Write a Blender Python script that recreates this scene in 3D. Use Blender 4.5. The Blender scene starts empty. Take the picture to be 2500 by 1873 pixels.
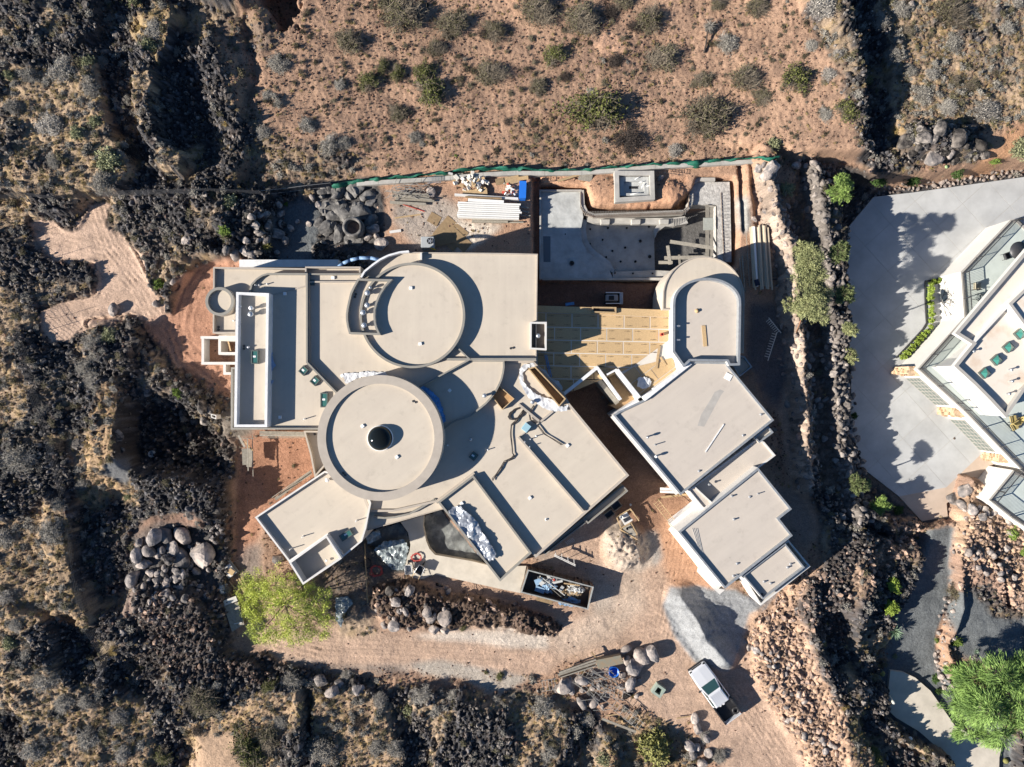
import bpy, bmesh, math, random
import numpy as np
from mathutils import Vector, Matrix, Euler
R = math.radians
rnd = random.Random(7)
S = bpy.context.scene
COL = S.collection
# ------------------------------------------------------------------ camera
CAMH, FPX, CU, CV = 65.0, 1664.0, 1250.0, 936.5      # drone height (m), focal length and centre in photo pixels
cam_d = bpy.data.cameras.new('camera')
cam_d.sensor_width = 36.0
cam_d.lens = 36.0 * FPX / 2500.0
cam_d.clip_start = 1.0
cam_d.clip_end = 1500.0
cam = bpy.data.objects.new('camera', cam_d)
cam.location = (0, 0, CAMH)
COL.objects.link(cam)
S.camera = cam
# ------------------------------------------------------------------ light
SUN_EL, SUN_AZ = 26.0, 17.0                           # shadows fall towards +x, turned 17 degrees to +y
world = bpy.data.worlds.new('World')
S.world = world
world.use_nodes = True
wn = world.node_tree.nodes
wl = world.node_tree.links
bg = wn['Background']
sky = wn.new('ShaderNodeTexSky')
sky.sky_type = 'NISHITA'
sky.sun_disc = False
sky.sun_elevation = R(SUN_EL)
sky.sun_rotation = R(270 - SUN_AZ)
sky.altitude = 900
sky.air_density = 1.0
sky.dust_density = 0.2
sky.ozone_density = 3.0
tint = wn.new('ShaderNodeMix'); tint.data_type = 'RGBA'; tint.blend_type = 'MULTIPLY'; tint.inputs[0].default_value = 1.0
tint.inputs[7].default_value = (0.74, 0.92, 1.06, 1)
wl.new(sky.outputs[0], tint.inputs[6]); wl.new(tint.outputs[2], bg.inputs[0])
bg.inputs[1].default_value = 0.05
sun_d = bpy.data.lights.new('sun', 'SUN')
sun_d.energy = 5.0
sun_d.angle = R(0.55)
sun_d.color = (1.0, 0.93, 0.83)
sun = bpy.data.objects.new('sun', sun_d)
ce = math.cos(R(SUN_EL))
sdir = Vector((-math.cos(R(SUN_AZ)) * ce, -math.sin(R(SUN_AZ)) * ce, math.sin(R(SUN_EL))))
sun.rotation_euler = sdir.to_track_quat('Z', 'Y').to_euler()
sun.location = sdir * 120
COL.objects.link(sun)
S.view_settings.view_transform = 'Standard'
S.view_settings.look = 'None'
S.view_settings.exposure = 1.07
S.view_settings.gamma = 1.0
S.render.engine = 'CYCLES'
S.cycles.max_bounces = 5
S.cycles.diffuse_bounces = 3
S.cycles.glossy_bounces = 2
S.cycles.transmission_bounces = 3
S.cycles.transparent_max_bounces = 6
try:
    S.cycles.use_denoising = True
except Exception:
    pass

# ------------------------------------------------------------------ helpers
def P(u, v, z=0.0):
    """world point seen at photo pixel (u, v) when it lies at height z"""
    k = (CAMH - z) / FPX
    return ((u - CU) * k, -(v - CV) * k, z)

def tag(o, label=None, cat=None, group=None, kind=None):
    if label: o['label'] = label
    if cat: o['category'] = cat
    if group: o['group'] = group
    if kind: o['kind'] = kind
    return o

def wloc(o):
    l = Vector((0, 0, 0))
    while o is not None:
        l += o.location
        o = o.parent
    return l

def thing(name, label, cat, loc=(0, 0, 0), group=None):
    o = bpy.data.objects.new(name, None)
    o.empty_display_size = 0.3
    o.location = loc
    COL.objects.link(o)
    return tag(o, label, cat, group)

class MB:
    """collects shapes and links them as one mesh object"""
    def __init__(s):
        s.v = []; s.f = []; s.sm = []
    def add(s, vs, fs, smooth=False):
        n = len(s.v)
        s.v += [tuple(p) for p in vs]
        s.f += [tuple(i + n for i in f) for f in fs]
        s.sm += [smooth] * len(fs)
        return s
    def box(s, c, size, rz=0.0, M=None):
        hx, hy, hz = size[0] / 2, size[1] / 2, size[2] / 2
        vs = [Vector((x, y, z)) for z in (-hz, hz) for x, y in ((-hx, -hy), (hx, -hy), (hx, hy), (-hx, hy))]
        m = M if M is not None else Matrix.Rotation(rz, 3, 'Z')
        c = Vector(c)
        vs = [m @ p + c for p in vs]
        return s.add(vs, [(3, 2, 1, 0), (4, 5, 6, 7), (0, 1, 5, 4), (1, 2, 6, 5), (2, 3, 7, 6), (3, 0, 4, 7)])
    def bar(s, a, b, w, h):
        """box from a to b, w wide, h high"""
        a = Vector(a); b = Vector(b); d = b - a
        if d.length < 1e-6: return s
        x = d.normalized()
        y = Vector((0, 0, 1)).cross(x)
        if y.length < 1e-4: y = Vector((0, 1, 0))
        y.normalize(); z = x.cross(y)
        M = Matrix((x, y, z)).transposed()
        return s.box((a + b) / 2, (d.length, w, h), M=M)
    def prism(s, pts, z0, z1, cap=True, bottom=False):
        """pts: xy list (any winding)"""
        pts = [(p[0], p[1]) for p in pts]
        if area2(pts) < 0: pts = pts[::-1]
        n = len(pts)
        vs = [(x, y, z0) for x, y in pts] + [(x, y, z1) for x, y in pts]
        fs = [(i, (i + 1) % n, (i + 1) % n + n, i + n) for i in range(n)]
        if cap: fs.append(tuple(range(n, 2 * n)))
        if bottom: fs.append(tuple(range(n - 1, -1, -1)))
        return s.add(vs, fs)
    def ring(s, out, inn, z0, z1, zi=None):
        """closed wall between two outlines with the same point count; z0 foot, z1 top, zi inner foot"""
        n = len(out); zi = z0 if zi is None else zi
        if area2([(p[0], p[1]) for p in out]) < 0: out = out[::-1]; inn = inn[::-1]
        vs = [(p[0], p[1], z0) for p in out] + [(p[0], p[1], z1) for p in out] + [(p[0], p[1], z1) for p in inn] + [(p[0], p[1], zi) for p in inn]
        fs = []
        for i in range(n):
            j = (i + 1) % n
            fs += [(i, j, j + n, i + n), (i + n, j + n, j + 2 * n, i + 2 * n), (i + 2 * n, j + 2 * n, j + 3 * n, i + 3 * n)]
        return s.add(vs, fs)
    def tube(s, pts, r, n=6, r1=None, cap=True):
        pts = [Vector(p) for p in pts]
        m = len(pts); vs = []; fs = []
        up = Vector((0.13, 0.21, 1)).normalized()
        for i, p in enumerate(pts):
            d = (pts[min(i + 1, m - 1)] - pts[max(i - 1, 0)])
            if d.length < 1e-9: d = Vector((0, 0, 1))
            d.normalize()
            a = d.cross(up)
            if a.length < 1e-3: a = d.cross(Vector((1, 0, 0)))
            a.normalize(); b = d.cross(a)
            rr = r if r1 is None else r + (r1 - r) * i / max(1, m - 1)
            for k in range(n):
                t = 2 * math.pi * k / n
                vs.append(p + (a * math.cos(t) + b * math.sin(t)) * rr)
        for i in range(m - 1):
            for k in range(n):
                fs.append((i * n + k, i * n + (k + 1) % n, (i + 1) * n + (k + 1) % n, (i + 1) * n + k))
        if cap and n > 2:
            fs.append(tuple(range(n - 1, -1, -1)))
            fs.append(tuple((m - 1) * n + k for k in range(n)))
        return s.add(vs, fs, smooth=n > 5)
    def cyl(s, c, r, h, n=20, r1=None):
        x, y, z = c
        return s.lathe((x, y), [(r, z), (r if r1 is None else r1, z + h)], n, caps=True)
    def lathe(s, c, prof, n=24, caps=False, smooth=True):
        vs = []; fs = []
        for r, z in prof:
            for k in range(n):
                t = 2 * math.pi * k / n
                vs.append((c[0] + r * math.cos(t), c[1] + r * math.sin(t), z))
        for i in range(len(prof) - 1):
            for k in range(n):
                fs.append((i * n + k, i * n + (k + 1) % n, (i + 1) * n + (k + 1) % n, (i + 1) * n + k))
        s.add(vs, fs, smooth=smooth)
        if caps:
            m = len(prof) - 1
            s.add([vs[m * n + k] for k in range(n)], [tuple(range(n))])
            s.add([vs[k] for k in range(n)], [tuple(range(n - 1, -1, -1))])
        return s
    def dome(s, c, r, h, n=20, m=6):
        prof = [(r * math.cos(math.pi / 2 * i / m) + 1e-4, c[2] + h * math.sin(math.pi / 2 * i / m)) for i in range(m + 1)]
        return s.lathe((c[0], c[1]), prof, n)
    def build(s, name, mat, parent=None, bev=0.0, link=True):
        me = bpy.data.meshes.new(name)
        off = wloc(parent) if parent is not None else Vector((0, 0, 0))
        me.from_pydata([(p[0] - off.x, p[1] - off.y, p[2] - off.z) for p in s.v], [], s.f)
        me.polygons.foreach_set('use_smooth', s.sm)
        me.materials.append(mat)
        me.validate()
        me.update()
        o = bpy.data.objects.new(name, me)
        if link: COL.objects.link(o)
        if parent is not None: o.parent = parent
        if bev > 0:
            b = o.modifiers.new('bevel', 'BEVEL'); b.width = bev; b.segments = 1; b.limit_method = 'ANGLE'
        return o

def recentre(o, loc=None):
    """move a top-level mesh's origin to its base centre"""
    me = o.data
    n = len(me.vertices); a = np.empty(n * 3, 'f'); me.vertices.foreach_get('co', a); a = a.reshape(-1, 3)
    c = np.array([(a[:, 0].min() + a[:, 0].max()) / 2, (a[:, 1].min() + a[:, 1].max()) / 2, a[:, 2].min()], 'f')
    me.vertices.foreach_set('co', (a - c).ravel()); me.update()
    o.location = Vector([float(q) for q in c]) + o.location
    return o

def area2(p):
    return sum(p[i][0] * p[(i + 1) % len(p)][1] - p[(i + 1) % len(p)][0] * p[i][1] for i in range(len(p)))

def inset(pts, d):
    """outline moved inwards by d"""
    pts = [Vector((p[0], p[1])) for p in pts]
    if area2(pts) < 0: pts = pts[::-1]
    n = len(pts); out = []
    for i in range(n):
        a, b, c = pts[i - 1], pts[i], pts[(i + 1) % n]
        e1 = (b - a).normalized(); e2 = (c - b).normalized()
        n1 = Vector((-e1.y, e1.x)); n2 = Vector((-e2.y, e2.x))
        m = n1 + n2
        if m.length < 1e-4: m = n1
        m.normalize()
        out.append(b + m * (d / max(0.35, m.dot(n1))))
    return [(p.x, p.y) for p in pts], [(p.x, p.y) for p in out]

def clip(poly, conv):
    """Sutherland-Hodgman: poly cut by a convex outline"""
    if area2(conv) < 0: conv = conv[::-1]
    out = list(poly)
    for i in range(len(conv)):
        a, b = conv[i], conv[(i + 1) % len(conv)]
        def side(p): return (b[0] - a[0]) * (p[1] - a[1]) - (b[1] - a[1]) * (p[0] - a[0])
        src = out; out = []
        for j in range(len(src)):
            p, q = src[j - 1], src[j]
            sp, sq = side(p), side(q)
            if (sp >= 0) != (sq >= 0):
                t = sp / (sp - sq)
                out.append((p[0] + (q[0] - p[0]) * t, p[1] + (q[1] - p[1]) * t))
            if sq >= 0: out.append(q)
        if not out: return []
    return out

def PX(poly, z):
    return [P(u, v, z)[:2] for u, v in poly]

def arc(cx, cy, r, a0, a1, n, ry=None):
    ry = r if ry is None else ry
    return [(cx + r * math.cos(R(a0 + (a1 - a0) * i / n)), cy - ry * math.sin(R(a0 + (a1 - a0) * i / n))) for i in range(n + 1)]

# ------------------------------------------------------------------ materials
def mat(name, col, rough=0.85, var=0.0, scale=2.0, col2=None, bump=0.0, bscale=20.0, metal=0.0, spec=0.3, detail=6.0, rnd_obj=0.0, lo=0.35, hi=0.65, emit=None, coord='Object'):
    m = bpy.data.materials.new(name)
    m.use_nodes = True
    nt = m.node_tree; N = nt.nodes; L = nt.links
    b = N['Principled BSDF']
    b.inputs['Roughness'].default_value = rough
    b.inputs['Metallic'].default_value = metal
    b.inputs['Specular IOR Level'].default_value = spec
    c4 = (*col, 1)
    geo = N.new('ShaderNodeNewGeometry')
    tc = N.new('ShaderNodeTexCoord')
    src = geo.outputs['Position'] if coord == 'World' else tc.outputs['Object']
    cur = None
    if col2 is not None or var > 0:
        no = N.new('ShaderNodeTexNoise'); no.inputs['Scale'].default_value = scale; no.inputs['Detail'].default_value = detail
        no.inputs['Roughness'].default_value = 0.62
        L.new(src, no.inputs['Vector'])
        mr = N.new('ShaderNodeMapRange'); mr.inputs[1].default_value = lo; mr.inputs[2].default_value = hi
        L.new(no.outputs[0], mr.inputs[0])
        mx = N.new('ShaderNodeMix'); mx.data_type = 'RGBA'
        L.new(mr.outputs[0], mx.inputs[0])
        mx.inputs[6].default_value = c4
        c2 = col2 if col2 is not None else tuple(max(0, c * (1 - var)) for c in col)
        mx.inputs[7].default_value = (*c2, 1)
        cur = mx.outputs[2]
        m['mix'] = 1
    if rnd_obj > 0:
        oi = N.new('ShaderNodeObjectInfo')
        mr2 = N.new('ShaderNodeMapRange'); mr2.inputs[3].default_value = 1 - rnd_obj; mr2.inputs[4].default_value = 1 + rnd_obj
        L.new(oi.outputs['Random'], mr2.inputs[0])
        mu = N.new('ShaderNodeMix'); mu.data_type = 'RGBA'; mu.blend_type = 'MULTIPLY'; mu.inputs[0].default_value = 1
        if cur is None: mu.inputs[6].default_value = c4
        else: L.new(cur, mu.inputs[6])
        L.new(mr2.outputs[0], mu.inputs[7])
        cur = mu.outputs[2]
    if cur is None: b.inputs['Base Color'].default_value = c4
    else: L.new(cur, b.inputs['Base Color'])
    if bump > 0:
        n2 = N.new('ShaderNodeTexNoise'); n2.inputs['Scale'].default_value = bscale; n2.inputs['Detail'].default_value = 5
        L.new(src, n2.inputs['Vector'])
        bp = N.new('ShaderNodeBump'); bp.inputs['Strength'].default_value = min(1.0, bump); bp.inputs['Distance'].default_value = 0.05
        L.new(n2.outputs[0], bp.inputs['Height']); L.new(bp.outputs[0], b.inputs['Normal'])
    m.diffuse_color = c4
    return m
# ------------------------------------------------------------------ noise
_rs = np.random.RandomState(11)
_perm = _rs.permutation(256); _perm = np.concatenate([_perm, _perm])
_g = _rs.uniform(-1, 1, (256, 2)); _g /= np.linalg.norm(_g, axis=1)[:, None]
def perlin(x, y):
    xi = np.floor(x).astype(int); yi = np.floor(y).astype(int)
    xf = x - xi; yf = y - yi; xi &= 255; yi &= 255
    u = xf * xf * xf * (xf * (xf * 6 - 15) + 10); v = yf * yf * yf * (yf * (yf * 6 - 15) + 10)
    def gr(ix, iy, dx, dy):
        g = _g[_perm[_perm[ix & 255] + (iy & 255)]]
        return g[..., 0] * dx + g[..., 1] * dy
    a = gr(xi, yi, xf, yf); b = gr(xi + 1, yi, xf - 1, yf)
    c = gr(xi, yi + 1, xf, yf - 1); d = gr(xi + 1, yi + 1, xf - 1, yf - 1)
    return (a + (b - a) * u) * (1 - v) + (c + (d - c) * u) * v
def fbm(x, y, o=5, g=0.5, l=2.03):
    r = np.zeros_like(x); a = 1.0; t = 0
    for i in range(o):
        r += a * perlin(x + 17.3 * i, y - 9.1 * i); t += a; a *= g; x = x * l; y = y * l
    return r / t * 1.6
def ridged(x, y, o=4, g=0.55):
    r = np.zeros_like(x); a = 1.0; t = 0
    for i in range(o):
        r += a * (1 - 2 * np.abs(perlin(x + 31.7 * i, y + 5.3 * i))); t += a; a *= g; x = x * 2.07; y = y * 2.07
    return r / t
def worley(x, y, seed=0):
    xi = np.floor(x).astype(int); yi = np.floor(y).astype(int)
    d1 = np.full(x.shape, 9.0); d2 = np.full(x.shape, 9.0); cid = np.zeros(x.shape)
    for i in (-1, 0, 1):
        for j in (-1, 0, 1):
            h = _perm[_perm[(xi + i + seed) & 255] + ((yi + j) & 255)]
            px = xi + i + (h * 0.6180339) % 1.0; py = yi + j + (h * 0.7548776) % 1.0
            d = np.hypot(x - px, y - py)
            nr = d < d1
            d2 = np.where(nr, d1, np.minimum(d2, d)); cid = np.where(nr, h / 255.0, cid); d1 = np.where(nr, d, d1)
    return d1, d2, cid
# ------------------------------------------------------------------ plan of the site, drawn in photo pixels
ST = 2.5; U0, V0 = -220.0, -220.0; NU, NV = 1180, 930
_uu, _vv = np.meshgrid(U0 + ST * np.arange(NU), V0 + ST * np.arange(NV))
def blur(m, px):
    k = max(1, int(round(px / ST / 1.7)))
    for _ in range(2):
        for ax in (0, 1):
            c = np.cumsum(np.pad(m, [(k + 1, k) if a == ax else (0, 0) for a in (0, 1)], mode='edge'), axis=ax)
            n = m.shape[ax]
            m = (np.take(c, range(2 * k + 1, 2 * k + 1 + n), axis=ax) - np.take(c, range(0, n), axis=ax)) / (2 * k + 1)
    return m
def mask(poly, b=6):
    us = [p[0] for p in poly]; vs = [p[1] for p in poly]
    m = np.zeros((NV, NU))
    i0 = max(0, int((min(vs) - V0) / ST)); i1 = min(NV, int((max(vs) - V0) / ST) + 2)
    j0 = max(0, int((min(us) - U0) / ST)); j1 = min(NU, int((max(us) - U0) / ST) + 2)
    if i1 <= i0 or j1 <= j0: return m
    X = _uu[i0:i1, j0:j1]; Y = _vv[i0:i1, j0:j1]; ins = np.zeros(X.shape, bool)
    for k in range(len(poly)):
        (x1, y1), (x2, y2) = poly[k - 1], poly[k]
        if y1 == y2: continue
        ins ^= ((y1 > Y) != (y2 > Y)) & (X < (x2 - x1) * (Y - y1) / (y2 - y1) + x1)
    m[i0:i1, j0:j1] = ins
    return blur(m, b) if b > 0 else m
def ell(cu, cv, a, b=None, ang=0, f=1.0):
    """smooth bump, 1 in the middle"""
    b = a if b is None else b
    c, s = math.cos(R(ang)), math.sin(R(ang))
    x = (_uu - cu) * c + (_vv - cv) * s; y = -(_uu - cu) * s + (_vv - cv) * c
    return np.clip(1 - (x / a) ** 2 - (y / b) ** 2, 0, 1) ** f
def pline(pts, w):
    """distance bump along a line, 1 on the line, 0 at w pixels"""
    d = np.full((NV, NU), 1e9)
    for (x1, y1), (x2, y2) in zip(pts[:-1], pts[1:]):
        dx, dy = x2 - x1, y2 - y1
        t = np.clip(((_uu - x1) * dx + (_vv - y1) * dy) / (dx * dx + dy * dy), 0, 1)
        d = np.minimum(d, np.hypot(_uu - x1 - t * dx, _vv - y1 - t * dy))
    return np.clip(1 - d / w, 0, 1)
C = np.zeros((NV, NU, 3)); C[:] = (0.35, 0.225, 0.155)       # reddish hillside soil
LAVA = np.zeros((NV, NU)); SCRUB = np.zeros((NV, NU)); SMOOTH = np.zeros((NV, NU)); RUB = np.zeros((NV, NU))
PEB = np.ones((NV, NU)) * 0.8
H = np.zeros((NV, NU))
def paint(m, col=None, lava=None, scrub=None, smooth=None, rub=None, peb=None):
    global C, LAVA, SCRUB, SMOOTH, RUB, PEB
    if col is not None: C = C * (1 - m[..., None]) + np.array(col) * m[..., None]
    LAVA = LAVA * (1 - m) + (lava or 0) * m
    SCRUB = SCRUB * (1 - m) + (scrub or 0) * m
    SMOOTH = SMOOTH * (1 - m) + (smooth or 0) * m
    RUB = RUB * (1 - m) + (rub or 0) * m
    PEB = PEB * (1 - m) + (peb or 0) * m
LAVC = (0.033, 0.032, 0.034); TAN = (0.49, 0.35, 0.265); RED = (0.36, 0.2, 0.135); DUN = (0.36, 0.265, 0.18)
GRV = (0.135, 0.145, 0.15); YEL = (0.40, 0.28, 0.12); PALE = (0.46, 0.40, 0.34)
def lavaz(poly, b=10, amt=1.0): paint(mask(poly, b), LAVC, lava=amt)
def scrubz(poly, b=14, col=DUN, s=1.0): paint(mask(poly, b) , col, scrub=s, peb=0.7, lava=0.12)
# lava fields
lavaz([(-300, -300), (560, -300), (575, 40), (530, 70), (520, 150), (560, 220), (600, 280), (640, 340), (600, 395), (560, 430), (700, 455), (780, 440), (800, 470), (940, 560), (940, 700),
       (560, 650), (480, 620), (430, 660), (380, 720), (420, 800), (440, 880), (520, 930), (560, 960), (560, 1100), (575, 1180), (570, 1300), (560, 1480), (640, 1600), (760, 1640), (1000, 1680),
       (1300, 1690), (1370, 1740), (1520, 1760), (1600, 1900), (1700, 2100), (-300, 2100)])
lavaz([(2120, -300), (2200, 60), (2190, 130), (2190, 330), (2240, 420), (2140, 440), (2100, 400), (2090, 300), (2060, 220), (2010, 100), (1975, 30), (1960, -300)], 14, 0.9)
lavaz([(1960, 390), (2060, 400), (2060, 900), (2120, 1200), (2200, 1330), (2260, 1330), (2250, 1420), (2210, 1500), (2150, 1640), (2200, 1760), (2330, 1850), (2400, 2100), (2160, 2100), (2090, 1873), (2060, 1760),
       (1970, 1600), (1960, 1480), (2010, 1400), (1990, 1250), (1965, 1200), (1990, 1100), (1990, 900), (1960, 700)], 10)
lavaz([(2190, 320), (2230, 285), (2300, 290), (2340, 305), (2400, 330), (2420, 370), (2400, 400), (2300, 400), (2200, 400), (2130, 400)], 8, 0.8)
lavaz([(2340, 1190), (2500, 1170), (2800, 1170), (2800, 2100), (2440, 2100), (2470, 1830), (2500, 1600), (2420, 1620), (2370, 1580), (2330, 1430), (2335, 1330)], 10, 0.7)
# grassy islands within the lava
scrubz([(15, 170), (70, 185), (110, 160), (170, 150), (250, 140), (262, 230), (270, 290), (245, 345), (330, 345), (345, 420), (260, 470), (120, 470), (-40, 450), (-40, 420), (60, 330), (15, 270)])
scrubz([(325, 45), (380, 10), (420, 30), (420, 130), (395, 170), (335, 130), (325, 80)], 10, (0.33, 0.24, 0.13))
scrubz([(-60, 480), (60, 490), (55, 520), (40, 560), (-60, 560)])
scrubz([(-60, 640), (20, 660), (40, 800), (60, 900), (70, 960), (60, 1010), (-60, 1060)], 14)
scrubz([(225, 950), (300, 935), (300, 1000), (310, 1090), (250, 1130), (240, 1160), (320, 1180), (340, 1230), (280, 1230), (220, 1260), (180, 1210), (190, 1130), (220, 1050)], 12, (0.37, 0.25, 0.15))
scrubz([(-60, 1270), (60, 1260), (100, 1210), (165, 1230), (180, 1330), (190, 1440), (230, 1530), (200, 1540), (130, 1520), (-60, 1600)], 14, (0.32, 0.23, 0.15))
scrubz([(-60, 1620), (60, 1640), (170, 1680), (110, 1760), (40, 1740), (-60, 1730)], 14)
scrubz([(60, 1800), (180, 1740), (240, 1720), (330, 1700), (380, 1760), (390, 1840), (330, 1950), (20, 1950)], 14, (0.33, 0.235, 0.155))
scrubz([(470, 1770), (530, 1740), (640, 1690), (720, 1680), (720, 1760), (690, 1800), (700, 1950), (440, 1950)], 12, (0.40, 0.28, 0.18))
scrubz([(760, 1690), (800, 1670), (870, 1700), (930, 1700), (960, 1750), (970, 1830), (985, 1950), (760, 1950), (790, 1830), (790, 1750)], 12, (0.34, 0.24, 0.16))
scrubz([(1030, 1700), (1075, 1720), (1070, 1800), (1060, 1950), (1030, 1950), (1050, 1800)], 10)
scrubz([(1250, 1730), (1340, 1700), (1400, 1690), (1390, 1760), (1360, 1850), (1370, 1950), (1240, 1950), (1250, 1820)], 12, (0.36, 0.26, 0.17))
scrubz([(1480, 1760), (1560, 1740), (1640, 1760), (1690, 1800), (1700, 1950), (1480, 1950)], 12, (0.32, 0.225, 0.14))
# transition at the edge of the red hillside
paint(mask([(600, 300), (700, 350), (860, 370), (930, 400), (830, 450), (690, 450), (600, 430)], 22) * 0.75, (0.2, 0.155, 0.12), scrub=0.6, lava=0.35, peb=1)
paint(mask([(540, 40), (640, 60), (700, 90), (640, 130), (560, 120)], 12) * 0.8, (0.13, 0.1, 0.085), scrub=0.3, lava=0.5, peb=1)
paint(mask([(1260, 230), (1420, 300), (1400, 400), (1240, 400)], 25) * 0.5, (0.2, 0.13, 0.09), scrub=0.5, peb=1)
paint(mask([(1370, 60), (1560, 70), (1620, 140), (1540, 230), (1420, 220)], 25) * 0.5, (0.2, 0.13, 0.1), scrub=0.4, peb=1)
paint(mask([(1455, 75), (1530, 78), (1528, 150), (1450, 130)], 8), (0.5, 0.31, 0.21), scrub=0.1, peb=0.3)
paint(mask([(1216, -40), (1300, -40), (1275, 40), (1240, 40)], 10), (0.48, 0.3, 0.2), peb=0.3)
scrubz([(2140, -60), (2700, -60), (2700, 300), (2480, 300), (2430, 320), (2340, 300), (2220, 290), (2190, 340), (2175, 300), (2160, 150)], 10, (0.33, 0.24, 0.165))
paint(mask([(2360, 110), (2480, 140), (2520, 200), (2420, 210), (2350, 150)], 15) * 0.7, (0.1, 0.09, 0.085), lava=0.4, scrub=0.5, peb=1)
paint(mask([(2400, -40), (2440, -40), (2420, 110), (2370, 110)], 10) * 0.7, (0.11, 0.1, 0.09), lava=0.4, scrub=0.5, peb=1)
paint(mask([(2430, 340), (2500, 300), (2700, 290), (2700, 370), (2470, 375), (2410, 430), (2360, 430)], 8), (0.42, 0.24, 0.14), smooth=0.6, peb=0.3)
# bare pads and tracks
paint(mask([(68, 545), (100, 534), (148, 546), (166, 566), (190, 562), (208, 520), (212, 492), (250, 502), (258, 535), (262, 552), (298, 588), (352, 620), (360, 652), (372, 700), (388, 728), (410, 750),
            (430, 700), (455, 660), (480, 632), (545, 628), (600, 640), (600, 700), (575, 760), (575, 960), (500, 925), (470, 900), (430, 900), (415, 860), (380, 820), (350, 780), (300, 770), (262, 785), (200, 800), (165, 835), (120, 838), (98, 800), (100, 760), (152, 735), (215, 722),
            (232, 700), (235, 660), (205, 636), (160, 640), (130, 645), (90, 590)], 5), TAN, smooth=1, peb=0.08)
paint(mask([(400, 780), (430, 700), (455, 660), (480, 632), (545, 628), (640, 640), (640, 700), (575, 760), (575, 980), (500, 925), (440, 900), (400, 850), (330, 790)], 16), (0.41, 0.225, 0.15), smooth=0.9, peb=0.12)
paint(mask([(140, 640), (165, 634), (205, 636), (232, 665), (235, 705), (212, 722), (160, 730), (140, 690)], 4), LAVC, lava=0.9)
paint(mask([(560, 1190), (590, 1060), (600, 1040), (780, 1040), (800, 1200), (640, 1280), (640, 1420), (800, 1430), (900, 1330), (1000, 1300), (1340, 1400), (1460, 1380), (1440, 1500), (1370, 1530), (1340, 1560), (1260, 1580),
            (1000, 1560), (900, 1530), (830, 1540), (700, 1590), (600, 1600), (560, 1590), (570, 1500), (590, 1400), (570, 1300)], 8), (0.37, 0.25, 0.18), smooth=0.9, peb=0.2)
paint(mask([(580, 1180), (600, 1050), (780, 1050), (790, 1180), (650, 1260), (590, 1420), (570, 1360)], 14), (0.34, 0.18, 0.115), smooth=0.8, peb=0.3)
paint(mask([(600, 1490), (650, 1530), (900, 1540), (1150, 1560), (1340, 1545), (1460, 1490), (1450, 1370), (1330, 1380), (1240, 1300), (1400, 1150), (1300, 960), (1380, 900), (1560, 980), (1680, 1300), (1830, 1470), (1960, 1370), (1925, 1150), (1880, 900),
            (1960, 1000), (1965, 1200), (2000, 1290), (1900, 1440), (1810, 1560), (1830, 1640), (1900, 1740), (1980, 1860), (2050, 2050), (1790, 2050), (1760, 1873), (1690, 1760), (1640, 1770), (1560, 1720), (1500, 1660), (1400, 1600), (1330, 1650), (1250, 1650), (1080, 1640), (900, 1630), (740, 1620), (680, 1610), (600, 1550)], 7),
      (0.435, 0.305, 0.225), smooth=1, peb=0.12)
paint(mask([(1300, 940), (1380, 900), (1560, 980), (1680, 1220), (1640, 1290), (1560, 1350), (1500, 1260), (1380, 980)], 18), (0.25, 0.145, 0.095), smooth=0.9, peb=0.15)  # soil colour lowered here to deepen the shade between the wings
paint(mask([(1620, 1230), (1700, 1230), (1680, 1300), (1760, 1450), (1640, 1440), (1600, 1330)], 18), (0.42, 0.245, 0.155), smooth=0.9, peb=0.15)
paint(mask([(1430, 1380), (1560, 1390), (1580, 1480), (1500, 1560), (1380, 1600), (1310, 1560), (1440, 1500)], 25) * 0.8, (0.47, 0.37, 0.29), smooth=1, peb=0.1)
paint(mask([(1572, 1300), (1605, 1300), (1618, 1360), (1600, 1385), (1578, 1370)], 10) * 0.8, (0.24, 0.24, 0.23), smooth=1)
paint(mask([(1100, 1540), (1340, 1545), (1340, 1585), (1240, 1580), (1100, 1562), (1000, 1556)], 9) * 0.8, (0.62, 0.55, 0.47), smooth=1, peb=0.3)
paint(mask([(1000, 1620), (1080, 1610), (1250, 1645), (1300, 1660), (1220, 1700), (1130, 1660), (1030, 1650)], 10) * 0.9, (0.40, 0.36, 0.31), smooth=0.7, peb=0.5)
paint(mask([(700, 1605), (830, 1625), (1000, 1622), (1010, 1650), (850, 1640), (700, 1625)], 8) * 0.7, (0.22, 0.2, 0.18), smooth=0.5, peb=0.6)
paint(mask([(570, 1380), (600, 1330), (640, 1330), (640, 1400), (590, 1420)], 12) * 0.8, (0.2, 0.17, 0.15), smooth=0.8)
paint(mask([(1618, 1480), (1635, 1435), (1700, 1430), (1750, 1440), (1800, 1440), (1860, 1470), (1900, 1440), (1880, 1470), (1830, 1500), (1815, 1560), (1800, 1600), (1780, 1640), (1700, 1620), (1690, 1610), (1650, 1560)], 6), (0.265, 0.27, 0.275), smooth=1)
paint(mask([(1880, 1180), (1960, 1200), (2000, 1290), (1900, 1440), (1850, 1490), (1900, 1340)], 14) * 0.8, (0.26, 0.2, 0.165), smooth=1)
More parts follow.
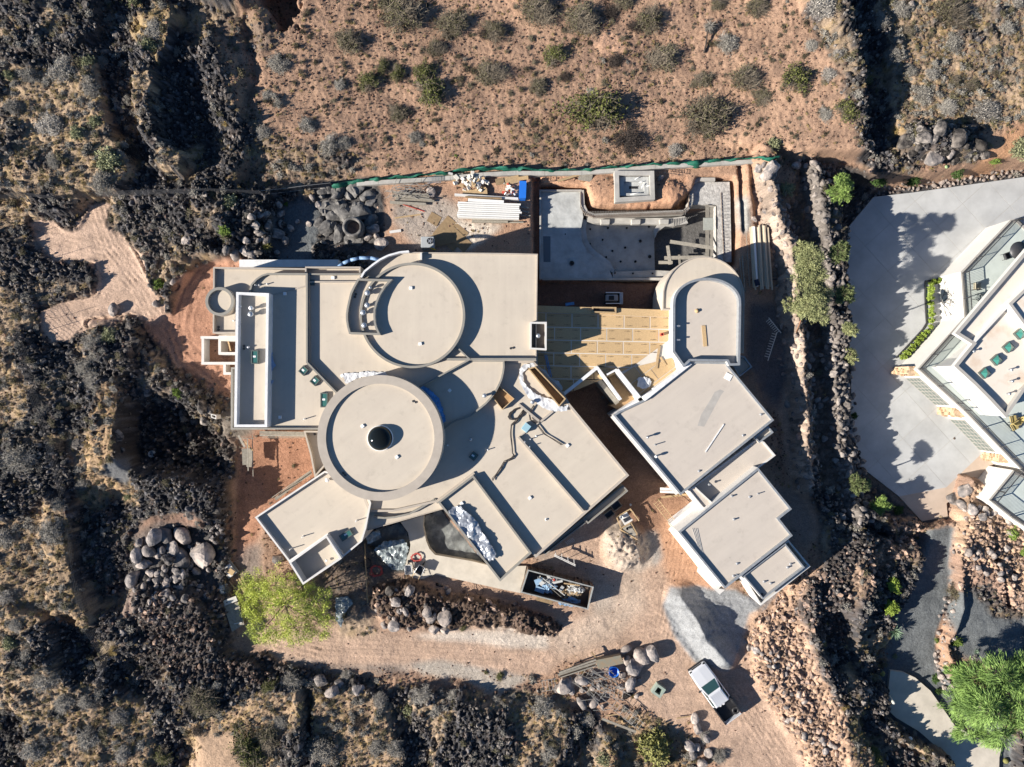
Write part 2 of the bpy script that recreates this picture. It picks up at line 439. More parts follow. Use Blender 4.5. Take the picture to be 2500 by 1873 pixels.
# yard behind the house, pool surround
paint(mask([(850, 440), (900, 420), (1000, 415), (1330, 410), (1600, 400), (1840, 395), (1860, 470), (1890, 600), (1900, 700), (1910, 1000), (1830, 880), (1640, 760), (1310, 760), (1310, 640), (880, 640), (930, 560), (900, 500)], 6), (0.40, 0.25, 0.17), smooth=0.8, peb=0.25)
paint(mask([(960, 470), (1080, 480), (1130, 510), (1150, 600), (1020, 610), (960, 540)], 16) * 0.85, (0.36, 0.32, 0.28), smooth=0.7, peb=0.4)
paint(mask([(1110, 540), (1190, 540), (1230, 550), (1180, 590), (1130, 620), (1100, 610)], 10) * 0.9, (0.58, 0.51, 0.43), smooth=0.6, peb=0.5)
paint(mask([(1300, 420), (1330, 420), (1330, 760), (1305, 760)], 4), (0.33, 0.15, 0.09), smooth=0.7, peb=0.2)
paint(mask([(1316, 420), (1500, 430), (1520, 500), (1480, 520), (1440, 500), (1420, 465), (1316, 462)], 5), (0.47, 0.28, 0.18), smooth=0.5, peb=0.3)
paint(mask([(1585, 430), (1680, 430), (1670, 500), (1600, 515), (1530, 510), (1540, 495), (1600, 490)], 5), (0.47, 0.27, 0.17), smooth=0.3, peb=0.5)
paint(mask([(1790, 490), (1825, 480), (1835, 560), (1815, 575), (1795, 560)], 8), (0.3, 0.29, 0.27), smooth=0.7)
paint(mask([(1310, 690), (1650, 690), (1650, 770), (1310, 770)], 5), (0.17, 0.1, 0.075), smooth=0.8)
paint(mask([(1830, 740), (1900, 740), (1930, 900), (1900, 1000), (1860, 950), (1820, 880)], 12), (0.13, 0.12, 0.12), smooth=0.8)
# gravel garden north of the west wing, dark basin west of the house
paint(mask([(672, 520), (700, 500), (740, 490), (785, 500), (780, 560), (760, 590), (770, 650), (700, 660), (672, 620), (660, 560)], 6), GRV, smooth=0.7, peb=0.1)
paint(mask([(285, 1000), (320, 970), (400, 950), (450, 985), (520, 1030), (560, 1080), (580, 1160), (520, 1180), (420, 1165), (330, 1160), (280, 1100)], 10), (0.05, 0.047, 0.047), smooth=0.15, lava=0.6, rub=0.3, peb=0.1)
paint(mask([(255, 1130), (320, 1115), (325, 1150), (290, 1180), (262, 1160)], 6), (0.17, 0.17, 0.17), smooth=0.8)
paint(mask([(545, 1010), (600, 1000), (620, 1060), (570, 1080), (535, 1050)], 8), (0.2, 0.17, 0.14), smooth=0.6, peb=0.5)
paint(mask([(360, 1262), (470, 1245), (520, 1270), (440, 1290), (370, 1300), (345, 1275)], 8) * .8, (0.32, 0.195, 0.14), smooth=0.8)
paint(mask([(370, 1262), (330, 1300), (345, 1340), (390, 1330)], 8), (0.3, 0.18, 0.12), smooth=0.8)
paint(mask([(330, 1415), (345, 1415), (335, 1500), (305, 1520), (310, 1490)], 6), (0.3, 0.22, 0.18), smooth=0.6)
paint(mask([(250, 1555), (290, 1560), (275, 1600), (240, 1590)], 6), (0.2, 0.16, 0.12), smooth=0.4, scrub=0.5)
paint(mask([(480, 1840), (500, 1800), (560, 1790), (600, 1900), (520, 1950), (460, 1950)], 8), (0.45, 0.31, 0.21), smooth=0.7)
# dark lip beside the ramp, pond hollows
paint(mask([(396, 765), (400, 700), (430, 650), (480, 622), (545, 606), (566, 622), (492, 642), (452, 668), (428, 722), (420, 768)], 4), LAVC, lava=0.9)
paint(mask([(880, 1290), (1000, 1265), (1080, 1240), (1200, 1385), (1150, 1372), (1062, 1356), (990, 1400), (930, 1400), (890, 1340)], 6), (0.09, 0.09, 0.085), smooth=0.7)
paint(mask([(770, 1370), (890, 1330), (960, 1400), (1000, 1420), (920, 1470), (900, 1530), (850, 1540), (790, 1500), (760, 1420)], 16) * 0.85, (0.14, 0.115, 0.095), smooth=0.5, peb=0.6, scrub=0.3)
paint(mask([(820, 1490), (900, 1500), (920, 1550), (830, 1560)], 12) * 0.8, (0.40, 0.30, 0.21), scrub=0.6, smooth=0.4)
paint(mask([(1300, 1335), (1420, 1380), (1490, 1420), (1500, 1480), (1450, 1500), (1440, 1400), (1300, 1370)], 16) * 0.6, (0.33, 0.29, 0.25), smooth=0.9)
paint(mask([(300, 1320), (380, 1270), (500, 1290), (545, 1340), (540, 1440), (440, 1470), (330, 1440)], 14) * .8, (0.10, 0.095, 0.092), smooth=0.6, rub=0.3)
paint(mask([(770, 470), (800, 440), (930, 430), (945, 600), (850, 625), (780, 600)], 6), (0.085, 0.08, 0.078), smooth=0.3, rub=0.4)
# rubble banks
paint(mask([(330, 1425), (430, 1450), (520, 1430), (560, 1480), (575, 1560), (545, 1590), (440, 1580), (370, 1560), (325, 1510)], 8), (0.09, 0.075, 0.068), rub=1, lava=0.3)
paint(mask([(310, 1570), (380, 1570), (560, 1600), (640, 1600), (700, 1640), (620, 1680), (500, 1650), (400, 1630), (330, 1600)], 8), (0.10, 0.08, 0.07), rub=1, lava=0.3)
paint(mask([(910, 1420), (985, 1410), (1080, 1440), (1260, 1480), (1340, 1510), (1375, 1530), (1360, 1555), (1250, 1545), (1130, 1530), (1100, 1540), (960, 1540), (905, 1480)], 6), (0.12, 0.085, 0.065), rub=1)
paint(mask([(1815, 1540), (1900, 1460), (1960, 1390), (2010, 1400), (2000, 1480), (1970, 1560), (2000, 1640), (2060, 1750), (2100, 1880), (2090, 2050), (2010, 2050), (1960, 1850), (1880, 1720), (1820, 1620)], 8), (0.40, 0.27, 0.19), rub=0.9)
paint(mask([(1930, 1480), (1990, 1400), (2060, 1330), (2120, 1320), (2110, 1420), (2060, 1540), (2000, 1560)], 10), (0.10, 0.08, 0.07), rub=0.6, lava=0.5)
paint(mask([(2130, 1340), (2200, 1270), (2260, 1290), (2260, 1330), (2150, 1400), (2080, 1480), (2070, 1400)], 10), (0.24, 0.17, 0.125), rub=0.8, scrub=0.3)
paint(mask([(2080, 1700), (2120, 1700), (2130, 1800), (2170, 1880), (2150, 1950), (2080, 1850)], 12), (0.27, 0.19, 0.13), scrub=0.6, peb=0.6)
paint(mask([(1845, 400), (1900, 400), (1925, 500), (1935, 600), (1940, 700), (1960, 900), (1970, 1100), (1985, 1200), (1940, 1210), (1930, 1000), (1910, 800), (1880, 640), (1850, 500)], 8), (0.33, 0.26, 0.21), rub=1)
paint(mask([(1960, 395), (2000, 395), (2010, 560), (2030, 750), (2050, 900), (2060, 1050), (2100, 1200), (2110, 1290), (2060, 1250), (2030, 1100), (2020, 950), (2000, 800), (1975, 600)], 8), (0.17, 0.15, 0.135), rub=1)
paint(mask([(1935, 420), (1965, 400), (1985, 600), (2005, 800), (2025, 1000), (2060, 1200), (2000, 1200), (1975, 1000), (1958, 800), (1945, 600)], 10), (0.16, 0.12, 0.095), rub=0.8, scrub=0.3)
paint(mask([(2330, 1180), (2450, 1180), (2500, 1250), (2530, 1500), (2450, 1470), (2400, 1440), (2330, 1440), (2310, 1330)], 12), (0.30, 0.2, 0.15), rub=0.7)
paint(mask([(2320, 1440), (2370, 1440), (2420, 1500), (2500, 1520), (2500, 1600), (2400, 1620), (2340, 1600), (2310, 1500)], 8), GRV, smooth=0.8)
paint(mask([(1590, 545), (1750, 500), (1755, 650), (1640, 690), (1590, 670)], 3), (0.13, 0.125, 0.12), smooth=0.8)
paint(mask([(2062, 400), (2140, 440), (2130, 470), (2050, 580), (2040, 520), (2040, 420)], 10), (0.05, 0.045, 0.043), rub=0.4, lava=0.5)
paint(mask([(2470, 1240), (2420, 1200), (2360, 1190), (2345, 1215), (2330, 1290), (2345, 1360), (2400, 1400), (2480, 1440), (2540, 1500), (2600, 1400)], 8), (0.42, 0.29, 0.2), rub=0.9)
paint(mask([(1482, 1275), (1530, 1262), (1585, 1330), (1595, 1380), (1560, 1400), (1500, 1385), (1470, 1330)], 10), (0.42, 0.345, 0.28), smooth=0.5, peb=0.4)
# neighbour's drive, paths and verges (each gets its own slab later, the ground below is prepared here)
paint(mask([(2060, 560), (2130, 470), (2380, 430), (2700, 400), (2700, 470), (2160, 490), (2075, 640), (2055, 700)], 5), (0.07, 0.07, 0.075), smooth=0.5, peb=0.2)
paint(mask([(2040, 880), (2078, 890), (2078, 960), (2060, 975), (2045, 960)], 4), (0.07, 0.07, 0.075), smooth=0.8)
paint(mask([(2070, 1130), (2150, 1190), (2230, 1260), (2160, 1270), (2090, 1200)], 6), (0.10, 0.085, 0.075), smooth=0.3, rub=0.3)
paint(mask([(2335, 1285), (2260, 1290), (2240, 1340), (2240, 1420), (2190, 1500), (2175, 1560), (2180, 1620), (2140, 1640), (2165, 1690), (2165, 1750), (2300, 1830), (2330, 2000), (2460, 2000), (2480, 1800), (2290, 1640), (2290, 1540), (2320, 1470), (2325, 1350)], 5), GRV, smooth=0.9)
# ------------------------------------------------------------------ heights
base = np.zeros((NV, NU))
def setz(poly, z, b=14):
    global base
    m = mask(poly, b); base = base * (1 - m) + z * m
def addz(m, z):
    global base
    base = base + m * z
# broad lava swells
setz([(-300, -300), (600, -300), (600, 420), (560, 440), (700, 460), (560, 640), (470, 620), (380, 700), (300, 560), (250, 480), (200, 500), (150, 530), (60, 530), (80, 600), (130, 650), (230, 640), (235, 720), (150, 735), (90, 760), (100, 840), (160, 850), (200, 815), (300, 790), (345, 800), (400, 900), (460, 920), (520, 1000), (560, 1160), (560, 1260), (400, 1300), (560, 1600), (640, 1620), (1300, 1700), (1500, 1780), (1560, 2100), (-300, 2100)], 0.9, 9)
addz(mask([(15, 150), (110, 150), (250, 130), (262, 240), (290, 350), (340, 420), (300, 470), (100, 480), (-80, 460), (-80, 200)], 14), 1.7)
addz(mask([(-80, -80), (240, -80), (250, 60), (240, 110), (120, 140), (-80, 150)], 16), 1.3)
addz(mask([(325, 20), (400, 0), (430, 40), (425, 140), (400, 160), (335, 150)], 10), 1.7)
addz(mask([(340, 165), (395, 170), (385, 260), (410, 350), (470, 400), (440, 440), (380, 400), (345, 300), (335, 220)], 9), 1.9)
addz(mask([(425, 150), (500, 160), (515, 240), (560, 340), (540, 400), (470, 380), (420, 260)], 14), -0.6)
addz(mask([(498, 60), (545, 90), (580, 220), (625, 300), (620, 400), (570, 440), (530, 380), (520, 240), (495, 150)], 12), 0.6)
addz(mask([(430, -80), (640, -80), (640, 0), (600, 30), (560, 20), (460, 0)], 14), 1.6)
addz(mask([(640, -40), (715, -20), (742, 50), (735, 82), (705, 82), (650, 35), (630, 0)], 6), -3.2)
addz(ell(640, 40, 60, 45), 0.8)
addz(mask([(-80, 560), (60, 560), (80, 620), (140, 660), (130, 760), (100, 860), (160, 870), (220, 850), (300, 800), (340, 790), (345, 870), (320, 930), (230, 960), (100, 1000), (-80, 1000)], 14), 0.05)
addz(ell(190, 682, 52, 50, 0, 0.5), 0.1)
addz(mask([(60, 480), (200, 480), (210, 510), (190, 560), (160, 560), (140, 540), (70, 530)], 7), 0.8)
addz(mask([(210, 780), (330, 770), (345, 830), (335, 900), (290, 910), (200, 860)], 14), 1.0)
addz(mask([(420, 640), (520, 600), (560, 620), (480, 640), (430, 720), (420, 760), (400, 740), (405, 690)], 6), 1.0)
addz(mask([(225, 940), (300, 930), (305, 1000), (315, 1090), (300, 1140), (220, 1150), (220, 1050)], 20), 1.3)
setz([(322, 1000), (400, 965), (450, 985), (520, 1030), (548, 1090), (560, 1160), (500, 1160), (420, 1150), (335, 1140), (308, 1080)], -1.5, 22)
setz([(565, 1060), (640, 1040), (800, 1040), (800, 1200), (620, 1260), (575, 1330), (560, 1250), (575, 1150)], -0.3, 14)
addz(mask([(340, 1160), (430, 1150), (540, 1190), (550, 1260), (480, 1270), (400, 1230), (340, 1200)], 12), 0.8)
addz(mask([(190, 1200), (300, 1210), (340, 1260), (330, 1340), (320, 1420), (300, 1500), (230, 1480), (190, 1350)], 24), -1.2)
addz(mask([(110, 1200), (185, 1220), (190, 1340), (200, 1440), (240, 1540), (200, 1540), (130, 1480), (100, 1300)], 12), 1.1)
addz(mask([(150, 1540), (260, 1520), (260, 1640), (190, 1660), (140, 1620)], 20), -1.1)
addz(mask([(0, 1480), (120, 1500), (150, 1560), (130, 1640), (0, 1660)], 14), 0.9)
addz(mask([(270, 1600), (400, 1620), (420, 1700), (340, 1700), (280, 1680)], 12), -1.2)
addz(mask([(-80, 1720), (60, 1740), (60, 1873), (-80, 1900)], 16), -1.3)
addz(mask([(385, 1760), (470, 1770), (480, 1950), (360, 1950)], 20), -1.0)
addz(mask([(745, 1640), (765, 1720), (775, 1800), (735, 1900), (715, 1900), (760, 1790), (735, 1720)], 7), -1.5)
addz(mask([(720, 1680), (742, 1700), (750, 1760), (735, 1830), (705, 1880), (700, 1780)], 7), 0.6)
addz(mask([(945, 1650), (1030, 1650), (1010, 1740), (1060, 1830), (1060, 1950), (1000, 1950), (975, 1800), (945, 1720)], 22), -1.2)
addz(mask([(1390, 1740), (1460, 1750), (1470, 1873), (1440, 2000), (1370, 1950), (1395, 1850)], 22), -1.2)
addz(mask([(330, 1430), (430, 1450), (520, 1430), (560, 1480), (570, 1560), (540, 1585), (440, 1575), (370, 1550), (330, 1505)], 18), 1.0)
# the works road and yard
setz([(595, 1480), (640, 1560), (760, 1610), (1000, 1625), (1250, 1650), (1350, 1600), (1560, 1560), (1460, 1400), (1300, 1560), (1000, 1555), (720, 1560)], 0.0, 10)
setz([(570, 1330), (640, 1290), (760, 1440), (900, 1420), (900, 1560), (720, 1590), (590, 1570), (570, 1450)], 0.0, 12)
addz(mask([(915, 1430), (1000, 1420), (1090, 1450), (1260, 1490), (1345, 1515), (1355, 1545), (1240, 1535), (1130, 1520), (960, 1530), (912, 1480)], 14), 1.2)
addz(ell(1525, 1335, 58, 66, 35, 1.0) , 1.0)
addz(ell(1505, 1315, 34, 30, 0, 1.2), 0.35)
addz(ell(1556, 1352, 24, 34, -20, 1.0), 0.45)
addz(ell(1532, 1372, 20, 16, 0, 1.0), 0.3)
# grey gravel heap
addz(np.clip(pline([(1660, 1458), (1695, 1505), (1722, 1560), (1762, 1610)], 44), 0, 1) ** 1.2, 1.15)
addz(pline([(1745, 1580), (1775, 1612)], 30) ** 1.2, 0.5)
addz(ell(1800, 1520, 60, 60, 0, 1.0), -0.4)
# bank right of the yard
setz([(1830, 1560), (1900, 1480), (1990, 1380), (2110, 1300), (2240, 1290), (2250, 1400), (2150, 1520), (2120, 1640), (2150, 1760), (2260, 1880), (2330, 2050), (2030, 2050), (1970, 1860), (1890, 1720), (1835, 1640)], 1.0, 24)
addz(pline([(1980, 1440), (1985, 1560), (2010, 1650), (2060, 1780), (2090, 1900)], 40), 0.55)
addz(mask([(2000, 1500), (2060, 1480), (2090, 1560), (2090, 1650), (2040, 1640), (2000, 1580)], 12), -1.3)
addz(pline([(2130, 1360), (2105, 1500), (2125, 1640), (2150, 1740), (2250, 1830), (2300, 1900)], 34), 0.7)
# hillside right of the big wash
addz(mask([(1690, -300), (2060, -300), (2090, 60), (2105, 130), (2125, 250), (2110, 330), (2120, 400), (2000, 420), (1900, 360), (1700, 340)], 12) * np.clip((_uu - 1700) / 380, 0, 1), 2.2)
addz(mask([(1960, -300), (2080, -300), (2100, 40), (2060, 70), (2010, 40), (1960, 10)], 12), 0.9)
addz(mask([(2120, 60), (2165, 150), (2175, 300), (2200, 390), (2130, 395), (2120, 300), (2118, 130)], 8), -1.0)
addz(ell(2300, 350, 110, 50, 10, 0.6), 1.0)
# garden basin, yard levels, pool pit
setz([(665, 500), (700, 490), (790, 490), (900, 560), (905, 650), (660, 650)], -0.3, 10)
addz(mask([(520, 480), (620, 470), (672, 520), (660, 640), (560, 630), (520, 560)], 12), 0.7)
addz(mask([(470, 470), (560, 470), (560, 560), (470, 560)], 14), 0.7)
setz([(1318, 458), (1436, 458), (1440, 512), (1640, 512), (1690, 470), (1700, 440), (1790, 440), (1795, 650), (1660, 700), (1318, 682)], -2.3, 4)
setz([(1302, 430), (1320, 430), (1320, 740), (1302, 740)], -0.9, 4)
setz([(1310, 690), (1640, 690), (1640, 770), (1310, 770)], -1.0, 5)
addz(ell(1470, 460, 50, 35, 0, 0.7), 0.4); addz(ell(1640, 470, 40, 36, 0, 0.7), 0.5)
addz(pline([(1806, 400), (1808, 480), (1812, 560)], 9), -0.7); addz(pline([(1825, 400), (1830, 500)], 12), 0.3)
addz(pline([(1840, 440), (1850, 540), (1870, 600)], 10), -0.4)
setz([(1860, 880), (1940, 880), (1960, 1000), (1965, 1210), (1990, 1290), (1940, 1380), (1900, 1300), (1900, 1100), (1860, 960)], -0.4, 12)
# terraced banks down to the neighbour's drive
setz([(1960, 380), (2700, 380), (2700, 1320), (2180, 1320), (2100, 1300), (1975, 1210), (1960, 900), (1945, 700), (1930, 560)], -0.6, 10)
setz([(2055, 420), (2130, 445), (2300, 430), (2450, 400), (2700, 390), (2700, 1280), (2240, 1280), (2160, 1270), (2080, 1230), (2050, 1050), (2045, 800), (2035, 600)], -3.25, 14)
addz(pline([(1868, 380), (1885, 470), (1915, 560), (1932, 650), (1940, 750), (1948, 850), (1958, 950), (1965, 1050), (1970, 1130), (1972, 1190)], 30) ** 0.7, 2.1)
setz([(2230, 1275), (2360, 1270), (2330, 1400), (2340, 1480), (2310, 1560), (2300, 1650), (2480, 1800), (2520, 2100), (2350, 2100), (2300, 1840), (2155, 1750), (2150, 1640), (2180, 1500), (2235, 1400)], -1.95, 9)
addz(mask([(2120, 1290), (2260, 1290), (2235, 1400), (2180, 1500), (2150, 1640), (2155, 1750), (2330, 1880), (2400, 2050), (2250, 2050), (2120, 1800), (2090, 1650), (2110, 1500)], 14), -1.6)
setz([(2345, 1170), (2480, 1200), (2700, 1200), (2700, 2100), (2520, 2100), (2490, 1810), (2310, 1640), (2320, 1560), (2350, 1480), (2340, 1400)], -1.3, 14)
addz(mask([(2345, 1250), (2400, 1230), (2440, 1330), (2480, 1450), (2400, 1440), (2345, 1400)], 18), 0.6)
addz(pline([(2415, 1310), (2440, 1390), (2470, 1470)], 8), -1.4)
RIDGE2 = pline([(1985, 400), (2002, 500), (2012, 600), (2022, 700), (2032, 800), (2040, 900), (2048, 1000), (2062, 1100), (2085, 1200), (2105, 1280)], 26) ** 0.7
addz(RIDGE2, 1.5)
addz(np.clip((960 - _uu) / 330, 0, 1) * np.clip((_uu - 590) / 50, 0, 1) * np.clip((440 - _vv) / 60, 0, 1), 0.9)
def keepz(poly, z, b):
    setz(poly, z, b)
keepz([(640, 1602), (900, 1632), (1350, 1655), (1350, 1715), (900, 1692), (640, 1645)], 0.0, 20)
keepz([(890, 1300), (975, 1276), (1030, 1262), (1075, 1246), (1190, 1384), (1062, 1355), (990, 1350), (905, 1332)], -1.3, 5)
base = base - 0.55 * mask([(-80, 480), (420, 480), (420, 620), (400, 860), (-80, 860)], 30) * (base > 0.3)
LBASE = blur(base, 30)
def samp(F, u, v):
    a = np.clip((u - U0) / ST, 0, NU - 1.001); b = np.clip((v - V0) / ST, 0, NV - 1.001)
    i = a.astype(int); j = b.astype(int); a = a - i; b = b - j
    if F.ndim == 3: a = a[..., None]; b = b[..., None]
    return (F[j, i] * (1 - a) + F[j, i + 1] * a) * (1 - b) + (F[j + 1, i] * (1 - a) + F[j + 1, i + 1] * a) * b
def uv_of(x, y, h):
    return CU + x * FPX / (CAMH - h), CV - y * FPX / (CAMH - h)
GS = 0.125
GX0, GX1, GY0, GY1 = -53.0, 55.0, -40.5, 40.5
nx = int((GX1 - GX0) / GS) + 1; ny = int((GY1 - GY0) / GS) + 1
gx, gy = np.meshgrid(GX0 + GS * np.arange(nx), GY0 + GS * np.arange(ny))
hb = np.zeros_like(gx)
for _ in range(3):
    gu, gv = uv_of(gx, gy, hb)
    hb = samp(LBASE, gu, gv)
gu, gv = uv_of(gx, gy, hb)
sm = samp(SMOOTH, gu, gv)
wx = fbm(gx * 0.25, gy * 0.25, 5, 0.6) * 38 + fbm(gx * 2.3, gy * 2.3, 3) * 9
wy = fbm(gx * 0.25 + 40, gy * 0.25, 5, 0.6) * 38 + fbm(gx * 2.3 + 9, gy * 2.3, 3) * 9
wa = np.clip(1.0 - 1.25 * sm, 0.12, 1)
fence_off = 1 - np.clip(1 - np.abs(gu - 1990) / 130, 0, 1) * np.clip((gv - 380) / 30, 0, 1)
wa = wa * np.clip(0.25 + 0.75 * fence_off, 0, 1)
wa = wa * (1 - 0.85 * np.clip(1.6 - np.abs(gv - 400) / 90, 0, 1) * np.clip((gu - 1900) / 60, 0, 1))
gu2 = gu + wx * wa; gv2 = gv + wy * wa
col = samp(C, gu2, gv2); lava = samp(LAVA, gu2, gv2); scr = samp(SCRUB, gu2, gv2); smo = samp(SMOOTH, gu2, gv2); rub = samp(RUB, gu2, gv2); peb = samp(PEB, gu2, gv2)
pn = fbm(gx * 0.22 + 8, gy * 0.22 - 4, 6, 0.7)
rough_z = np.clip((lava + scr), 0, 1) * (1 - smo)
lava_n = np.clip((lava * 0.8 + pn * 1.5 - 0.43) / 0.35, 0, 1)
mixed = rough_z * np.clip(1 - np.abs(rub * 2), 0, 1)
new_lava = lava * (1 - mixed) + lava_n * mixed
new_scr = scr * (1 - mixed) + (1 - lava_n) * mixed
dl = (new_lava - lava)[..., None]
col = np.where(dl > 0, col * (1 - dl) + np.array(LAVC) * dl, col * (1 + dl) + np.array((0.35, 0.26, 0.18)) * -dl)
lava, scr = new_lava, new_scr
h = samp(base, gu2, gv2)
# relief: clinkery lava, stony banks, hummocky soil, graded dirt
n1 = fbm(gx * 0.16, gy * 0.16, 4); n2 = ridged(gx * 0.42 + wx * 0.03, gy * 0.42 + wy * 0.03, 5); n3 = fbm(gx * 1.6, gy * 1.6, 4, 0.6)
d1, d2, cid = worley(gx * 2.1 + n3 * 0.5, gy * 2.1 + n3 * 0.5)
d1b, d2b, cidb = worley(gx * 4.3, gy * 4.3, 40)
chunk = np.clip(d2 - d1, 0, 0.6) / 0.6
chunkb = np.clip(d2b - d1b, 0, 0.5) / 0.5
free = np.clip(1 - smo, 0, 1)
calm = 1 - 0.6 * np.clip(1 - np.abs(gu - 190) / 260, 0, 1) ** .5 * np.clip((gv - 470) / 30, 0, 1) * np.clip((880 - gv) / 40, 0, 1)
h += lava * (calm * (n1 * 0.9 + (n2 - 0.1) * 0.75) + n3 * 0.28 + (chunk - 0.5) * (0.28 + 0.25 * cid) + (chunkb - 0.5) * 0.14)
h += rub * (n3 * 0.22 + n1 * 0.5 + (chunk - 0.5) * 0.34 + (chunkb - 0.5) * 0.16)
h += scr * (1 - lava) * (n3 * 0.16 + fbm(gx * 5, gy * 5, 2) * 0.10 + n1 * 0.25)
h += free * (1 - lava) * (1 - rub) * (n1 * 0.35 + n3 * 0.06 + fbm(gx * 3.3, gy * 3.3, 3, 0.65) * 0.11)
h += smo * (fbm(gx * 0.5, gy * 0.5, 3) * 0.10 + n3 * 0.025)
hp_ = np.clip(1 - np.hypot(gu - 1525, gv - 1335) / 75, 0, 1)
h += hp_ * (n3 * 0.5 + (chunk - .5) * 0.25)
hp2 = np.clip(1 - np.abs(gu - 1710) / 90, 0, 1) * np.clip(1 - np.abs(gv - 1530) / 110, 0, 1)
h += hp2 * (0.5 * ridged(gx * 0.9 + gy * 0.75, (gx - gy) * 0.15, 4) + n3 * 0.25 + (chunkb - .5) * .08)
pit_ = np.clip(1 - np.hypot((gu - 440) / 130, (gv - 1080) / 90), 0, 1) ** 0.5
h += pit_ * (0.75 * (chunk - 0.5) + n3 * 0.8 + (chunkb - .5) * .25)
# wheel tracks pressed into the graded dirt
def tracks(pts, width, depth=0.035, n=4, pitch=0.28):
    global h
    W = [P(u, v, 0)[:2] for u, v in pts]
    best = np.full(gx.shape, 1e9); along = np.zeros_like(gx); side = np.zeros_like(gx); L0 = 0.0
    us = [p[0] for p in W]; vs = [p[1] for p in W]
    for (x1, y1), (x2, y2) in zip(W[:-1], W[1:]):
        dx, dy = x2 - x1, y2 - y1; L = math.hypot(dx, dy)
        t = np.clip(((gx - x1) * dx + (gy - y1) * dy) / (L * L), 0, 1)
        d = np.hypot(gx - x1 - t * dx, gy - y1 - t * dy)
        sd = ((gx - x1) * dy - (gy - y1) * dx) / L
        nr = d < best
        best = np.where(nr, d, best); along = np.where(nr, L0 + t * L, along); side = np.where(nr, sd, side); L0 += L
    w = np.clip(1 - (best / width) ** 6, 0, 1) * smo
    q = side / width * n * math.pi
    h -= w * depth * 1.7 * (np.cos(q) * 0.55 + 0.5 * np.sign(np.cos(q)) * np.sin(along * 2 * math.pi / pitch)) * np.clip(0.6 + n3 * 1.6, 0.1, 1.3)
tracks([(600, 1530), (700, 1560), (850, 1580), (1100, 1592), (1300, 1600), (1420, 1560), (1530, 1480), (1620, 1400)], 1.3, 0.03, 6)
tracks([(590, 1340), (580, 1420), (600, 1500), (660, 1560), (760, 1590)], 1.3, 0.035, 5)
tracks([(560, 640), (500, 660), (455, 730), (440, 800), (460, 860), (560, 940)], 1.5, 0.05, 4)
tracks([(240, 520), (270, 600), (330, 680), (370, 760), (440, 830), (520, 900)], 1.2, 0.03, 5)
tracks([(90, 570), (180, 590), (260, 610), (330, 680)], 1.2, 0.025, 5)
tracks([(1420, 1600), (1500, 1570), (1620, 1560), (1640, 1450), (1660, 1330)], 1.3, 0.03, 6)
tracks([(1900, 1840), (1800, 1700), (1680, 1560), (1580, 1500), (1470, 1560), (1300, 1600)], 1.4, 0.03, 6)
tracks([(1640, 1440), (1760, 1470), (1860, 1490)], 1.1, 0.04, 5)
# colours: mottling that belongs to the ground itself
mot = fbm(gx * 0.35, gy * 0.35, 4)[..., None]; fine = fbm(gx * 3.2 + 5, gy * 3.2, 3, 0.7)[..., None]
col = col * (1 + 0.22 * mot) * (1 + 0.22 * fine)
lv = lava[..., None]
cinder = np.clip(fbm(gx * 0.8 + 70, gy * 0.8, 4) * 1.8 - 0.25, 0, 1)[..., None]
col = col * (1 - lv) + lv * (np.array(LAVC) * (1 + 3.2 * (chunk * cid ** 2)[..., None] + 2.5 * (chunkb * cidb ** 3)[..., None]) + cinder * np.array((0.13, 0.092, 0.068)))
rb = rub[..., None] * (1 - lv)
col = col * (1 - rb * 0.8) + rb * 0.8 * col * (0.55 + 1.0 * cid[..., None])
sc = (scr * (1 - lava))[..., None]
yg = np.clip(fbm(gx * 0.9 + 11, gy * 0.9 + 3, 4) * 2.2 - 0.1, 0, 1)[..., None]
col = col * (1 - sc * yg * 0.6) + sc * yg * 0.6 * np.array(YEL)
dk = np.clip(fbm(gx * 1.7 + 31, gy * 1.7 + 3, 4) * 2.5 - 0.35, 0, 1)[..., None]
col = col * (1 - sc * dk * 0.45) + sc * dk * 0.45 * np.array((0.085, 0.07, 0.06))
hl = (peb * (1 - lava) * (1 - scr) * free)[..., None]
dk2 = np.clip(fbm(gx * 0.5 + 3, gy * 0.5 + 53, 4) * 2.5 - 0.1, 0, 1)[..., None]
col = col * (1 - hl * dk2 * 0.62) + hl * dk2 * 0.62 * np.array((0.155, 0.105, 0.08))
lt2 = np.clip(fbm(gx * 0.3 + 33, gy * 0.3 + 13, 5, 0.6) * 2.5 - 0.2, 0, 1)[..., None]
col = col * (1 - hl * lt2 * 0.5) + hl * lt2 * 0.5 * np.array((0.44, 0.29, 0.195))
ro = (smo * (1 - rub))[..., None]
st = np.clip(fbm(gx * 0.25 + 7, gy * 1.4 + 53, 4) * 1.6, -1, 1)[..., None]
col = col * (1 + ro * 0.14 * st)
col = np.clip(col, 0.012, 0.8)
def height(x, y):
    a = min(max((x - GX0) / GS, 0), nx - 1.01); b = min(max((y - GY0) / GS, 0), ny - 1.01)
    i, j = int(a), int(b); a -= i; b -= j
    return float((h[j, i] * (1 - a) + h[j, i + 1] * a) * (1 - b) + (h[j + 1, i] * (1 - a) + h[j + 1, i + 1] * a) * b)
def G(u, v, dz=0.0):
    """point on the ground under photo pixel (u, v)"""
    z = 0.0
    for _ in range(6):
        x, y, _z = P(u, v, z); z = 0.5 * z + 0.5 * height(x, y)
    x, y, _z = P(u, v, z)
    return (x, y, z + dz)

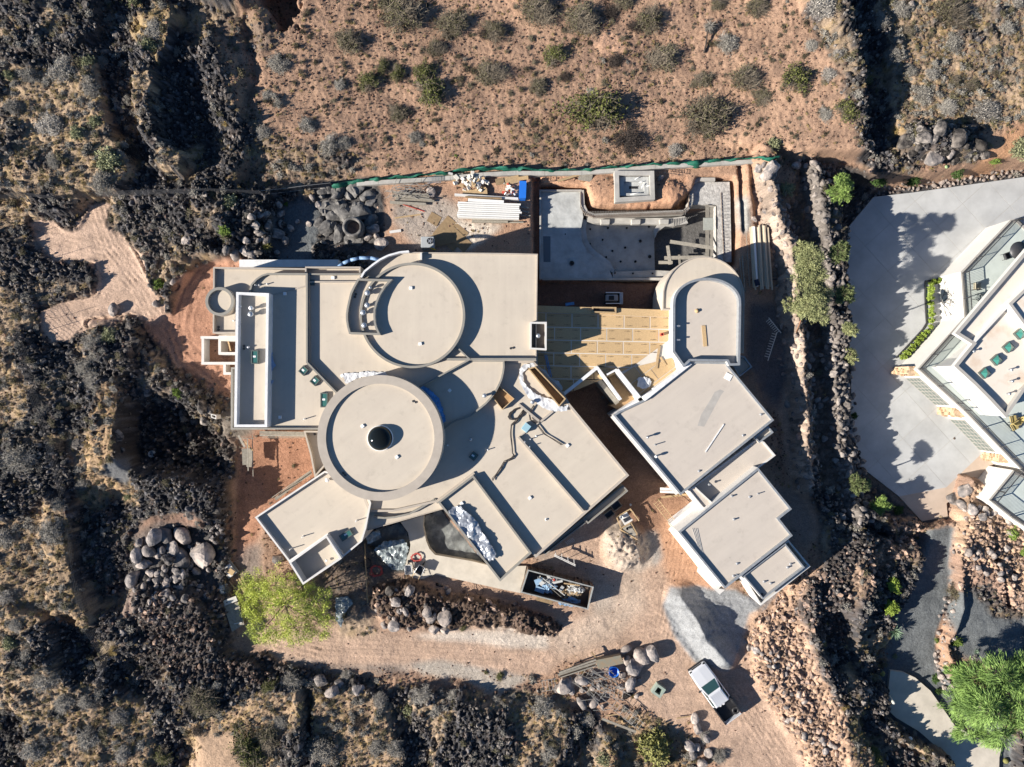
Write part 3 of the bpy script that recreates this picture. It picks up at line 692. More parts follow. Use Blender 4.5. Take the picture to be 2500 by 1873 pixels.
def grid_mesh(name, X, Y, Z, rgb, m):
    NY, NX = X.shape
    co = np.stack([X, Y, Z], -1).astype('f').reshape(-1, 3)
    idx = np.arange(NX * NY).reshape(NY, NX)
    q = np.stack([idx[:-1, :-1], idx[:-1, 1:], idx[1:, 1:], idx[1:, :-1]], -1).reshape(-1, 4)
    me = bpy.data.meshes.new(name)
    me.vertices.add(len(co)); me.vertices.foreach_set('co', co.ravel())
    me.loops.add(q.size); me.loops.foreach_set('vertex_index', q.ravel().astype('i'))
    me.polygons.add(len(q)); me.polygons.foreach_set('loop_start', (np.arange(len(q)) * 4).astype('i'))
    me.polygons.foreach_set('loop_total', np.full(len(q), 4, 'i'))
    me.polygons.foreach_set('use_smooth', np.ones(len(q), bool))
    me.update()
    at = me.color_attributes.new('soil', 'FLOAT_COLOR', 'POINT')
    at.data.foreach_set('color', np.concatenate([rgb.reshape(-1, 3), np.ones((len(co), 1))], 1).astype('f').ravel())
    me.materials.append(m)
    o = bpy.data.objects.new(name, me); COL.objects.link(o)
    return o
def ground_mat():
    m = bpy.data.materials.new('ground'); m.use_nodes = True
    N = m.node_tree.nodes; L = m.node_tree.links; b = N['Principled BSDF']
    b.inputs['Roughness'].default_value = 0.95; b.inputs['Specular IOR Level'].default_value = 0.15
    at = N.new('ShaderNodeAttribute'); at.attribute_name = 'soil'
    geo = N.new('ShaderNodeNewGeometry')
    n1 = N.new('ShaderNodeTexNoise'); n1.inputs['Scale'].default_value = 9; n1.inputs['Detail'].default_value = 6; n1.inputs['Roughness'].default_value = 0.7
    n2 = N.new('ShaderNodeTexNoise'); n2.inputs['Scale'].default_value = 3.5; n2.inputs['Detail'].default_value = 8; n2.inputs['Roughness'].default_value = 0.75
    for n in (n1, n2): L.new(geo.outputs['Position'], n.inputs['Vector'])
    mr = N.new('ShaderNodeMapRange'); mr.inputs[1].default_value = 0.3; mr.inputs[2].default_value = 0.7; mr.inputs[3].default_value = 0.62; mr.inputs[4].default_value = 1.35
    L.new(n1.outputs[0], mr.inputs[0])
    mx = N.new('ShaderNodeMix'); mx.data_type = 'RGBA'; mx.blend_type = 'MULTIPLY'; mx.inputs[0].default_value = 1
    L.new(at.outputs['Color'], mx.inputs[6]); L.new(mr.outputs[0], mx.inputs[7]); L.new(mx.outputs[2], b.inputs['Base Color'])
    bp = N.new('ShaderNodeBump'); bp.inputs['Strength'].default_value = 0.9; bp.inputs['Distance'].default_value = 0.12
    L.new(n2.outputs[0], bp.inputs['Height']); L.new(bp.outputs[0], b.inputs['Normal'])
    return m
M_GROUND = ground_mat()
ground = grid_mesh('ground', gx, gy, h, col, M_GROUND)
tag(ground, kind='structure')
# the desert goes on beyond the surveyed plot
fx = np.concatenate([np.linspace(-420, GX0, 24), np.linspace(GX0, GX1, 28)[1:-1], np.linspace(GX1, 420, 24)])
fy = np.concatenate([np.linspace(-420, GY0, 24), np.linspace(GY0, GY1, 22)[1:-1], np.linspace(GY1, 420, 24)])
FX, FY = np.meshgrid(fx, fy)
inside = (FX > GX0 + 0.5) & (FX < GX1 - 0.5) & (FY > GY0 + 0.5) & (FY < GY1 - 0.5)
edge_h = np.array([[height(min(max(a, GX0), GX1), min(max(b, GY0), GY1)) for a in fx] for b in fy])
dist = np.maximum(np.maximum(GX0 - FX, FX - GX1), np.maximum(GY0 - FY, FY - GY1))
w = np.clip(dist / 40, 0, 1)
FZ = np.where(inside, -6.0, edge_h * (1 - w) + w * (fbm(FX * 0.01, FY * 0.01, 3) * 3) - 0.25)
FC = np.zeros(FX.shape + (3,)); FC[:] = (0.30, 0.2, 0.14)
FC *= (1 + 0.6 * fbm(FX * 0.05, FY * 0.05, 4))[..., None]
desert = grid_mesh('terrain', FX, FY, FZ, np.clip(FC, 0.02, 1), M_GROUND)
tag(desert, kind='structure')
# ------------------------------------------------------------------ stones, twigs, leaves
def two_mats(name, faces_mats, verts, mats, smooth=False):
    me = bpy.data.meshes.new(name)
    me.from_pydata(verts, [], [f for f, _ in faces_mats])
    for mm in mats: me.materials.append(mm)
    me.polygons.foreach_set('material_index', [k for _, k in faces_mats])
    if smooth: me.polygons.foreach_set('use_smooth', [True] * len(faces_mats))
    me.update()
    return me
_icos = {}
def ico(sub):
    if sub not in _icos:
        bm = bmesh.new(); bmesh.ops.create_icosphere(bm, subdivisions=sub, radius=1.0)
        _icos[sub] = (np.array([v.co[:] for v in bm.verts]), [tuple(v.index for v in f.verts) for f in bm.faces])
        bm.free()
    return _icos[sub]
def rock_mesh(seed, m, sub=2, flat=0.75, cuts=9, rough=0.06, name='rock'):
    rs = np.random.RandomState(seed)
    v, f = ico(sub)
    n = rs.normal(size=(cuts, 3)); n /= np.linalg.norm(n, axis=1)[:, None]
    d = rs.uniform(0.56, 0.88, cuts)
    dots = v @ n.T
    r = np.where(dots > 0.25, d / np.maximum(dots, 0.25), 9).min(axis=1)
    r = np.minimum(r, 1.05)
    if rough > 0: r = r * (1 + rough * rs.normal(size=len(r)) * (0.5 if sub > 2 else 1))
    sc = np.array([1, rs.uniform(0.7, 0.95), flat * rs.uniform(0.8, 1.1)])
    w = v * r[:, None] * sc
    me = bpy.data.meshes.new(name)
    me.from_pydata([tuple(p) for p in w], [], f)
    me.materials.append(m); me.update()
    return me
def rock_mat(name, a, b, c=None, scale=1.2, rnd=0.25, bump=0.8):
    m = mat(name, a, 0.95, col2=b, scale=scale, lo=0.42, hi=0.62, bump=bump, bscale=6, rnd_obj=rnd, spec=0.15, detail=8)
    return m
M_LAVA = rock_mat('lava_rock', (0.036, 0.034, 0.034), (0.21, 0.185, 0.165), scale=0.9, rnd=0.7)
M_CINDER = rock_mat('cinder_rock', (0.05, 0.04, 0.038), (0.17, 0.11, 0.085), scale=0.8, rnd=0.5)
M_TANROCK = rock_mat('tan_rock', (0.42, 0.29, 0.215), (0.12, 0.10, 0.095), scale=0.8, rnd=0.4)
M_GREYROCK = rock_mat('grey_boulder', (0.15, 0.14, 0.138), (0.40, 0.345, 0.31), scale=1.1, rnd=0.3)
M_PALEROCK = rock_mat('pale_boulder', (0.42, 0.355, 0.31), (0.17, 0.155, 0.15), scale=1.3, rnd=0.2)
M_WALLROCK = rock_mat('wall_stone', (0.30, 0.245, 0.21), (0.13, 0.12, 0.12), scale=0.7, rnd=0.45)
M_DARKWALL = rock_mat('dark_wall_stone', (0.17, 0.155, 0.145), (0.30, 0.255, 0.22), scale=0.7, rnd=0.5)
M_PEB = rock_mat('hill_stone', (0.10, 0.062, 0.048), (0.20, 0.12, 0.085), scale=1.0, rnd=0.5, bump=0)
def pmat(name, col, var=0.35, rnd=0.2, trans=0.0):
    m = mat(name, col, 0.8, var=var, scale=3.0, rnd_obj=rnd, spec=0.15)
    return m
M_TW_GREY = pmat('grey_twig', (0.37, 0.34, 0.30))
M_TW_TAN = pmat('tan_twig', (0.24, 0.20, 0.15))
M_TW_DARK = pmat('dark_twig', (0.075, 0.06, 0.052))
M_BARK = pmat('bark', (0.17, 0.13, 0.10))
M_LF_OLIVE = pmat('olive_leaf', (0.15, 0.14, 0.075), 0.4)
M_LF_GREEN = pmat('green_leaf', (0.135, 0.145, 0.045), 0.4)
M_LF_GREY = pmat('grey_leaf', (0.31, 0.29, 0.25), 0.35)
M_LF_WHITE = pmat('silver_leaf', (0.40, 0.37, 0.33), 0.3)
M_LF_PALE = pmat('pale_leaf', (0.31, 0.32, 0.18), 0.35)
M_LF_BRIGHT = pmat('bright_leaf', (0.19, 0.27, 0.06), 0.4)
M_LF_YEL = pmat('straw_leaf', (0.42, 0.31, 0.13), 0.35)
M_LF_LIME = pmat('lime_leaf', (0.28, 0.37, 0.07), 0.35)
M_LF_TREE = pmat('willow_leaf', (0.15, 0.33, 0.06), 0.45)
M_LF_OLTREE = pmat('olive_tree_leaf', (0.30, 0.32, 0.15), 0.35)
M_LF_AGAVE = pmat('agave_leaf', (0.26, 0.36, 0.24), 0.3)
M_LF_YELG = pmat('yellow_green_leaf', (0.23, 0.225, 0.08), 0.35)

def shrub_mesh(seed, twig, leaf, nt=110, nl=900, lsize=0.045, height=0.62, tw=0.010, spread=1.0, up=0.25, bare=0.0, name='shrub', ragged=0.25):
    """radius-1 bush: stems fan out from the root, side twigs, small leaf blades near their ends"""
    rs = np.random.RandomState(seed)
    V = []; F = []
    # uneven outline
    ph = rs.uniform(0, 6.28, 4); am = rs.uniform(0.05, ragged, 4)
    def reach(a): return 1 - sum(am[k] * (0.5 + 0.5 * math.sin((k + 2) * a + ph[k])) for k in range(4)) * 0.8
    tips = []
    def blade(p, q, w):
        d = (q[0] - p[0], q[1] - p[1], q[2] - p[2])
        L = math.hypot(d[0], d[1]) + 1e-6
        s = (-d[1] / L * w, d[0] / L * w, 0)
        n = len(V)
        V.extend([(p[0] - s[0], p[1] - s[1], p[2]), (p[0] + s[0], p[1] + s[1], p[2]), (q[0], q[1], q[2])])
        F.append(((n, n + 1, n + 2), 0))
    for i in range(nt):
        a = rs.uniform(0, 6.283); e = rs.uniform(up, 1.45); r = reach(a) * rs.uniform(0.65, 1.0)
        q = (math.cos(a) * math.cos(e) * r * spread, math.sin(a) * math.cos(e) * r * spread, max(0.06, math.sin(e) * r * height))
        mid = tuple(q[k] * 0.5 + rs.normal() * 0.05 for k in range(3))
        o = (rs.normal() * 0.06, rs.normal() * 0.06, 0)
        blade(o, mid, tw * 1.6); blade(mid, q, tw)
        tips.append((q, mid))
        for _ in range(4):
            t = rs.uniform(0.1, 0.9)
            p = tuple(mid[k] * (1 - t) + q[k] * t for k in range(3))
            z = (p[0] + rs.normal() * 0.13, p[1] + rs.normal() * 0.13, max(0.03, p[2] + abs(rs.normal()) * 0.09))
            blade(p, z, tw * 0.7)
            tips.append((z, p))
    for i in range(nl):
        q, p = tips[rs.randint(len(tips))]
        t = rs.uniform(0.4, 1.1)
        c = [p[k] * (1 - t) + q[k] * t + rs.normal() * 0.035 for k in range(3)]
        if bare and (math.sin(c[0] * 4 + ph[0]) + math.sin(c[1] * 5 + ph[1])) < bare: continue
        s = lsize * rs.uniform(0.6, 1.4)
        a = rs.uniform(0, 6.283); ti = rs.normal() * 0.6
        d1 = (math.cos(a) * s, math.sin(a) * s, ti * s); d2 = (-math.sin(a) * s * 0.55, math.cos(a) * s * 0.55, rs.normal() * 0.6 * s)
        n = len(V)
        V.extend([tuple(c[k] - d1[k] for k in range(3)), tuple(c[k] + d2[k] for k in range(3)), tuple(c[k] + d1[k] for k in range(3)), tuple(c[k] - d2[k] for k in range(3))])
        F.append(((n, n + 1, n + 2, n + 3), 1))
    return two_mats(name, F, V, [twig, leaf])
SH = {
    'olive':  [shrub_mesh(100 + i, M_TW_TAN, M_LF_OLIVE, 330, 1500, 0.022, bare=-0.7, tw=0.012) for i in range(3)],
    'green':  [shrub_mesh(110 + i, M_TW_TAN, M_LF_GREEN, 260, 2400, 0.026, bare=-1.0, tw=0.012) for i in range(3)],
    'grey':   [shrub_mesh(120 + i, M_TW_GREY, M_LF_GREY, 330, 1500, 0.024, height=0.55, tw=0.012) for i in range(3)],
    'white':  [shrub_mesh(130 + i, M_TW_GREY, M_LF_WHITE, 330, 1700, 0.026, height=0.6, tw=0.012) for i in range(2)],
    'pale':   [shrub_mesh(140 + i, M_TW_GREY, M_LF_PALE, 100, 2600, 0.042, height=0.65, ragged=0.4) for i in range(2)],
    'bright': [shrub_mesh(150 + i, M_TW_TAN, M_LF_BRIGHT, 100, 2800, 0.045, height=0.8, ragged=0.35) for i in range(2)],
    'straw':  [shrub_mesh(160 + i, M_LF_YEL, M_LF_YEL, 220, 500, 0.03, height=0.5) for i in range(2)],
    'dead':   [shrub_mesh(170 + i, M_TW_DARK, M_TW_DARK, 200, 300, 0.02, height=0.5) for i in range(2)],
    'yellowgreen': [shrub_mesh(180 + i, M_TW_TAN, M_LF_YELG, 100, 2600, 0.045, height=0.8) for i in range(2)],
    'mound':  [shrub_mesh(190, M_TW_TAN, M_LF_LIME, 80, 5200, 0.05, height=0.85, ragged=0.12)],
}
# ---- scattered cover, placed as instances
def lib_obj(me):
    return bpy.data.objects.new('source_' + me.name, me)
def scatter(name, pts, rots, scls, meshes, label_kind='stuff'):
    me = bpy.data.meshes.new(name)
    n = len(pts)
    me.vertices.add(n); me.vertices.foreach_set('co', np.asarray(pts, 'f').ravel())
    a = me.attributes.new('rot', 'FLOAT_VECTOR', 'POINT'); a.data.foreach_set('vector', np.asarray(rots, 'f').ravel())
    a = me.attributes.new('scl', 'FLOAT_VECTOR', 'POINT'); a.data.foreach_set('vector', np.asarray(scls, 'f').ravel())
    me.update()
    o = bpy.data.objects.new(name, me); COL.objects.link(o)
    ng = bpy.data.node_groups.new(name + '_nodes', 'GeometryNodeTree')
    ng.interface.new_socket('Geometry', in_out='INPUT', socket_type='NodeSocketGeometry')
    ng.interface.new_socket('Geometry', in_out='OUTPUT', socket_type='NodeSocketGeometry')
    N = ng.nodes; L = ng.links
    gi = N.new('NodeGroupInput'); go = N.new('NodeGroupOutput')
    ip = N.new('GeometryNodeInstanceOnPoints'); jn = N.new('GeometryNodeJoinGeometry')
    L.new(gi.outputs[0], ip.inputs['Points'])
    for mm in meshes:
        oi = N.new('GeometryNodeObjectInfo'); oi.inputs['Object'].default_value = lib_obj(mm); oi.inputs['As Instance'].default_value = True
        L.new(oi.outputs['Geometry'], jn.inputs[0])
    L.new(jn.outputs[0], ip.inputs['Instance']); ip.inputs['Pick Instance'].default_value = len(meshes) > 1
    ra = N.new('GeometryNodeInputNamedAttribute'); ra.data_type = 'FLOAT_VECTOR'; ra.inputs['Name'].default_value = 'rot'
    sa = N.new('GeometryNodeInputNamedAttribute'); sa.data_type = 'FLOAT_VECTOR'; sa.inputs['Name'].default_value = 'scl'
    L.new(ra.outputs['Attribute'], ip.inputs['Rotation']); L.new(sa.outputs['Attribute'], ip.inputs['Scale'])
    L.new(ip.outputs[0], go.inputs[0])
    md = o.modifiers.new('scatter', 'NODES'); md.node_group = ng
    tag(o, kind=label_kind)
    return o
_sr = np.random.RandomState(5)
ATT = {'lava': lava, 'scr': scr, 'smo': smo, 'rub': rub, 'peb': peb}
def pick(n, dens):
    """n tries over the plot, kept with the local density dens(lava, scr, smo, rub, peb, patch, u, v)"""
    x = _sr.uniform(-50.5, 52.5, n); y = _sr.uniform(-38.5, 38.5, n)
    a = (x - GX0) / GS; b = (y - GY0) / GS; i = a.astype(int); j = b.astype(int)
    z = h[j, i]
    g = {k: q[j, i] for k, q in ATT.items()}
    patch = fbm(x * 0.6 + 3, y * 0.6 + 9, 3) + 0.5
    u, v = uv_of(x, y, z)
    keep = _sr.uniform(0, 1, n) < dens(g['lava'], g['scr'], g['smo'], g['rub'], g['peb'], patch, u, v)
    # nothing grows or lies inside the house footprint or on the neighbour's paving
    keep &= ~((u > 575) & (u < 1310) & (v > 650) & (v < 1050)) & ~((u > 1290) & (u < 1880) & (v > 760) & (v < 1200) & (np.abs(u - 1450) > 110 + (v - 1000) * 0.0))
    keep &= ~((u > 2072) & (v > 520) & (v < 1130)) & ~((u > 2150) & (v > 480) & (v < 1240)) & ~((u > 1318) & (u < 1790) & (v > 462) & (v < 690))
    return x[keep], y[keep], z[keep]
def strew(name, n, dens, meshes, smin, smax, power=2.0, sink=0.2, tilt=3.14, zs=1.0):
    x, y, z = pick(n, dens)
    m = len(x)
    s = smin + (smax - smin) * _sr.uniform(0, 1, m) ** power
    r = np.stack([_sr.uniform(-tilt, tilt, m), _sr.uniform(-tilt, tilt, m), _sr.uniform(0, 6.283, m)], 1)
    sc = np.stack([s * _sr.uniform(0.8, 1.2, m), s * _sr.uniform(0.8, 1.2, m), s * zs * _sr.uniform(0.8, 1.2, m)], 1)
    return scatter(name, np.stack([x, y, z - s * sink], 1), r, sc, meshes)
_rm = lambda m, k, s0, sub=1: [rock_mesh(s0 + i, m, sub, 0.8, 7, 0.10) for i in range(k)]
strew('lava_rubble', 260000, lambda l, s, sm_, r, p, pa, u, v: l * (1 - sm_) * np.clip(0.15 + pa * 1.1, 0.06, 1), _rm(M_LAVA, 5, 300), 0.05, 0.32, 3.0, 0.15)
strew('lava_blocks', 5200, lambda l, s, sm_, r, p, pa, u, v: l * (1 - sm_) * np.clip(pa * 1.4 - .3, 0.02, 1), [rock_mesh(390 + i, M_LAVA, 2, 0.7, 9, 0.06) for i in range(4)], 0.25, 0.85, 2.4, 0.35, 0.5, 0.7)
strew('cinder_rubble', 60000, lambda l, s, sm_, r, p, pa, u, v: np.clip(l * 0.10 + 0.9 * r * (u < 1400) * (v > 1250) + 0.3 * r * (u > 1900) * (v > 1300), 0, 1), _rm(M_CINDER, 4, 320), 0.08, 0.30, 2.0, 0.15)
strew('tan_rubble', 150000, lambda l, s, sm_, r, p, pa, u, v: np.clip(0.95 * r * (u > 1780) * (u < 2110) * (v > 1300) * np.clip((2080 - u) / 120, 0.1, 1) + 0.7 * r * (u > 2120) + 0.10 * r * (u < 1400), 0, 1), _rm(M_TANROCK, 4, 340), 0.07, 0.42, 2.6, 0.15)
strew('hill_stones', 190000, lambda l, s, sm_, r, p, pa, u, v: np.clip(p * (1 - l) * (1 - sm_ * 0.85) * np.clip(0.25 + pa * 0.9, 0.05, 1), 0, 1), _rm(M_PEB, 4, 360), 0.035, 0.15, 2.2, 0.1)
tuft = [shrub_mesh(400 + i, M_LF_YEL, M_TW_TAN, 26, 30, 0.08, height=0.8, tw=0.04, name='tuft') for i in range(3)]
tuftg = [shrub_mesh(410 + i, M_TW_TAN, M_TW_TAN, 30, 40, 0.08, height=0.8, tw=0.04, name='tuft') for i in range(2)]
twig = [shrub_mesh(420 + i, M_TW_GREY, M_LF_GREY, 60, 260, 0.06, height=0.7, tw=0.02, name='twiggy_tuft') for i in range(3)] + [shrub_mesh(424, M_TW_TAN, M_LF_OLIVE, 60, 220, 0.06, height=0.7, tw=0.02, name='twiggy_tuft')]
hillbrush = [shrub_mesh(430 + i, M_TW_TAN if i % 2 else M_TW_DARK, M_LF_OLIVE, 90, 160, 0.04, height=0.6, tw=0.018, name='low_brush') for i in range(4)]
strew('hillside_vegetation', 26000, lambda l, s, sm_, r, p, pa, u, v: np.clip((u > 560) * (v < 430) * (1 - l) * (1 - sm_) * np.clip(pa * 2.2 - 0.85, 0.02, 1) * 0.5, 0, 1), hillbrush, 0.22, 0.62, 1.8, 0.03, 0.2)
strew('basin_rubble', 16000, lambda l, s, sm_, r, p, pa, u, v: ((((u - 415) / 150) ** 2 + ((v - 1070) / 105) ** 2) < 1) * np.clip(pa * 0.9, 0.05, 1) * 0.6, _rm(M_LAVA, 3, 380), 0.08, 0.42, 2.6, 0.35)
strew('dry_grass', 60000, lambda l, s, sm_, r, p, pa, u, v: np.clip((s * 0.9 + 0.25 * p * (1 - l)) * (1 - sm_) * (1 - r) * np.clip(pa * 1.6 - 0.25, 0, 1), 0, 1), tuft, 0.12, 0.38, 1.5, 0.02, 0.15)
strew('dry_undergrowth', 50000, lambda l, s, sm_, r, p, pa, u, v: np.clip((s * 0.8 + 0.4 * p * (1 - l)) * (1 - sm_) * (1 - r) * np.clip(0.9 - pa, 0.1, 1), 0, 1), tuftg, 0.10, 0.32, 1.5, 0.02, 0.15)
strew('scrub_vegetation', 16000, lambda l, s, sm_, r, p, pa, u, v: np.clip((s * 0.8 + 0.34 * l + 0.05 * p) * (1 - sm_) * (1 - r * 0.7) * ((u > 400) * (u < 1900) * (v < 400) * -0.85 + 1), 0, 1), twig, 0.25, 0.75, 1.6, 0.03, 0.15)

# scrub going on over the desert outside the plot
_n = 5200
_x = _sr.uniform(-150, 150, _n); _y = _sr.uniform(-130, 130, _n)
_k = ((_x < GX0) | (_x > GX1) | (_y < GY0) | (_y > GY1)); _x = _x[_k]; _y = _y[_k]
_d = np.maximum(np.maximum(GX0 - _x, _x - GX1), np.maximum(GY0 - _y, _y - GY1)); _w = np.clip(_d / 40, 0, 1)
_e = np.array([height(min(max(a, GX0), GX1), min(max(b, GY0), GY1)) for a, b in zip(_x, _y)])
_z = _e * (1 - _w) + _w * (fbm(_x * 0.01, _y * 0.01, 3) * 3) - 0.3
_s = _sr.uniform(0.4, 1.5, len(_x))
scatter('far_scrub_vegetation', np.stack([_x, _y, _z], 1), np.stack([0 * _x, 0 * _x, _sr.uniform(0, 6.28, len(_x))], 1), np.stack([_s, _s, _s], 1), SH['olive'] + SH['grey'] + [hillbrush[0]])
# ------------------------------------------------------------------ building materials
def roof_mat(name, a, b, seam=0.0, ang=0.0):
    m = mat(name, a, 0.85, col2=b, scale=0.35, lo=0.3, hi=0.75, bump=0.12, bscale=2.0, spec=0.2, coord='World')
    N = m.node_tree.nodes; L = m.node_tree.links; bs = N['Principled BSDF']
    src = bs.inputs['Base Color'].links[0].from_socket
    geo = N.new('ShaderNodeNewGeometry')
    rot = N.new('ShaderNodeVectorRotate'); rot.rotation_type = 'Z_AXIS'; rot.inputs['Angle'].default_value = R(ang)
    L.new(geo.outputs['Position'], rot.inputs['Vector'])
    # stains
    n3 = N.new('ShaderNodeTexNoise'); n3.inputs['Scale'].default_value = 1.1; n3.inputs['Detail'].default_value = 9; n3.inputs['Roughness'].default_value = 0.7
    L.new(geo.outputs['Position'], n3.inputs['Vector'])
    mr = N.new('ShaderNodeMapRange'); mr.inputs[1].default_value = 0.55; mr.inputs[2].default_value = 0.8; mr.inputs[3].default_value = 1.0; mr.inputs[4].default_value = 0.8
    L.new(n3.outputs[0], mr.inputs[0])
    # lapped membrane sheets about 1.7 m wide
    sx = N.new('ShaderNodeSeparateXYZ'); L.new(rot.outputs[0], sx.inputs[0])
    mm = N.new('ShaderNodeMath'); mm.operation = 'PINGPONG'; mm.inputs[1].default_value = 0.87; L.new(sx.outputs[0], mm.inputs[0])
    m2 = N.new('ShaderNodeMapRange'); m2.inputs[1].default_value = 0.0; m2.inputs[2].default_value = 0.03; m2.inputs[3].default_value = 1 - seam; m2.inputs[4].default_value = 1.0
    L.new(mm.outputs[0], m2.inputs[0])
    # drag marks along the sheets
    st = N.new('ShaderNodeTexNoise'); st.inputs['Scale'].default_value = 1.0; st.inputs['Detail'].default_value = 4
    mp = N.new('ShaderNodeMapping'); mp.inputs['Scale'].default_value = (2.2, 0.12, 1); L.new(rot.outputs[0], mp.inputs[0]); L.new(mp.outputs[0], st.inputs['Vector'])
    m3 = N.new('ShaderNodeMapRange'); m3.inputs[1].default_value = 0.3; m3.inputs[2].default_value = 0.7; m3.inputs[3].default_value = 0.97; m3.inputs[4].default_value = 1.03
    L.new(st.outputs[0], m3.inputs[0])
    a1 = N.new('ShaderNodeMath'); a1.operation = 'MULTIPLY'; L.new(mr.outputs[0], a1.inputs[0]); L.new(m2.outputs[0], a1.inputs[1])
    a2 = N.new('ShaderNodeMath'); a2.operation = 'MULTIPLY'; L.new(a1.outputs[0], a2.inputs[0]); L.new(m3.outputs[0], a2.inputs[1])
    mu = N.new('ShaderNodeMix'); mu.data_type = 'RGBA'; mu.blend_type = 'MULTIPLY'; mu.inputs[0].default_value = 1
    L.new(src, mu.inputs[6]); L.new(a2.outputs[0], mu.inputs[7]); L.new(mu.outputs[2], bs.inputs['Base Color'])
    return m
M_ROOF = roof_mat('roof_coating', (0.53, 0.468, 0.385), (0.475, 0.415, 0.345), 0.018)
M_ROOFD = roof_mat('roof_coating_diagonal', (0.53, 0.468, 0.385), (0.48, 0.42, 0.35), 0.015, 53)
M_ROOFE = roof_mat('roof_coating_east', (0.50, 0.445, 0.385), (0.46, 0.41, 0.36), 0.01, 53)
M_PAR = mat('parapet_coating', (0.42, 0.37, 0.315), 0.8, var=0.12, scale=1.5, spec=0.2)
M_PARG = mat('parapet_grey', (0.265, 0.25, 0.22), 0.7, var=0.12, scale=1.5, spec=0.25)
M_PARW = mat('parapet_white', (0.62, 0.60, 0.57), 0.6, var=0.1, scale=2.0, spec=0.3)
M_MEMB = mat('white_membrane', (0.72, 0.72, 0.72), 0.45, var=0.15, scale=1.2, bump=0.4, bscale=5, spec=0.4)
M_METAL = mat('galvanised_coping', (0.36, 0.38, 0.40), 0.45, var=0.25, scale=4.0, metal=0.35, spec=0.5)
M_STUCCO = mat('stucco_wall', (0.50, 0.44, 0.37), 0.9, var=0.1, scale=1.0, bump=0.2, bscale=12)
M_STUCCOW = mat('pale_wall', (0.66, 0.62, 0.55), 0.9, var=0.1, scale=1.0)
M_CONC = mat('concrete', (0.44, 0.42, 0.385), 0.9, var=0.25, scale=1.0, bump=0.3, bscale=5)
M_CONCW = mat('wet_concrete', (0.47, 0.48, 0.47), 0.85, var=0.3, scale=0.9, bump=0.5, bscale=3)
M_PATH = mat('path_concrete', (0.56, 0.51, 0.43), 0.9, var=0.2, scale=0.7, bump=0.15, bscale=6)
M_OSB = mat('sheathing_board', (0.53, 0.37, 0.20), 0.85, var=0.25, scale=14, bump=0.15, bscale=40, rnd_obj=0.09, coord='World')
M_OSBD = mat('old_plywood', (0.30, 0.21, 0.12), 0.85, var=0.3, scale=4)
M_PLY = mat('plywood', (0.42, 0.27, 0.14), 0.8, var=0.2, scale=5)
M_WOOD = mat('sawn_timber', (0.48, 0.34, 0.19), 0.8, var=0.25, scale=6, rnd_obj=0.15)
M_WOODG = mat('weathered_timber', (0.33, 0.30, 0.25), 0.85, var=0.3, scale=5, rnd_obj=0.2)
M_TAPE = mat('seam_tape', (0.62, 0.58, 0.52), 0.7, var=0.1, scale=3)
M_INK = mat('print_ink', (0.13, 0.09, 0.05), 0.8)
M_BLACK = mat('black_rubber', (0.02, 0.02, 0.022), 0.5, spec=0.4)
M_DKMET = mat('dark_metal', (0.06, 0.06, 0.065), 0.45, metal=0.4, spec=0.5)
M_BRONZE = mat('bronze_frame', (0.10, 0.12, 0.11), 0.45, metal=0.3, spec=0.5)
M_WHITE = mat('white_plastic', (0.80, 0.80, 0.79), 0.4, spec=0.5)
M_GALV = mat('galvanised_steel', (0.50, 0.52, 0.55), 0.35, var=0.2, scale=6, metal=0.6, spec=0.5)
M_BLUEP = mat('blue_paint', (0.02, 0.16, 0.62), 0.4, var=0.1, scale=3, spec=0.5)
M_BLUES = mat('blue_sheet', (0.10, 0.33, 0.72), 0.4, var=0.35, scale=3, bump=0.5, bscale=3, spec=0.5)
M_TEAL = mat('skylight_glass', (0.045, 0.14, 0.125), 0.06, spec=0.9)
M_GLASS = mat('dark_glass', (0.008, 0.010, 0.010), 0.05, spec=0.35)
M_RED = mat('red_plastic', (0.45, 0.06, 0.04), 0.5)
M_ORANGE = mat('terracotta', (0.50, 0.22, 0.10), 0.7)

house = thing('house', 'large beige flat-roofed house under construction with two circular roof drums', 'house', P(1000, 950, 0.0))
def wing(poly, zsurf, ztop, w=0.14, zbase=-0.6, roof=None, par=None, wall=None, parent=None, roofz=True):
    """walls, a parapet ring and the roof sheet inside it; poly in photo pixels at the parapet's height"""
    parent = parent or house
    o, i = inset(PX(poly, ztop), w)
    MB().prism(o, zbase, ztop - 0.12, cap=False).build('wall', wall or M_STUCCO, parent)
    MB().ring(o, i, ztop - 0.12, ztop, zsurf - 0.05).build('parapet', par or M_PARG, parent)
    if roofz:
        MB().prism(i, zsurf - 0.25, zsurf).build('roof', roof or M_ROOF, parent)
    return o, i
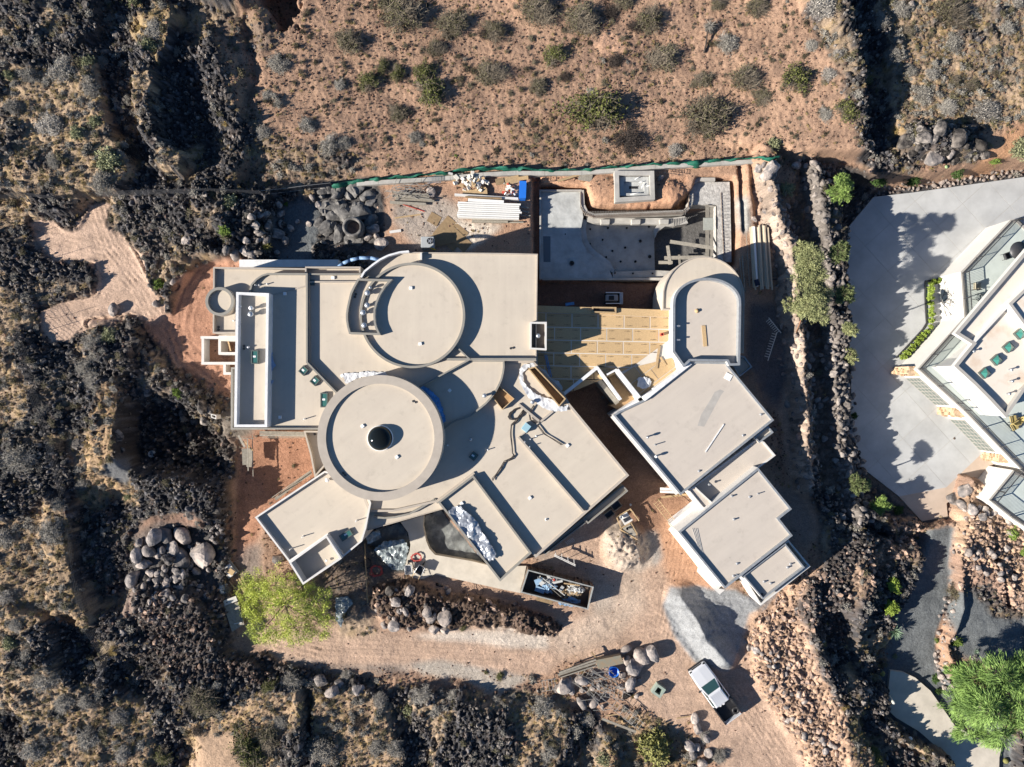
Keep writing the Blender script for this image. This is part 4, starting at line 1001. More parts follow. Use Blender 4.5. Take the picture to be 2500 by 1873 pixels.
# west wing, low roof with a little round turret
wing([(520.5, 652), (748, 655), (748, 700), (577, 745), (577, 814), (519, 814)], 4.98, 5.34, 0.13, roof=M_ROOF, par=M_PAR)
wing([(745, 651), (880, 651), (880, 690), (745, 690)], 4.85, 5.32, 0.13, par=M_PAR)
def drum(cu, cv, r, zs, zt, w, par, n=72, zbase=-0.5, roof=None, pieces=0, name='roof'):
    x, y, _ = P(cu, cv, zt); rr = r * (CAMH - zt) / FPX
    MB().lathe((x, y), [(rr, zbase), (rr, zt - 0.10)], n).build('wall', M_STUCCO, house)
    MB().lathe((x, y), [(rr, zt - 0.10), (rr, zt)], n).lathe((x, y), [(rr, zt), (rr - w, zt)], n, smooth=False).lathe((x, y), [(rr - w, zt), (rr - w, zs - 0.05)], n).build('parapet', par, house)
    c = [(x + (rr - w) * math.cos(2 * math.pi * k / n), y + (rr - w) * math.sin(2 * math.pi * k / n)) for k in range(n)]
    MB().prism(c, zs - 0.2, zs).build(name, roof or M_ROOF, house)
    return x, y, rr
drum(536, 736, 35, 5.42, 5.78, 0.24, M_PARG, 48)
# west wing main roofs
W1 = [(608, 709), (612, 694), (625, 680), (639, 671), (654, 666.5), (751, 667), (751, 884), (822, 957), (842, 1049), (563.5, 1049), (563.5, 897), (577, 897), (577, 714), (607, 714)]
wing(W1, 5.28, 5.60, 0.15, par=M_PARG)
wing([(576.5, 713), (656.5, 716), (652, 1043), (571.5, 1043)], 5.72, 6.34, 0.22, zbase=3.0, par=M_MEMB, wall=M_MEMB)
wing([(751, 667.5), (885, 667.5), (960, 700), (1150, 878), (1000, 960), (824, 958), (752, 885)], 5.12, 5.45, 0.13, zbase=2.0)
# north-east main roof with its curved corner
wing([(880, 681), (891, 664), (912, 647), (929, 635), (949, 625), (978, 617), (999, 615.5), (1030, 616), (1240, 618), (1313, 620), (1309.5, 881), (1000, 881.5), (880, 760)], 5.0, 5.14, 0.10, par=M_PAR)
b = MB()
b.box(P(1200, 877.5, 5.25), (7.8, 0.20, 0.36)).build('parapet', M_PARG, house)
b = MB(); b.box(P(1028.5, 626.5, 5.22), (0.16, 0.62, 0.40)).build('fin_wall', M_PARW, house)
b = MB()
pts = [P(*q, 5.45) for q in [(883, 678), (891, 664), (912, 647), (929, 635), (949, 625), (978, 617), (999, 615)]]
for a_, c_ in zip(pts[:-1], pts[1:]): b.bar(a_, c_, 0.16, 0.5)
b.build('curved_parapet', M_MEMB, house)
b = MB()
pts = [P(*q, 5.05) for q in [(826, 652), (838, 643), (856, 635), (878, 630), (905, 630), (925, 634)]]
for a_, c_ in zip(pts[:-1], pts[1:]): b.tube([a_, c_], 0.16, 8)
b.build('wrapped_duct', mat('duct_wrap', (0.20, 0.32, 0.50), 0.4, var=0.3, scale=4, bump=0.5, bscale=4), house)
# framed wall still in its house wrap along the north side
MB().prism(PX([(584, 634), (826, 634), (826, 652), (584, 652)], 1.6), -0.6, 1.6).build('wrapped_wall', M_MEMB, house)
# drums
drum(1006.5, 770, 129, 5.52, 5.78, 0.20, M_PARG, 96, zbase=2.5)
B1 = [(873.5, 680), (958.6, 682), (941, 701), (929, 720), (921.5, 738), (916.5, 756), (916, 772), (917, 787), (920, 799), (929, 818), (890, 817), (852, 815.5), (847, 798), (844.5, 781), (844.5, 766), (846, 754), (850, 735), (854.5, 716), (862, 700)]
wing(B1, 5.58, 6.03, 0.17, zbase=4.0)
CX2, CY2, RR2 = drum(928, 1069.5, 153.5, 6.28, 6.54, 0.74, M_PAR, 120, zbase=0.0, roof=M_ROOFD)
# fan roof between the drums
wing([(1000, 879), (1231.5, 879), (1232, 897), (1230, 911), (1226, 927), (1220, 941), (1211, 958), (1199, 974), (1187, 987), (1172, 999), (1149, 1017), (1133, 1023), (1117, 1028), (1100, 1036), (1083, 1050), (950, 1060), (900, 960)], 4.88, 5.04, 0.16, zbase=2.0, par=M_PARG)
# south-east roof
SE = [(1232, 880), (1303, 882), (1376, 958), (1392, 987), (1536, 1161), (1326, 1346), (1308, 1362), (1297, 1350), (1155, 1160), (1068, 1226), (960, 1250), (900, 1250), (880, 1200), (930, 1060)]
wing(SE, 4.28, 4.42, 0.2, roof=M_ROOFD, par=M_PAR)
for a_, c_, w_, zz in [((1266, 1067), (1424, 1248), 0.17, 0.33), ((1268, 1066), (1315, 1032), 0.10, 0.12), ((1320, 1029), (1350, 1004), 0.18, 0.14), ((1266, 987), (1316, 1028), 0.2, 0.12)]:
    z = 4.28 + zz
    MB().bar(P(*a_, z - zz / 2), P(*c_, z - zz / 2), w_, zz + 0.1).build('roof_curb', M_PAR, house)
wing([(1068.5, 1226), (1155, 1160), (1298, 1351), (1221, 1420)], 4.42, 4.78, 0.17, zbase=-0.5, roof=M_ROOFD, par=M_PARG)
wing([(893, 1262), (905, 1225), (1068, 1222), (1083, 1243), (960, 1278), (931, 1286), (893, 1297)], 3.95, 4.03, 0.08, par=M_PAR)
b = MB()
pts = [P(*q, 4.2) for q in [(913, 1262), (940, 1264), (965, 1262), (1000, 1254), (1030, 1238), (1062, 1218), (1070, 1228)]]
for a_, c_ in zip(pts[:-1], pts[1:]): b.bar(a_, c_, 0.17, 0.34)
b.build('curved_parapet', M_PARG, house)
# south-west wing
wing([(622, 1263), (792, 1150), (880, 1170), (906, 1228), (894, 1290), (884, 1322), (837, 1361), (799, 1308), (706, 1373)], 4.40, 4.78, 0.15, par=M_PARW, roof=M_ROOFD)
wing([(705, 1373), (797.5, 1307), (834.5, 1364), (739.5, 1428)], 4.20, 5.25, 0.16, zbase=0, par=M_PARW, wall=M_MEMB)
wing([(741, 1052), (790, 1052), (800, 1130), (768, 1167), (757, 1110)], 3.7, 4.25, 0.15, par=M_PAR)
# small lower roofs at the south-east corner
wing([(1424, 1265), (1521, 1184.5), (1534, 1199), (1435, 1280)], 3.2, 3.62, 0.13, par=M_PARG)
wing([(1326, 1346), (1423, 1266), (1430, 1277), (1372, 1322), (1331, 1356)], 3.1, 3.5, 0.10, par=M_PARG)
# flue box beside the boarded deck
wing([(1294, 786), (1335, 786), (1334.5, 855), (1293.5, 853)], 5.05, 5.62, 0.15, zbase=1.0, par=M_PARW, roof=mat('flue_pan', (0.12, 0.1, 0.085), 0.8))
wing([(1289, 900), (1307, 895), (1382, 974), (1365, 993)], 4.30, 4.95, 0.10, zbase=0.5, par=M_WOOD, wall=M_WOOD, roof=M_PLY)
wing([(1200, 968), (1219, 942), (1256, 974), (1226, 1001)], 4.34, 4.75, 0.07, zbase=4.0, par=M_WOOD, wall=M_WOOD, roof=M_PLY)
# ---- boarded deck
ZD = 3.0
MB().prism(PX([(1311, 757), (1640, 757), (1640, 860), (1672, 905), (1572, 976), (1508, 900), (1462, 893), (1372, 966), (1300, 905)], ZD), 0.6, ZD).build('deck_base', M_TAPE, house)
deckA = PX([(1312, 763), (1636, 776), (1636, 828), (1540, 898), (1372, 967), (1312, 890)], ZD)
def panel(poly, z=ZD, printed=True, bdy=None):
    q = clip(poly, bdy) if bdy else poly
    if len(q) < 3 or abs(area2(q)) / 2 < 0.08: return
    o = MB().prism(q, z + 0.002, z + 0.016).build('sheathing_panel', M_OSB, house)
k_ = (CAMH - ZD) / FPX
MASTER = None
rows = [(763.5, [1333, 1396.5, 1460, 1523.5, 1587]), (798, [1354, 1417.5, 1481, 1544.5, 1608]), (829.5, [1332, 1394.5, 1458, 1521.5, 1586]), (861, [1352, 1415, 1478.5, 1542, 1600]), (892.5, [1330, 1394, 1450]), (924, [1353, 1400])]
tilt = 0.020
inkm = MB()
for r_, (v0, seams) in enumerate(rows):
    xs = [1312] + seams + [1637]
    v1 = rows[r_ + 1][0] if r_ + 1 < len(rows) else v0 + 31
    for a_, c_ in zip(xs[:-1], xs[1:]):
        q = [(a_ + 1.1, v0 + 1.2 + (a_ - 1312) * tilt), (c_ - 1.1, v0 + 1.2 + (c_ - 1312) * tilt), (c_ - 1.1, v1 - 1.0 + (c_ - 1312) * tilt), (a_ + 1.1, v1 - 1.0 + (a_ - 1312) * tilt)]
        panel(PX(q, ZD), bdy=deckA)
        for fu, fv in ((0.2, 0.2), (0.8, 0.2), (0.22, 0.8), (0.8, 0.82)):
            uu = a_ + (c_ - a_) * fu; vv = v0 + (v1 - v0) * fv + (uu - 1312) * tilt
            x, y, _ = P(uu, vv, ZD)
            q2 = clip([(x - 0.28, y - 0.05), (x + 0.28, y - 0.05), (x + 0.28, y + 0.05), (x - 0.28, y + 0.05)], deckA)
            if len(q2) > 3 and c_ - a_ > 30:
                for k in range(7): inkm.box((x - 0.24 + 0.08 * k, y + 0.01 * math.sin(k * 2.1), ZD + 0.018), (0.05, 0.07 + 0.03 * math.sin(k * 5), 0.002))
tag(inkm.build('panel_printing', M_INK, house), kind='stuff')
deckB = PX([(1634, 835), (1640, 862), (1670, 903), (1573, 974), (1512, 905), (1545, 897)], ZD)
ca, sa = math.cos(R(-143)), math.sin(R(-143))
ox, oy, _ = P(1640, 862, ZD)
for i in range(-8, 9):
    for j in range(-6, 7):
        L0 = j * 2.40 + (i % 2) * 1.0; 
        q = [(L0 + 0.03, i * 1.19 + 0.03), (L0 + 2.37, i * 1.19 + 0.03), (L0 + 2.37, i * 1.19 + 1.16), (L0 + 0.03, i * 1.19 + 1.16)]
        q = [(ox + a * ca - b_ * sa, oy + a * sa + b_ * ca) for a, b_ in q]
        q = clip(q, deckB)
        if len(q) > 2 and abs(area2(q)) / 2 > 0.15:
            MB().prism(q, ZD + 0.018, ZD + 0.034).build('sheathing_panel', M_OSB, house)
MB().prism(PX([(1311, 746), (1640, 757), (1640, 775), (1311, 762)], ZD + .1), 0.0, ZD + 0.10).build('deck_edge', M_OSB, house)
o_, i_ = inset(PX([(1446, 749), (1505, 750), (1505, 765), (1445, 763)], ZD + .35), 0.12)
MB().ring(o_, i_, ZD, ZD + 0.35, ZD - 0.3).build('framed_opening', M_WOOD, house)
MB().prism(i_, ZD + 0.101, ZD + 0.106).build('opening_dark_sheet', M_BLACK, house)  # black sheet on the deck stands in for the shaded inside of the opening
# white-clad walls round the stair well
def wallbar(a, c, z0, z1, w, m=M_MEMB, name='clad_wall'):
    p = Vector(P(*a, z1)); q = Vector(P(*c, z1)); mid = (p + q) / 2; d = q - p
    return MB().box((mid.x, mid.y, (z0 + z1) / 2), (d.length, w, z1 - z0), math.atan2(d.y, d.x)).build(name, m, house)
wallbar((1371, 967), (1460, 896), 0, 3.7, 0.28)
wallbar((1458, 897), (1516, 976), 0, 3.75, 0.24)
wallbar((1506, 903), (1569, 982), 0, 3.9, 0.36)
wallbar((1505, 1012), (1601, 952), 0, 3.9, 0.30)
wallbar((1599, 953), (1672, 898), 0, 4.2, 0.36)
wallbar((1482, 915), (1506, 902), 0, 3.7, 0.16)
wallbar((1446, 908), (1508, 985), 0.0, 2.9, 0.42, M_WOODG, 'timber_beam')
MB().prism(PX([(1485, 920), (1507, 905), (1562, 982), (1520, 1008), (1490, 990), (1515, 976)], 2.4), 0.2, 2.4).build('stair_landing', M_PLY, house)
# ---- east tower with round end
D0 = [(1617.5, 756)] + [(1618, 735)] + arc(1718, 726, 100, 180, 0, 22)[1:] + [(1816, 862), (1700, 862), (1640, 757)]
wing(D0, 3.7, 3.82, 0.10, par=M_PAR, roof=M_ROOF)
o_, i_ = inset(PX(D0, 3.82), 0.62)
wing([(1808, 868), (1818, 870), (1837, 896), (1806, 920), (1790, 893)], 2.7, 3.1, 0.10, par=M_METAL)
D1 = [(1642.5, 859), (1643, 745)] + arc(1726.5, 738, 83, 172, 8, 20, 60) + [(1809.5, 745), (1807, 892), (1780, 893), (1775, 883), (1686, 882), (1669, 897)]
wing(D1, 4.02, 4.62, 0.20, zbase=0, par=M_METAL, wall=M_PARW, roof=M_ROOFE)
for v_ in (796, 830): MB().box(P(1652, v_, 4.5), (0.62, 0.13, 0.05)).build('wall_bracket', M_GALV, house)
E1 = [(1572, 976), (1687, 883), (1776, 884.5), (1778, 891), (1890, 1026), (1662, 1209), (1497, 1014), (1510, 1005)]
wing(E1, 3.92, 4.16, 0.17, par=M_METAL, wall=M_PARW, roof=M_ROOFE)
for a_, c_ in [((1572.5, 975.5), (1686, 886))]: wallbar(a_, c_, 3.9, 4.3, 0.34)
wallbar((1495, 1016), (1654, 1206), 3.5, 3.95, 0.30, M_PARW)
wing([(1841, 1068), (1875, 1040), (1889, 1056), (1854, 1082)], 3.1, 3.5, 0.13, par=M_METAL, roof=M_ROOFE)
wing([(1676, 1200), (1848, 1072), (1866, 1079), (1894, 1112), (1738, 1229)], 2.85, 3.0, 0.14, par=M_PARW, wall=M_PARW, roof=M_ROOFE)
wing([(1680, 1197), (1696, 1187), (1741, 1229), (1718, 1243)], 3.42, 3.56, 0.10, par=M_PARW, wall=M_PARW, roof=M_ROOFE)
wing([(1656, 1299), (1851, 1142), (1933.5, 1243), (1903, 1267), (1935.5, 1308), (1770, 1438)], 3.92, 4.16, 0.17, par=M_METAL, wall=M_PARW, roof=M_ROOFE)
wing([(1814, 1406), (1917, 1326.5), (1965, 1386), (1863, 1464)], 3.40, 3.72, 0.12, par=M_METAL, wall=M_PARW, roof=M_ROOFE)
wing([(1812, 1408), (1925, 1318), (1979, 1383), (1857, 1479)], 2.3, 2.9, 0.15, par=M_PARW, wall=M_PARW)
MB().prism(PX([(1651, 1311), (1658, 1303), (1762, 1430), (1752, 1440)], 3.2), -0.3, 3.2).build('wall_ledge', M_STUCCOW, house)
MB().prism(PX([(1718, 1400), (1752, 1436), (1770, 1440), (1757, 1452), (1740, 1436), (1716, 1410)], 2.0), -0.3, 2.0).build('wall_ledge', M_PARW, house)
MB().prism(PX([(1636, 1278), (1700, 1228), (1714, 1245), (1656, 1298)], 1.9), 0.6, 1.9).build('stoop_slab', M_MEMB, house)
MB().box(P(1782, 1362, 3.935), (0.02, 0.02, 0.02)).build('roof_speck', M_DKMET, house)
MB().prism(PX([(1703, 1040), (1719, 1042), (1760, 965), (1768, 955), (1758, 951), (1745, 957), (1735, 975), (1712, 1012)], 3.925), 3.90, 3.925).build('repair_patch', mat('patch_grey', (0.40, 0.375, 0.345), 0.9, var=0.15, scale=2), house)
# ---- skylights
def skylight(cu, cv, w, l, rz, z, hgt=0.28, gl=M_TEAL, fr=M_BRONZE, parent=None):
    x, y, _ = P(cu, cv, z + hgt)
    c_, s_ = math.cos(R(rz)), math.sin(R(rz))
    rc = lambda a, b_: (x + a * c_ - b_ * s_, y + a * s_ + b_ * c_)
    out = [rc(-w / 2, -l / 2), rc(w / 2, -l / 2), rc(w / 2, l / 2), rc(-w / 2, l / 2)]
    inn = [rc(-w / 2 + .09, -l / 2 + .09), rc(w / 2 - .09, -l / 2 + .09), rc(w / 2 - .09, l / 2 - .09), rc(-w / 2 + .09, l / 2 - .09)]
    s_ = MB().ring(out, inn, z - 0.05, z + hgt, z + hgt - 0.06).build('skylight', fr, parent or house)
    MB().prism(inn, z + hgt - 0.08, z + hgt - 0.05).build('pane', gl, s_)
    MB().box((x - 0.05, y + 0.05, z + hgt - 0.045), (0.26, 0.16, 0.006), R(rz)).build('sticker', M_WHITE, s_)
skylight(621.5, 872, 0.62, 1.18, 0, 5.72)
skylight(740.5, 905, 0.62, 0.68, -42, 5.28, 0.22)
skylight(768.5, 930, 0.64, 0.70, -42, 5.28, 0.22)
skylight(791, 977, 0.64, 1.28, 0, 5.28, 0.22)
skylight(1156, 1114, 0.6, 0.66, -38, 4.28, 0.22)
skylight(844.5, 1307, 1.15, 0.62, 33, 4.40, 0.22)
skylight(761, 690, 0.5, 0.5, 0, 5.12, 0.1)
x, y, _ = P(1285, 1044, 4.7)
o_ = MB().box((x, y, 4.52), (0.62, 0.72, 0.40), R(-38)).build('roof_hatch', mat('hatch_blue', (0.28, 0.45, 0.52), 0.5), house, bev=0.03)
# dome skylight on the south drum
x, y, _ = P(928, 1070, 6.45)
d_ = MB().lathe((x, y), [(1.10, 6.2), (1.10, 6.5), (1.05, 6.52), (1.04, 6.46)], 48).build('dome_skylight', M_WHITE, house)
MB().dome((x, y, 6.48), 1.045, 0.62, 48, 12).build('glass_dome', M_GLASS, d_)
# ---- vents, pipes and drains that pierce the roofs
def mush(cu, cv, z, r=0.17, hgt=0.32, m=M_GALV, cap=True):
    x, y, _ = P(cu, cv, z + hgt)
    b = MB().cyl((x, y, z - 0.05), r * 0.55, hgt, 14)
    o = b.build('roof_vent', m, house)
    if cap: MB().lathe((x, y), [(r * 0.9, z + hgt - 0.12), (r, z + hgt), (r * 0.75, z + hgt + 0.10), (r * 0.3, z + hgt + 0.14), (0.001, z + hgt + 0.145)], 18).build('cap', m, o)
for a_, c_, r_ in [(904, 702, 0.14), (897, 715, 0.25), (896.5, 745, 0.25), (886.5, 763, 0.25), (889, 794, 0.25)]: mush(a_, c_, 5.58, r_, 0.42)
mush(612, 752, 5.72, 0.19, 0.5, M_WHITE); mush(611.5, 767, 5.72, 0.25, 0.5); mush(586.5, 748, 5.74, 0.1, 0.2, M_WHITE); mush(606, 848, 5.72, 0.10, 0.2, M_WHITE)
mush(571, 783, 4.98, 0.09, 0.3, M_WHITE); mush(1183, 966, 4.88, 0.2, 0.5); mush(1149, 1073, 4.28, 0.15, 0.35); mush(799, 1172, 4.40, 0.19, 0.3, M_WHITE)
mush(1300, 981.5, 4.28, 0.2, 0.4); mush(1314, 820, 5.05, 0.2, 0.35)
mush(1581, 1068, 3.92, 0.12, 0.5, M_GALV); mush(1602, 1115, 3.92, 0.13, 0.45, M_WHITE)
def pipe(cu, cv, z, hgt=0.35, r=0.05, m=M_WHITE):
    x, y, _ = P(cu, cv, z)
    MB().cyl((x, y, z - 0.03), r, hgt, 10).lathe((x, y), [(r * 1.9, z + 0.001), (r * 1.1, z + 0.09)], 10).build('vent_pipe', m, house)
for a_, c_, z_, h_ in [(745, 1023, 5.28, .5), (741, 1309, 4.4, .5), (712, 1339, 4.4, .6), (797, 1369, 4.4, .1), (871, 1271, 4.4, .5), (653, 694, 5.28, .3), (634, 697, 5.28, .3), (625, 697, 5.28, .3), (1191, 1098, 4.28, .35), (1281, 1078.5, 4.28, .4), (1294, 1072, 4.28, .35), (1309, 1065, 4.28, .35), (1292.5, 1090, 4.28, .55), (1093, 1087, 4.28, .5),
                       (1599, 1086, 3.92, .5), (1850, 1205.5, 3.92, .35), (1787, 1211, 3.92, .25), (1792, 1268, 3.92, .25), (1831, 1213, 3.92, .1), (1800, 1376, 3.92, .15), (1791, 1406, 3.92, .25), (1799, 1404, 3.92, .2), (1923, 1385, 3.4, .22), (1930, 1377, 3.4, .22), (1866, 1420, 3.4, .2), (1882, 1424, 3.4, .2), (1732, 1183, 3.2, .25), (1858, 1012, 3.92, .18), (1815, 1063, 3.92, .1), (1707, 1150, 3.92, .15), (1334, 1268, 4.28, .02)]:
    pipe(a_, c_, z_, h_, 0.045 if h_ > .26 else 0.07, M_WHITE if z_ > 4.2 else M_GALV)
def tilebox(cu, cv, z, rz=0.0, s=0.27, parent=None):
    x, y, _ = P(cu, cv, z + 0.12)
    MB().box((x, y, z + 0.06), (s, s, 0.12), R(rz)).build('vent_cover', M_WHITE, house, bev=0.02)
for a_, c_, z_, r_ in [(813, 678, 5.12, 0), (695, 717, 5.28, 0), (1003, 703, 5.52, 0), (1026, 839.5, 5.52, 10), (683, 1019, 5.28, 0), (835.5, 917, 5.12, 30), (885, 1040.5, 6.28, 40), (969, 1116, 6.28, 40), (1097.5, 953.5, 4.88, 45), (1127.5, 1229.5, 4.42, 38), (1294, 1216, 4.28, 38), (1386, 1088, 4.28, 38)]:
    tilebox(a_, c_, z_, r_)
for a_, c_, z_, rz in [(534, 802, 4.98, 90), (596, 848, 5.72, 90), (868, 722, 5.58, 75), (841, 1157, 6.28, -45), (1012, 981, 6.28, -20), (1250, 850, 5.0, 12), (769, 1057, 3.7, 90), (1755, 1432, 3.0, -50), (1859, 1453, 3.4, 60)]:
    x, y, _ = P(a_, c_, z_); b = MB()
    dx, dy = 0.12 * math.cos(R(rz)), 0.12 * math.sin(R(rz))
    for s_ in (-1, 1):
        b.lathe((x + dx * s_, y + dy * s_), [(0.10, z_ + 0.002), (0.10, z_ + 0.05), (0.05, z_ + 0.055), (0.04, z_ + 0.01)], 14)
    b.build('roof_drain', M_DKMET, house)
# ---- low garden walls west of the house
gw = thing('garden_wall', 'cream low block walls stepping round a planter west of the house', 'wall', P(530, 860, 0))
def gbar(a, c, z1, w=0.24, m=M_PARW):
    p = Vector(P(*a, z1)); q = Vector(P(*c, z1)); mid = (p + q) / 2; d = q - p
    MB().box((mid.x, mid.y, z1 / 2 - 0.2), (d.length + w * 0.5, w, z1 + 0.4), math.atan2(d.y, d.x)).build('wall_segment', m, gw)
for a_, c_, z_ in [((491, 824), (534, 824), 1.2), ((495, 827), (495, 884), 1.205), ((493, 887), (573, 887), 1.21), ((536, 830), (536, 862), 1.6), ((535, 863), (575, 863), 1.61), ((548, 890), (548, 911), 1.0), ((547, 912), (564, 912), 1.01)]:
    gbar(a_, c_, z_)
MB().prism(PX([(534, 819), (576, 820), (576, 833), (534, 832)], 2.2), 0, 2.2).build('block_base', M_STUCCOW, gw)
MB().bar(P(557, 833, 1.65), P(563, 857, 1.65), 0.12, 0.05).build('loose_board', M_WOOD, gw)
# ------------------------------------------------------------------ pool shell in its pit
pool = thing('pool_shell', 'raw concrete swimming pool shell with steps and rebar north of the boarded deck', 'swimming pool', P(1560, 570, -1.8))
def slab(poly, z0, z1, m, name, parent, bev=0.0):
    return MB().prism(PX(poly, z1), z0, z1).build(name, m, parent, bev=bev)
SHELF = [(1320, 466), (1418, 466), (1421, 500), (1424, 530), (1418, 560), (1421, 590), (1434, 615), (1456, 634), (1476, 648), (1489, 662), (1496, 679), (1320, 679)]
slab(SHELF, -2.4, -0.75, M_CONCW, 'upper_floor', pool)
slab([(1418, 535), (1434, 537), (1430, 560), (1434, 585), (1446, 606), (1470, 625), (1490, 640), (1500, 658), (1499, 668), (1489, 662), (1476, 648), (1456, 634), (1434, 615), (1421, 590), (1416, 560)], -2.4, -1.15, M_CONCW, 'step', pool)
slab([(1424, 536), (1450, 540), (1640, 541), (1612, 553), (1600, 570), (1597, 592), (1599, 662), (1502, 664), (1492, 645), (1470, 628), (1440, 603), (1430, 578), (1426, 556)], -2.4, -1.6, M_CONC, 'deep_floor', pool)
slab([(1496, 664), (1600, 660), (1640, 662), (1632, 676), (1496, 679)], -2.4, -0.85, M_CONC, 'step', pool)
slab([(1432, 530), (1465, 533), (1640, 532), (1672, 528), (1680, 545), (1648, 552), (1624, 553), (1606, 565), (1600, 580), (1597, 560), (1606, 548), (1450, 545), (1432, 541)], -2.4, -1.0, M_CONC, 'bench_wall', pool)
for c_ in (1478, 1553, 1622): slab([(c_ - 12, 535), (c_ + 12, 535), (c_ + 11, 547), (c_ - 11, 547)], -1.3, -0.72, M_CONC, 'bench_block', pool, bev=0.05)
o_, i_ = inset(PX([(1317, 463), (1420, 463), (1420, 467), (1321, 467), (1321, 681), (1317, 681)], -0.4), 0.01)
MB().prism(o_, -2.4, -0.4).build('rim', M_CONC, pool)
slab([(1317, 679), (1640, 678), (1640, 684), (1317, 684)], -2.4, -0.5, M_CONC, 'rim', pool)
slab([(1326, 577), (1344, 577), (1344, 640), (1327, 640)], -0.76, -0.745, mat('damp_patch', (0.13, 0.15, 0.17), 0.7), 'repair_patch', pool)
for a_, c_, z_, r_ in [(1396, 643, -0.75, 0.23), (1484, 557, -1.6, .10), (1530, 557, -1.6, .10), (1563, 589, -1.6, .14), (1586, 627, -1.6, .16), (1526, 605, -1.6, .11), (1495, 613, -1.6, .1), (1441, 560, -1.6, .09), (1471, 586, -1.6, .09), (1440, 596, -1.6, .09), (1480, 628, -1.6, .09), (1515, 639, -1.6, .1), (1551, 639, -1.6, .12), (1584, 554, -1.6, .1), (1380, 572, -0.75, .06), (1501, 667, -0.85, .08), (1545, 668, -0.85, .08), (1593, 668, -0.85, .08)]:
    x, y, _ = P(a_, c_, z_)
    MB().lathe((x, y), [(r_, z_ + 0.002), (r_, z_ + 0.10), (r_ * 0.6, z_ + 0.10), (r_ * 0.55, z_ + 0.02), (0.001, z_ + 0.02)], 14).build('drain_stub', M_BLACK, pool)
# rough outer beam with its reinforcement cage
beam = [(1419, 470), (1421, 505), (1430, 524), (1448, 531), (1560, 527), (1665, 522), (1678, 510), (1683, 495), (1683, 452), (1700, 444), (1740, 444)]
b = MB()
for a_, c_ in zip(beam[:-1], beam[1:]): b.bar(P(*a_, -1.2), P(*c_, -1.2), 0.34, 1.6)
b.build('beam', M_CONC, pool)
slab([(1684, 446), (1781, 444), (1783, 480), (1786, 640), (1752, 640), (1751, 500), (1686, 500)], -2.4, -0.75, mat('rough_gunite', (0.52, 0.50, 0.47), 0.95, var=0.4, scale=3, bump=1.0, bscale=7), 'gunite_wall', pool)
def rebar(pts, z, n, gap, par, step=5):
    for k in range(n):
        b = MB(); q = [P(u + rnd.uniform(-.4, .4), v + gap * k, z + 0.03 * k) for u, v in pts]
        b.tube(q, 0.022, 4); b.build('rebar', M_RUST, par)
M_RUST = mat('rebar_steel', (0.22, 0.16, 0.12), 0.7, var=0.4, scale=4)
M_RUSTG = mat('grey_rebar', (0.36, 0.34, 0.31), 0.7, var=0.4, scale=4)
rebar([(1417, 468), (1418, 503), (1430, 520), (1448, 526), (1560, 522), (1666, 517), (1680, 505), (1684, 450)], -0.35, 4, 2.2, pool)
rebar([(1760, 470), (1764, 560), (1768, 640)], -0.7, 2, 1.0, pool)
b = MB()
for k in range(64):
    t = k / 63; u = 1422 + 250 * t; v = 519 - 3 * t
    b.bar(P(u, v - 3, -0.3), P(u + 1, v + 8, -0.34), 0.03, 0.03)
for k in range(22): b.bar(P(1763, 470 + 8 * k, -0.66), P(1775, 469 + 8 * k, -0.6), 0.03, 0.03)
for k in range(7): b.bar(P(1680, 455 + 8 * k, -0.3), P(1690, 454 + 8 * k, -0.34), 0.03, 0.03)
for k in range(16):
    u = 1640 + k * 4
    b.bar(P(u, 536 - (k * 0.6), -0.85), P(u + 2, 556 - k * 2.2, -0.9), 0.03, 0.03)
tag(b.build('rebar_ties', M_RUSTG, pool), kind='stuff')
# planks across the deep end
for a_, c_, w_ in [((1636, 590), (1742, 606), 0.34), ((1622, 630), (1720, 628), 0.34), ((1630, 600), (1636, 646), 0.3), ((1608, 641), (1642, 641), 0.3), ((1727, 500), (1727, 632), 0.34), ((1738, 505), (1738, 632), 0.26), ((1658, 622), (1660, 650), 0.2)]:
    MB().bar(P(*a_, -0.6), P(*c_, -0.56), w_, 0.05).build('plank', M_WOODG, pool)
slab([(1717, 532), (1742, 532), (1742, 562), (1717, 562)], -0.55, -0.5, mat('fibre_board', (0.36, 0.37, 0.33), 0.9, var=0.2, scale=5), 'cover_board', pool)
# spa
spa = thing('spa_shell', 'square raw concrete spa shell with stepped seat beside the pool', 'spa', P(1549, 455, -0.2))
o_, i_ = inset(PX([(1500, 417), (1597, 417), (1599, 487), (1502, 494)], 0.75), 0.42)
MB().ring(o_, i_, -0.8, 0.75, -0.5).build('rim', M_CONC, spa)
MB().prism(i_, -0.8, 0.1).build('seat', M_CONCW, spa)
for a_, c_, e_, f_, z_ in [(1512, 445, 1560, 480, -0.14)]:
    pass
MB().ring(PX([(1513, 432), (1584, 432), (1584, 478), (1513, 478)], 0.4), PX([(1523, 443), (1573, 443), (1573, 472), (1523, 472)], 0.4), 0.0, 0.40).build('bench', M_CONCW, spa)
slab([(1536, 455), (1557, 455), (1557, 461), (1536, 461)], 0.1, 0.13, M_BLACK, 'drain', spa)
for a_, c_, e_, f_ in [(1540, 475, 1563, 470), (1550, 438, 1563, 431), (1566, 460, 1571, 449), (1579, 455, 1587, 453), (1560, 446, 1570, 443)]:
    MB().tube([P(a_, c_, 0.42), P(e_, f_, 0.55)], 0.035, 6).build('pipe_stub', M_WHITE, spa)
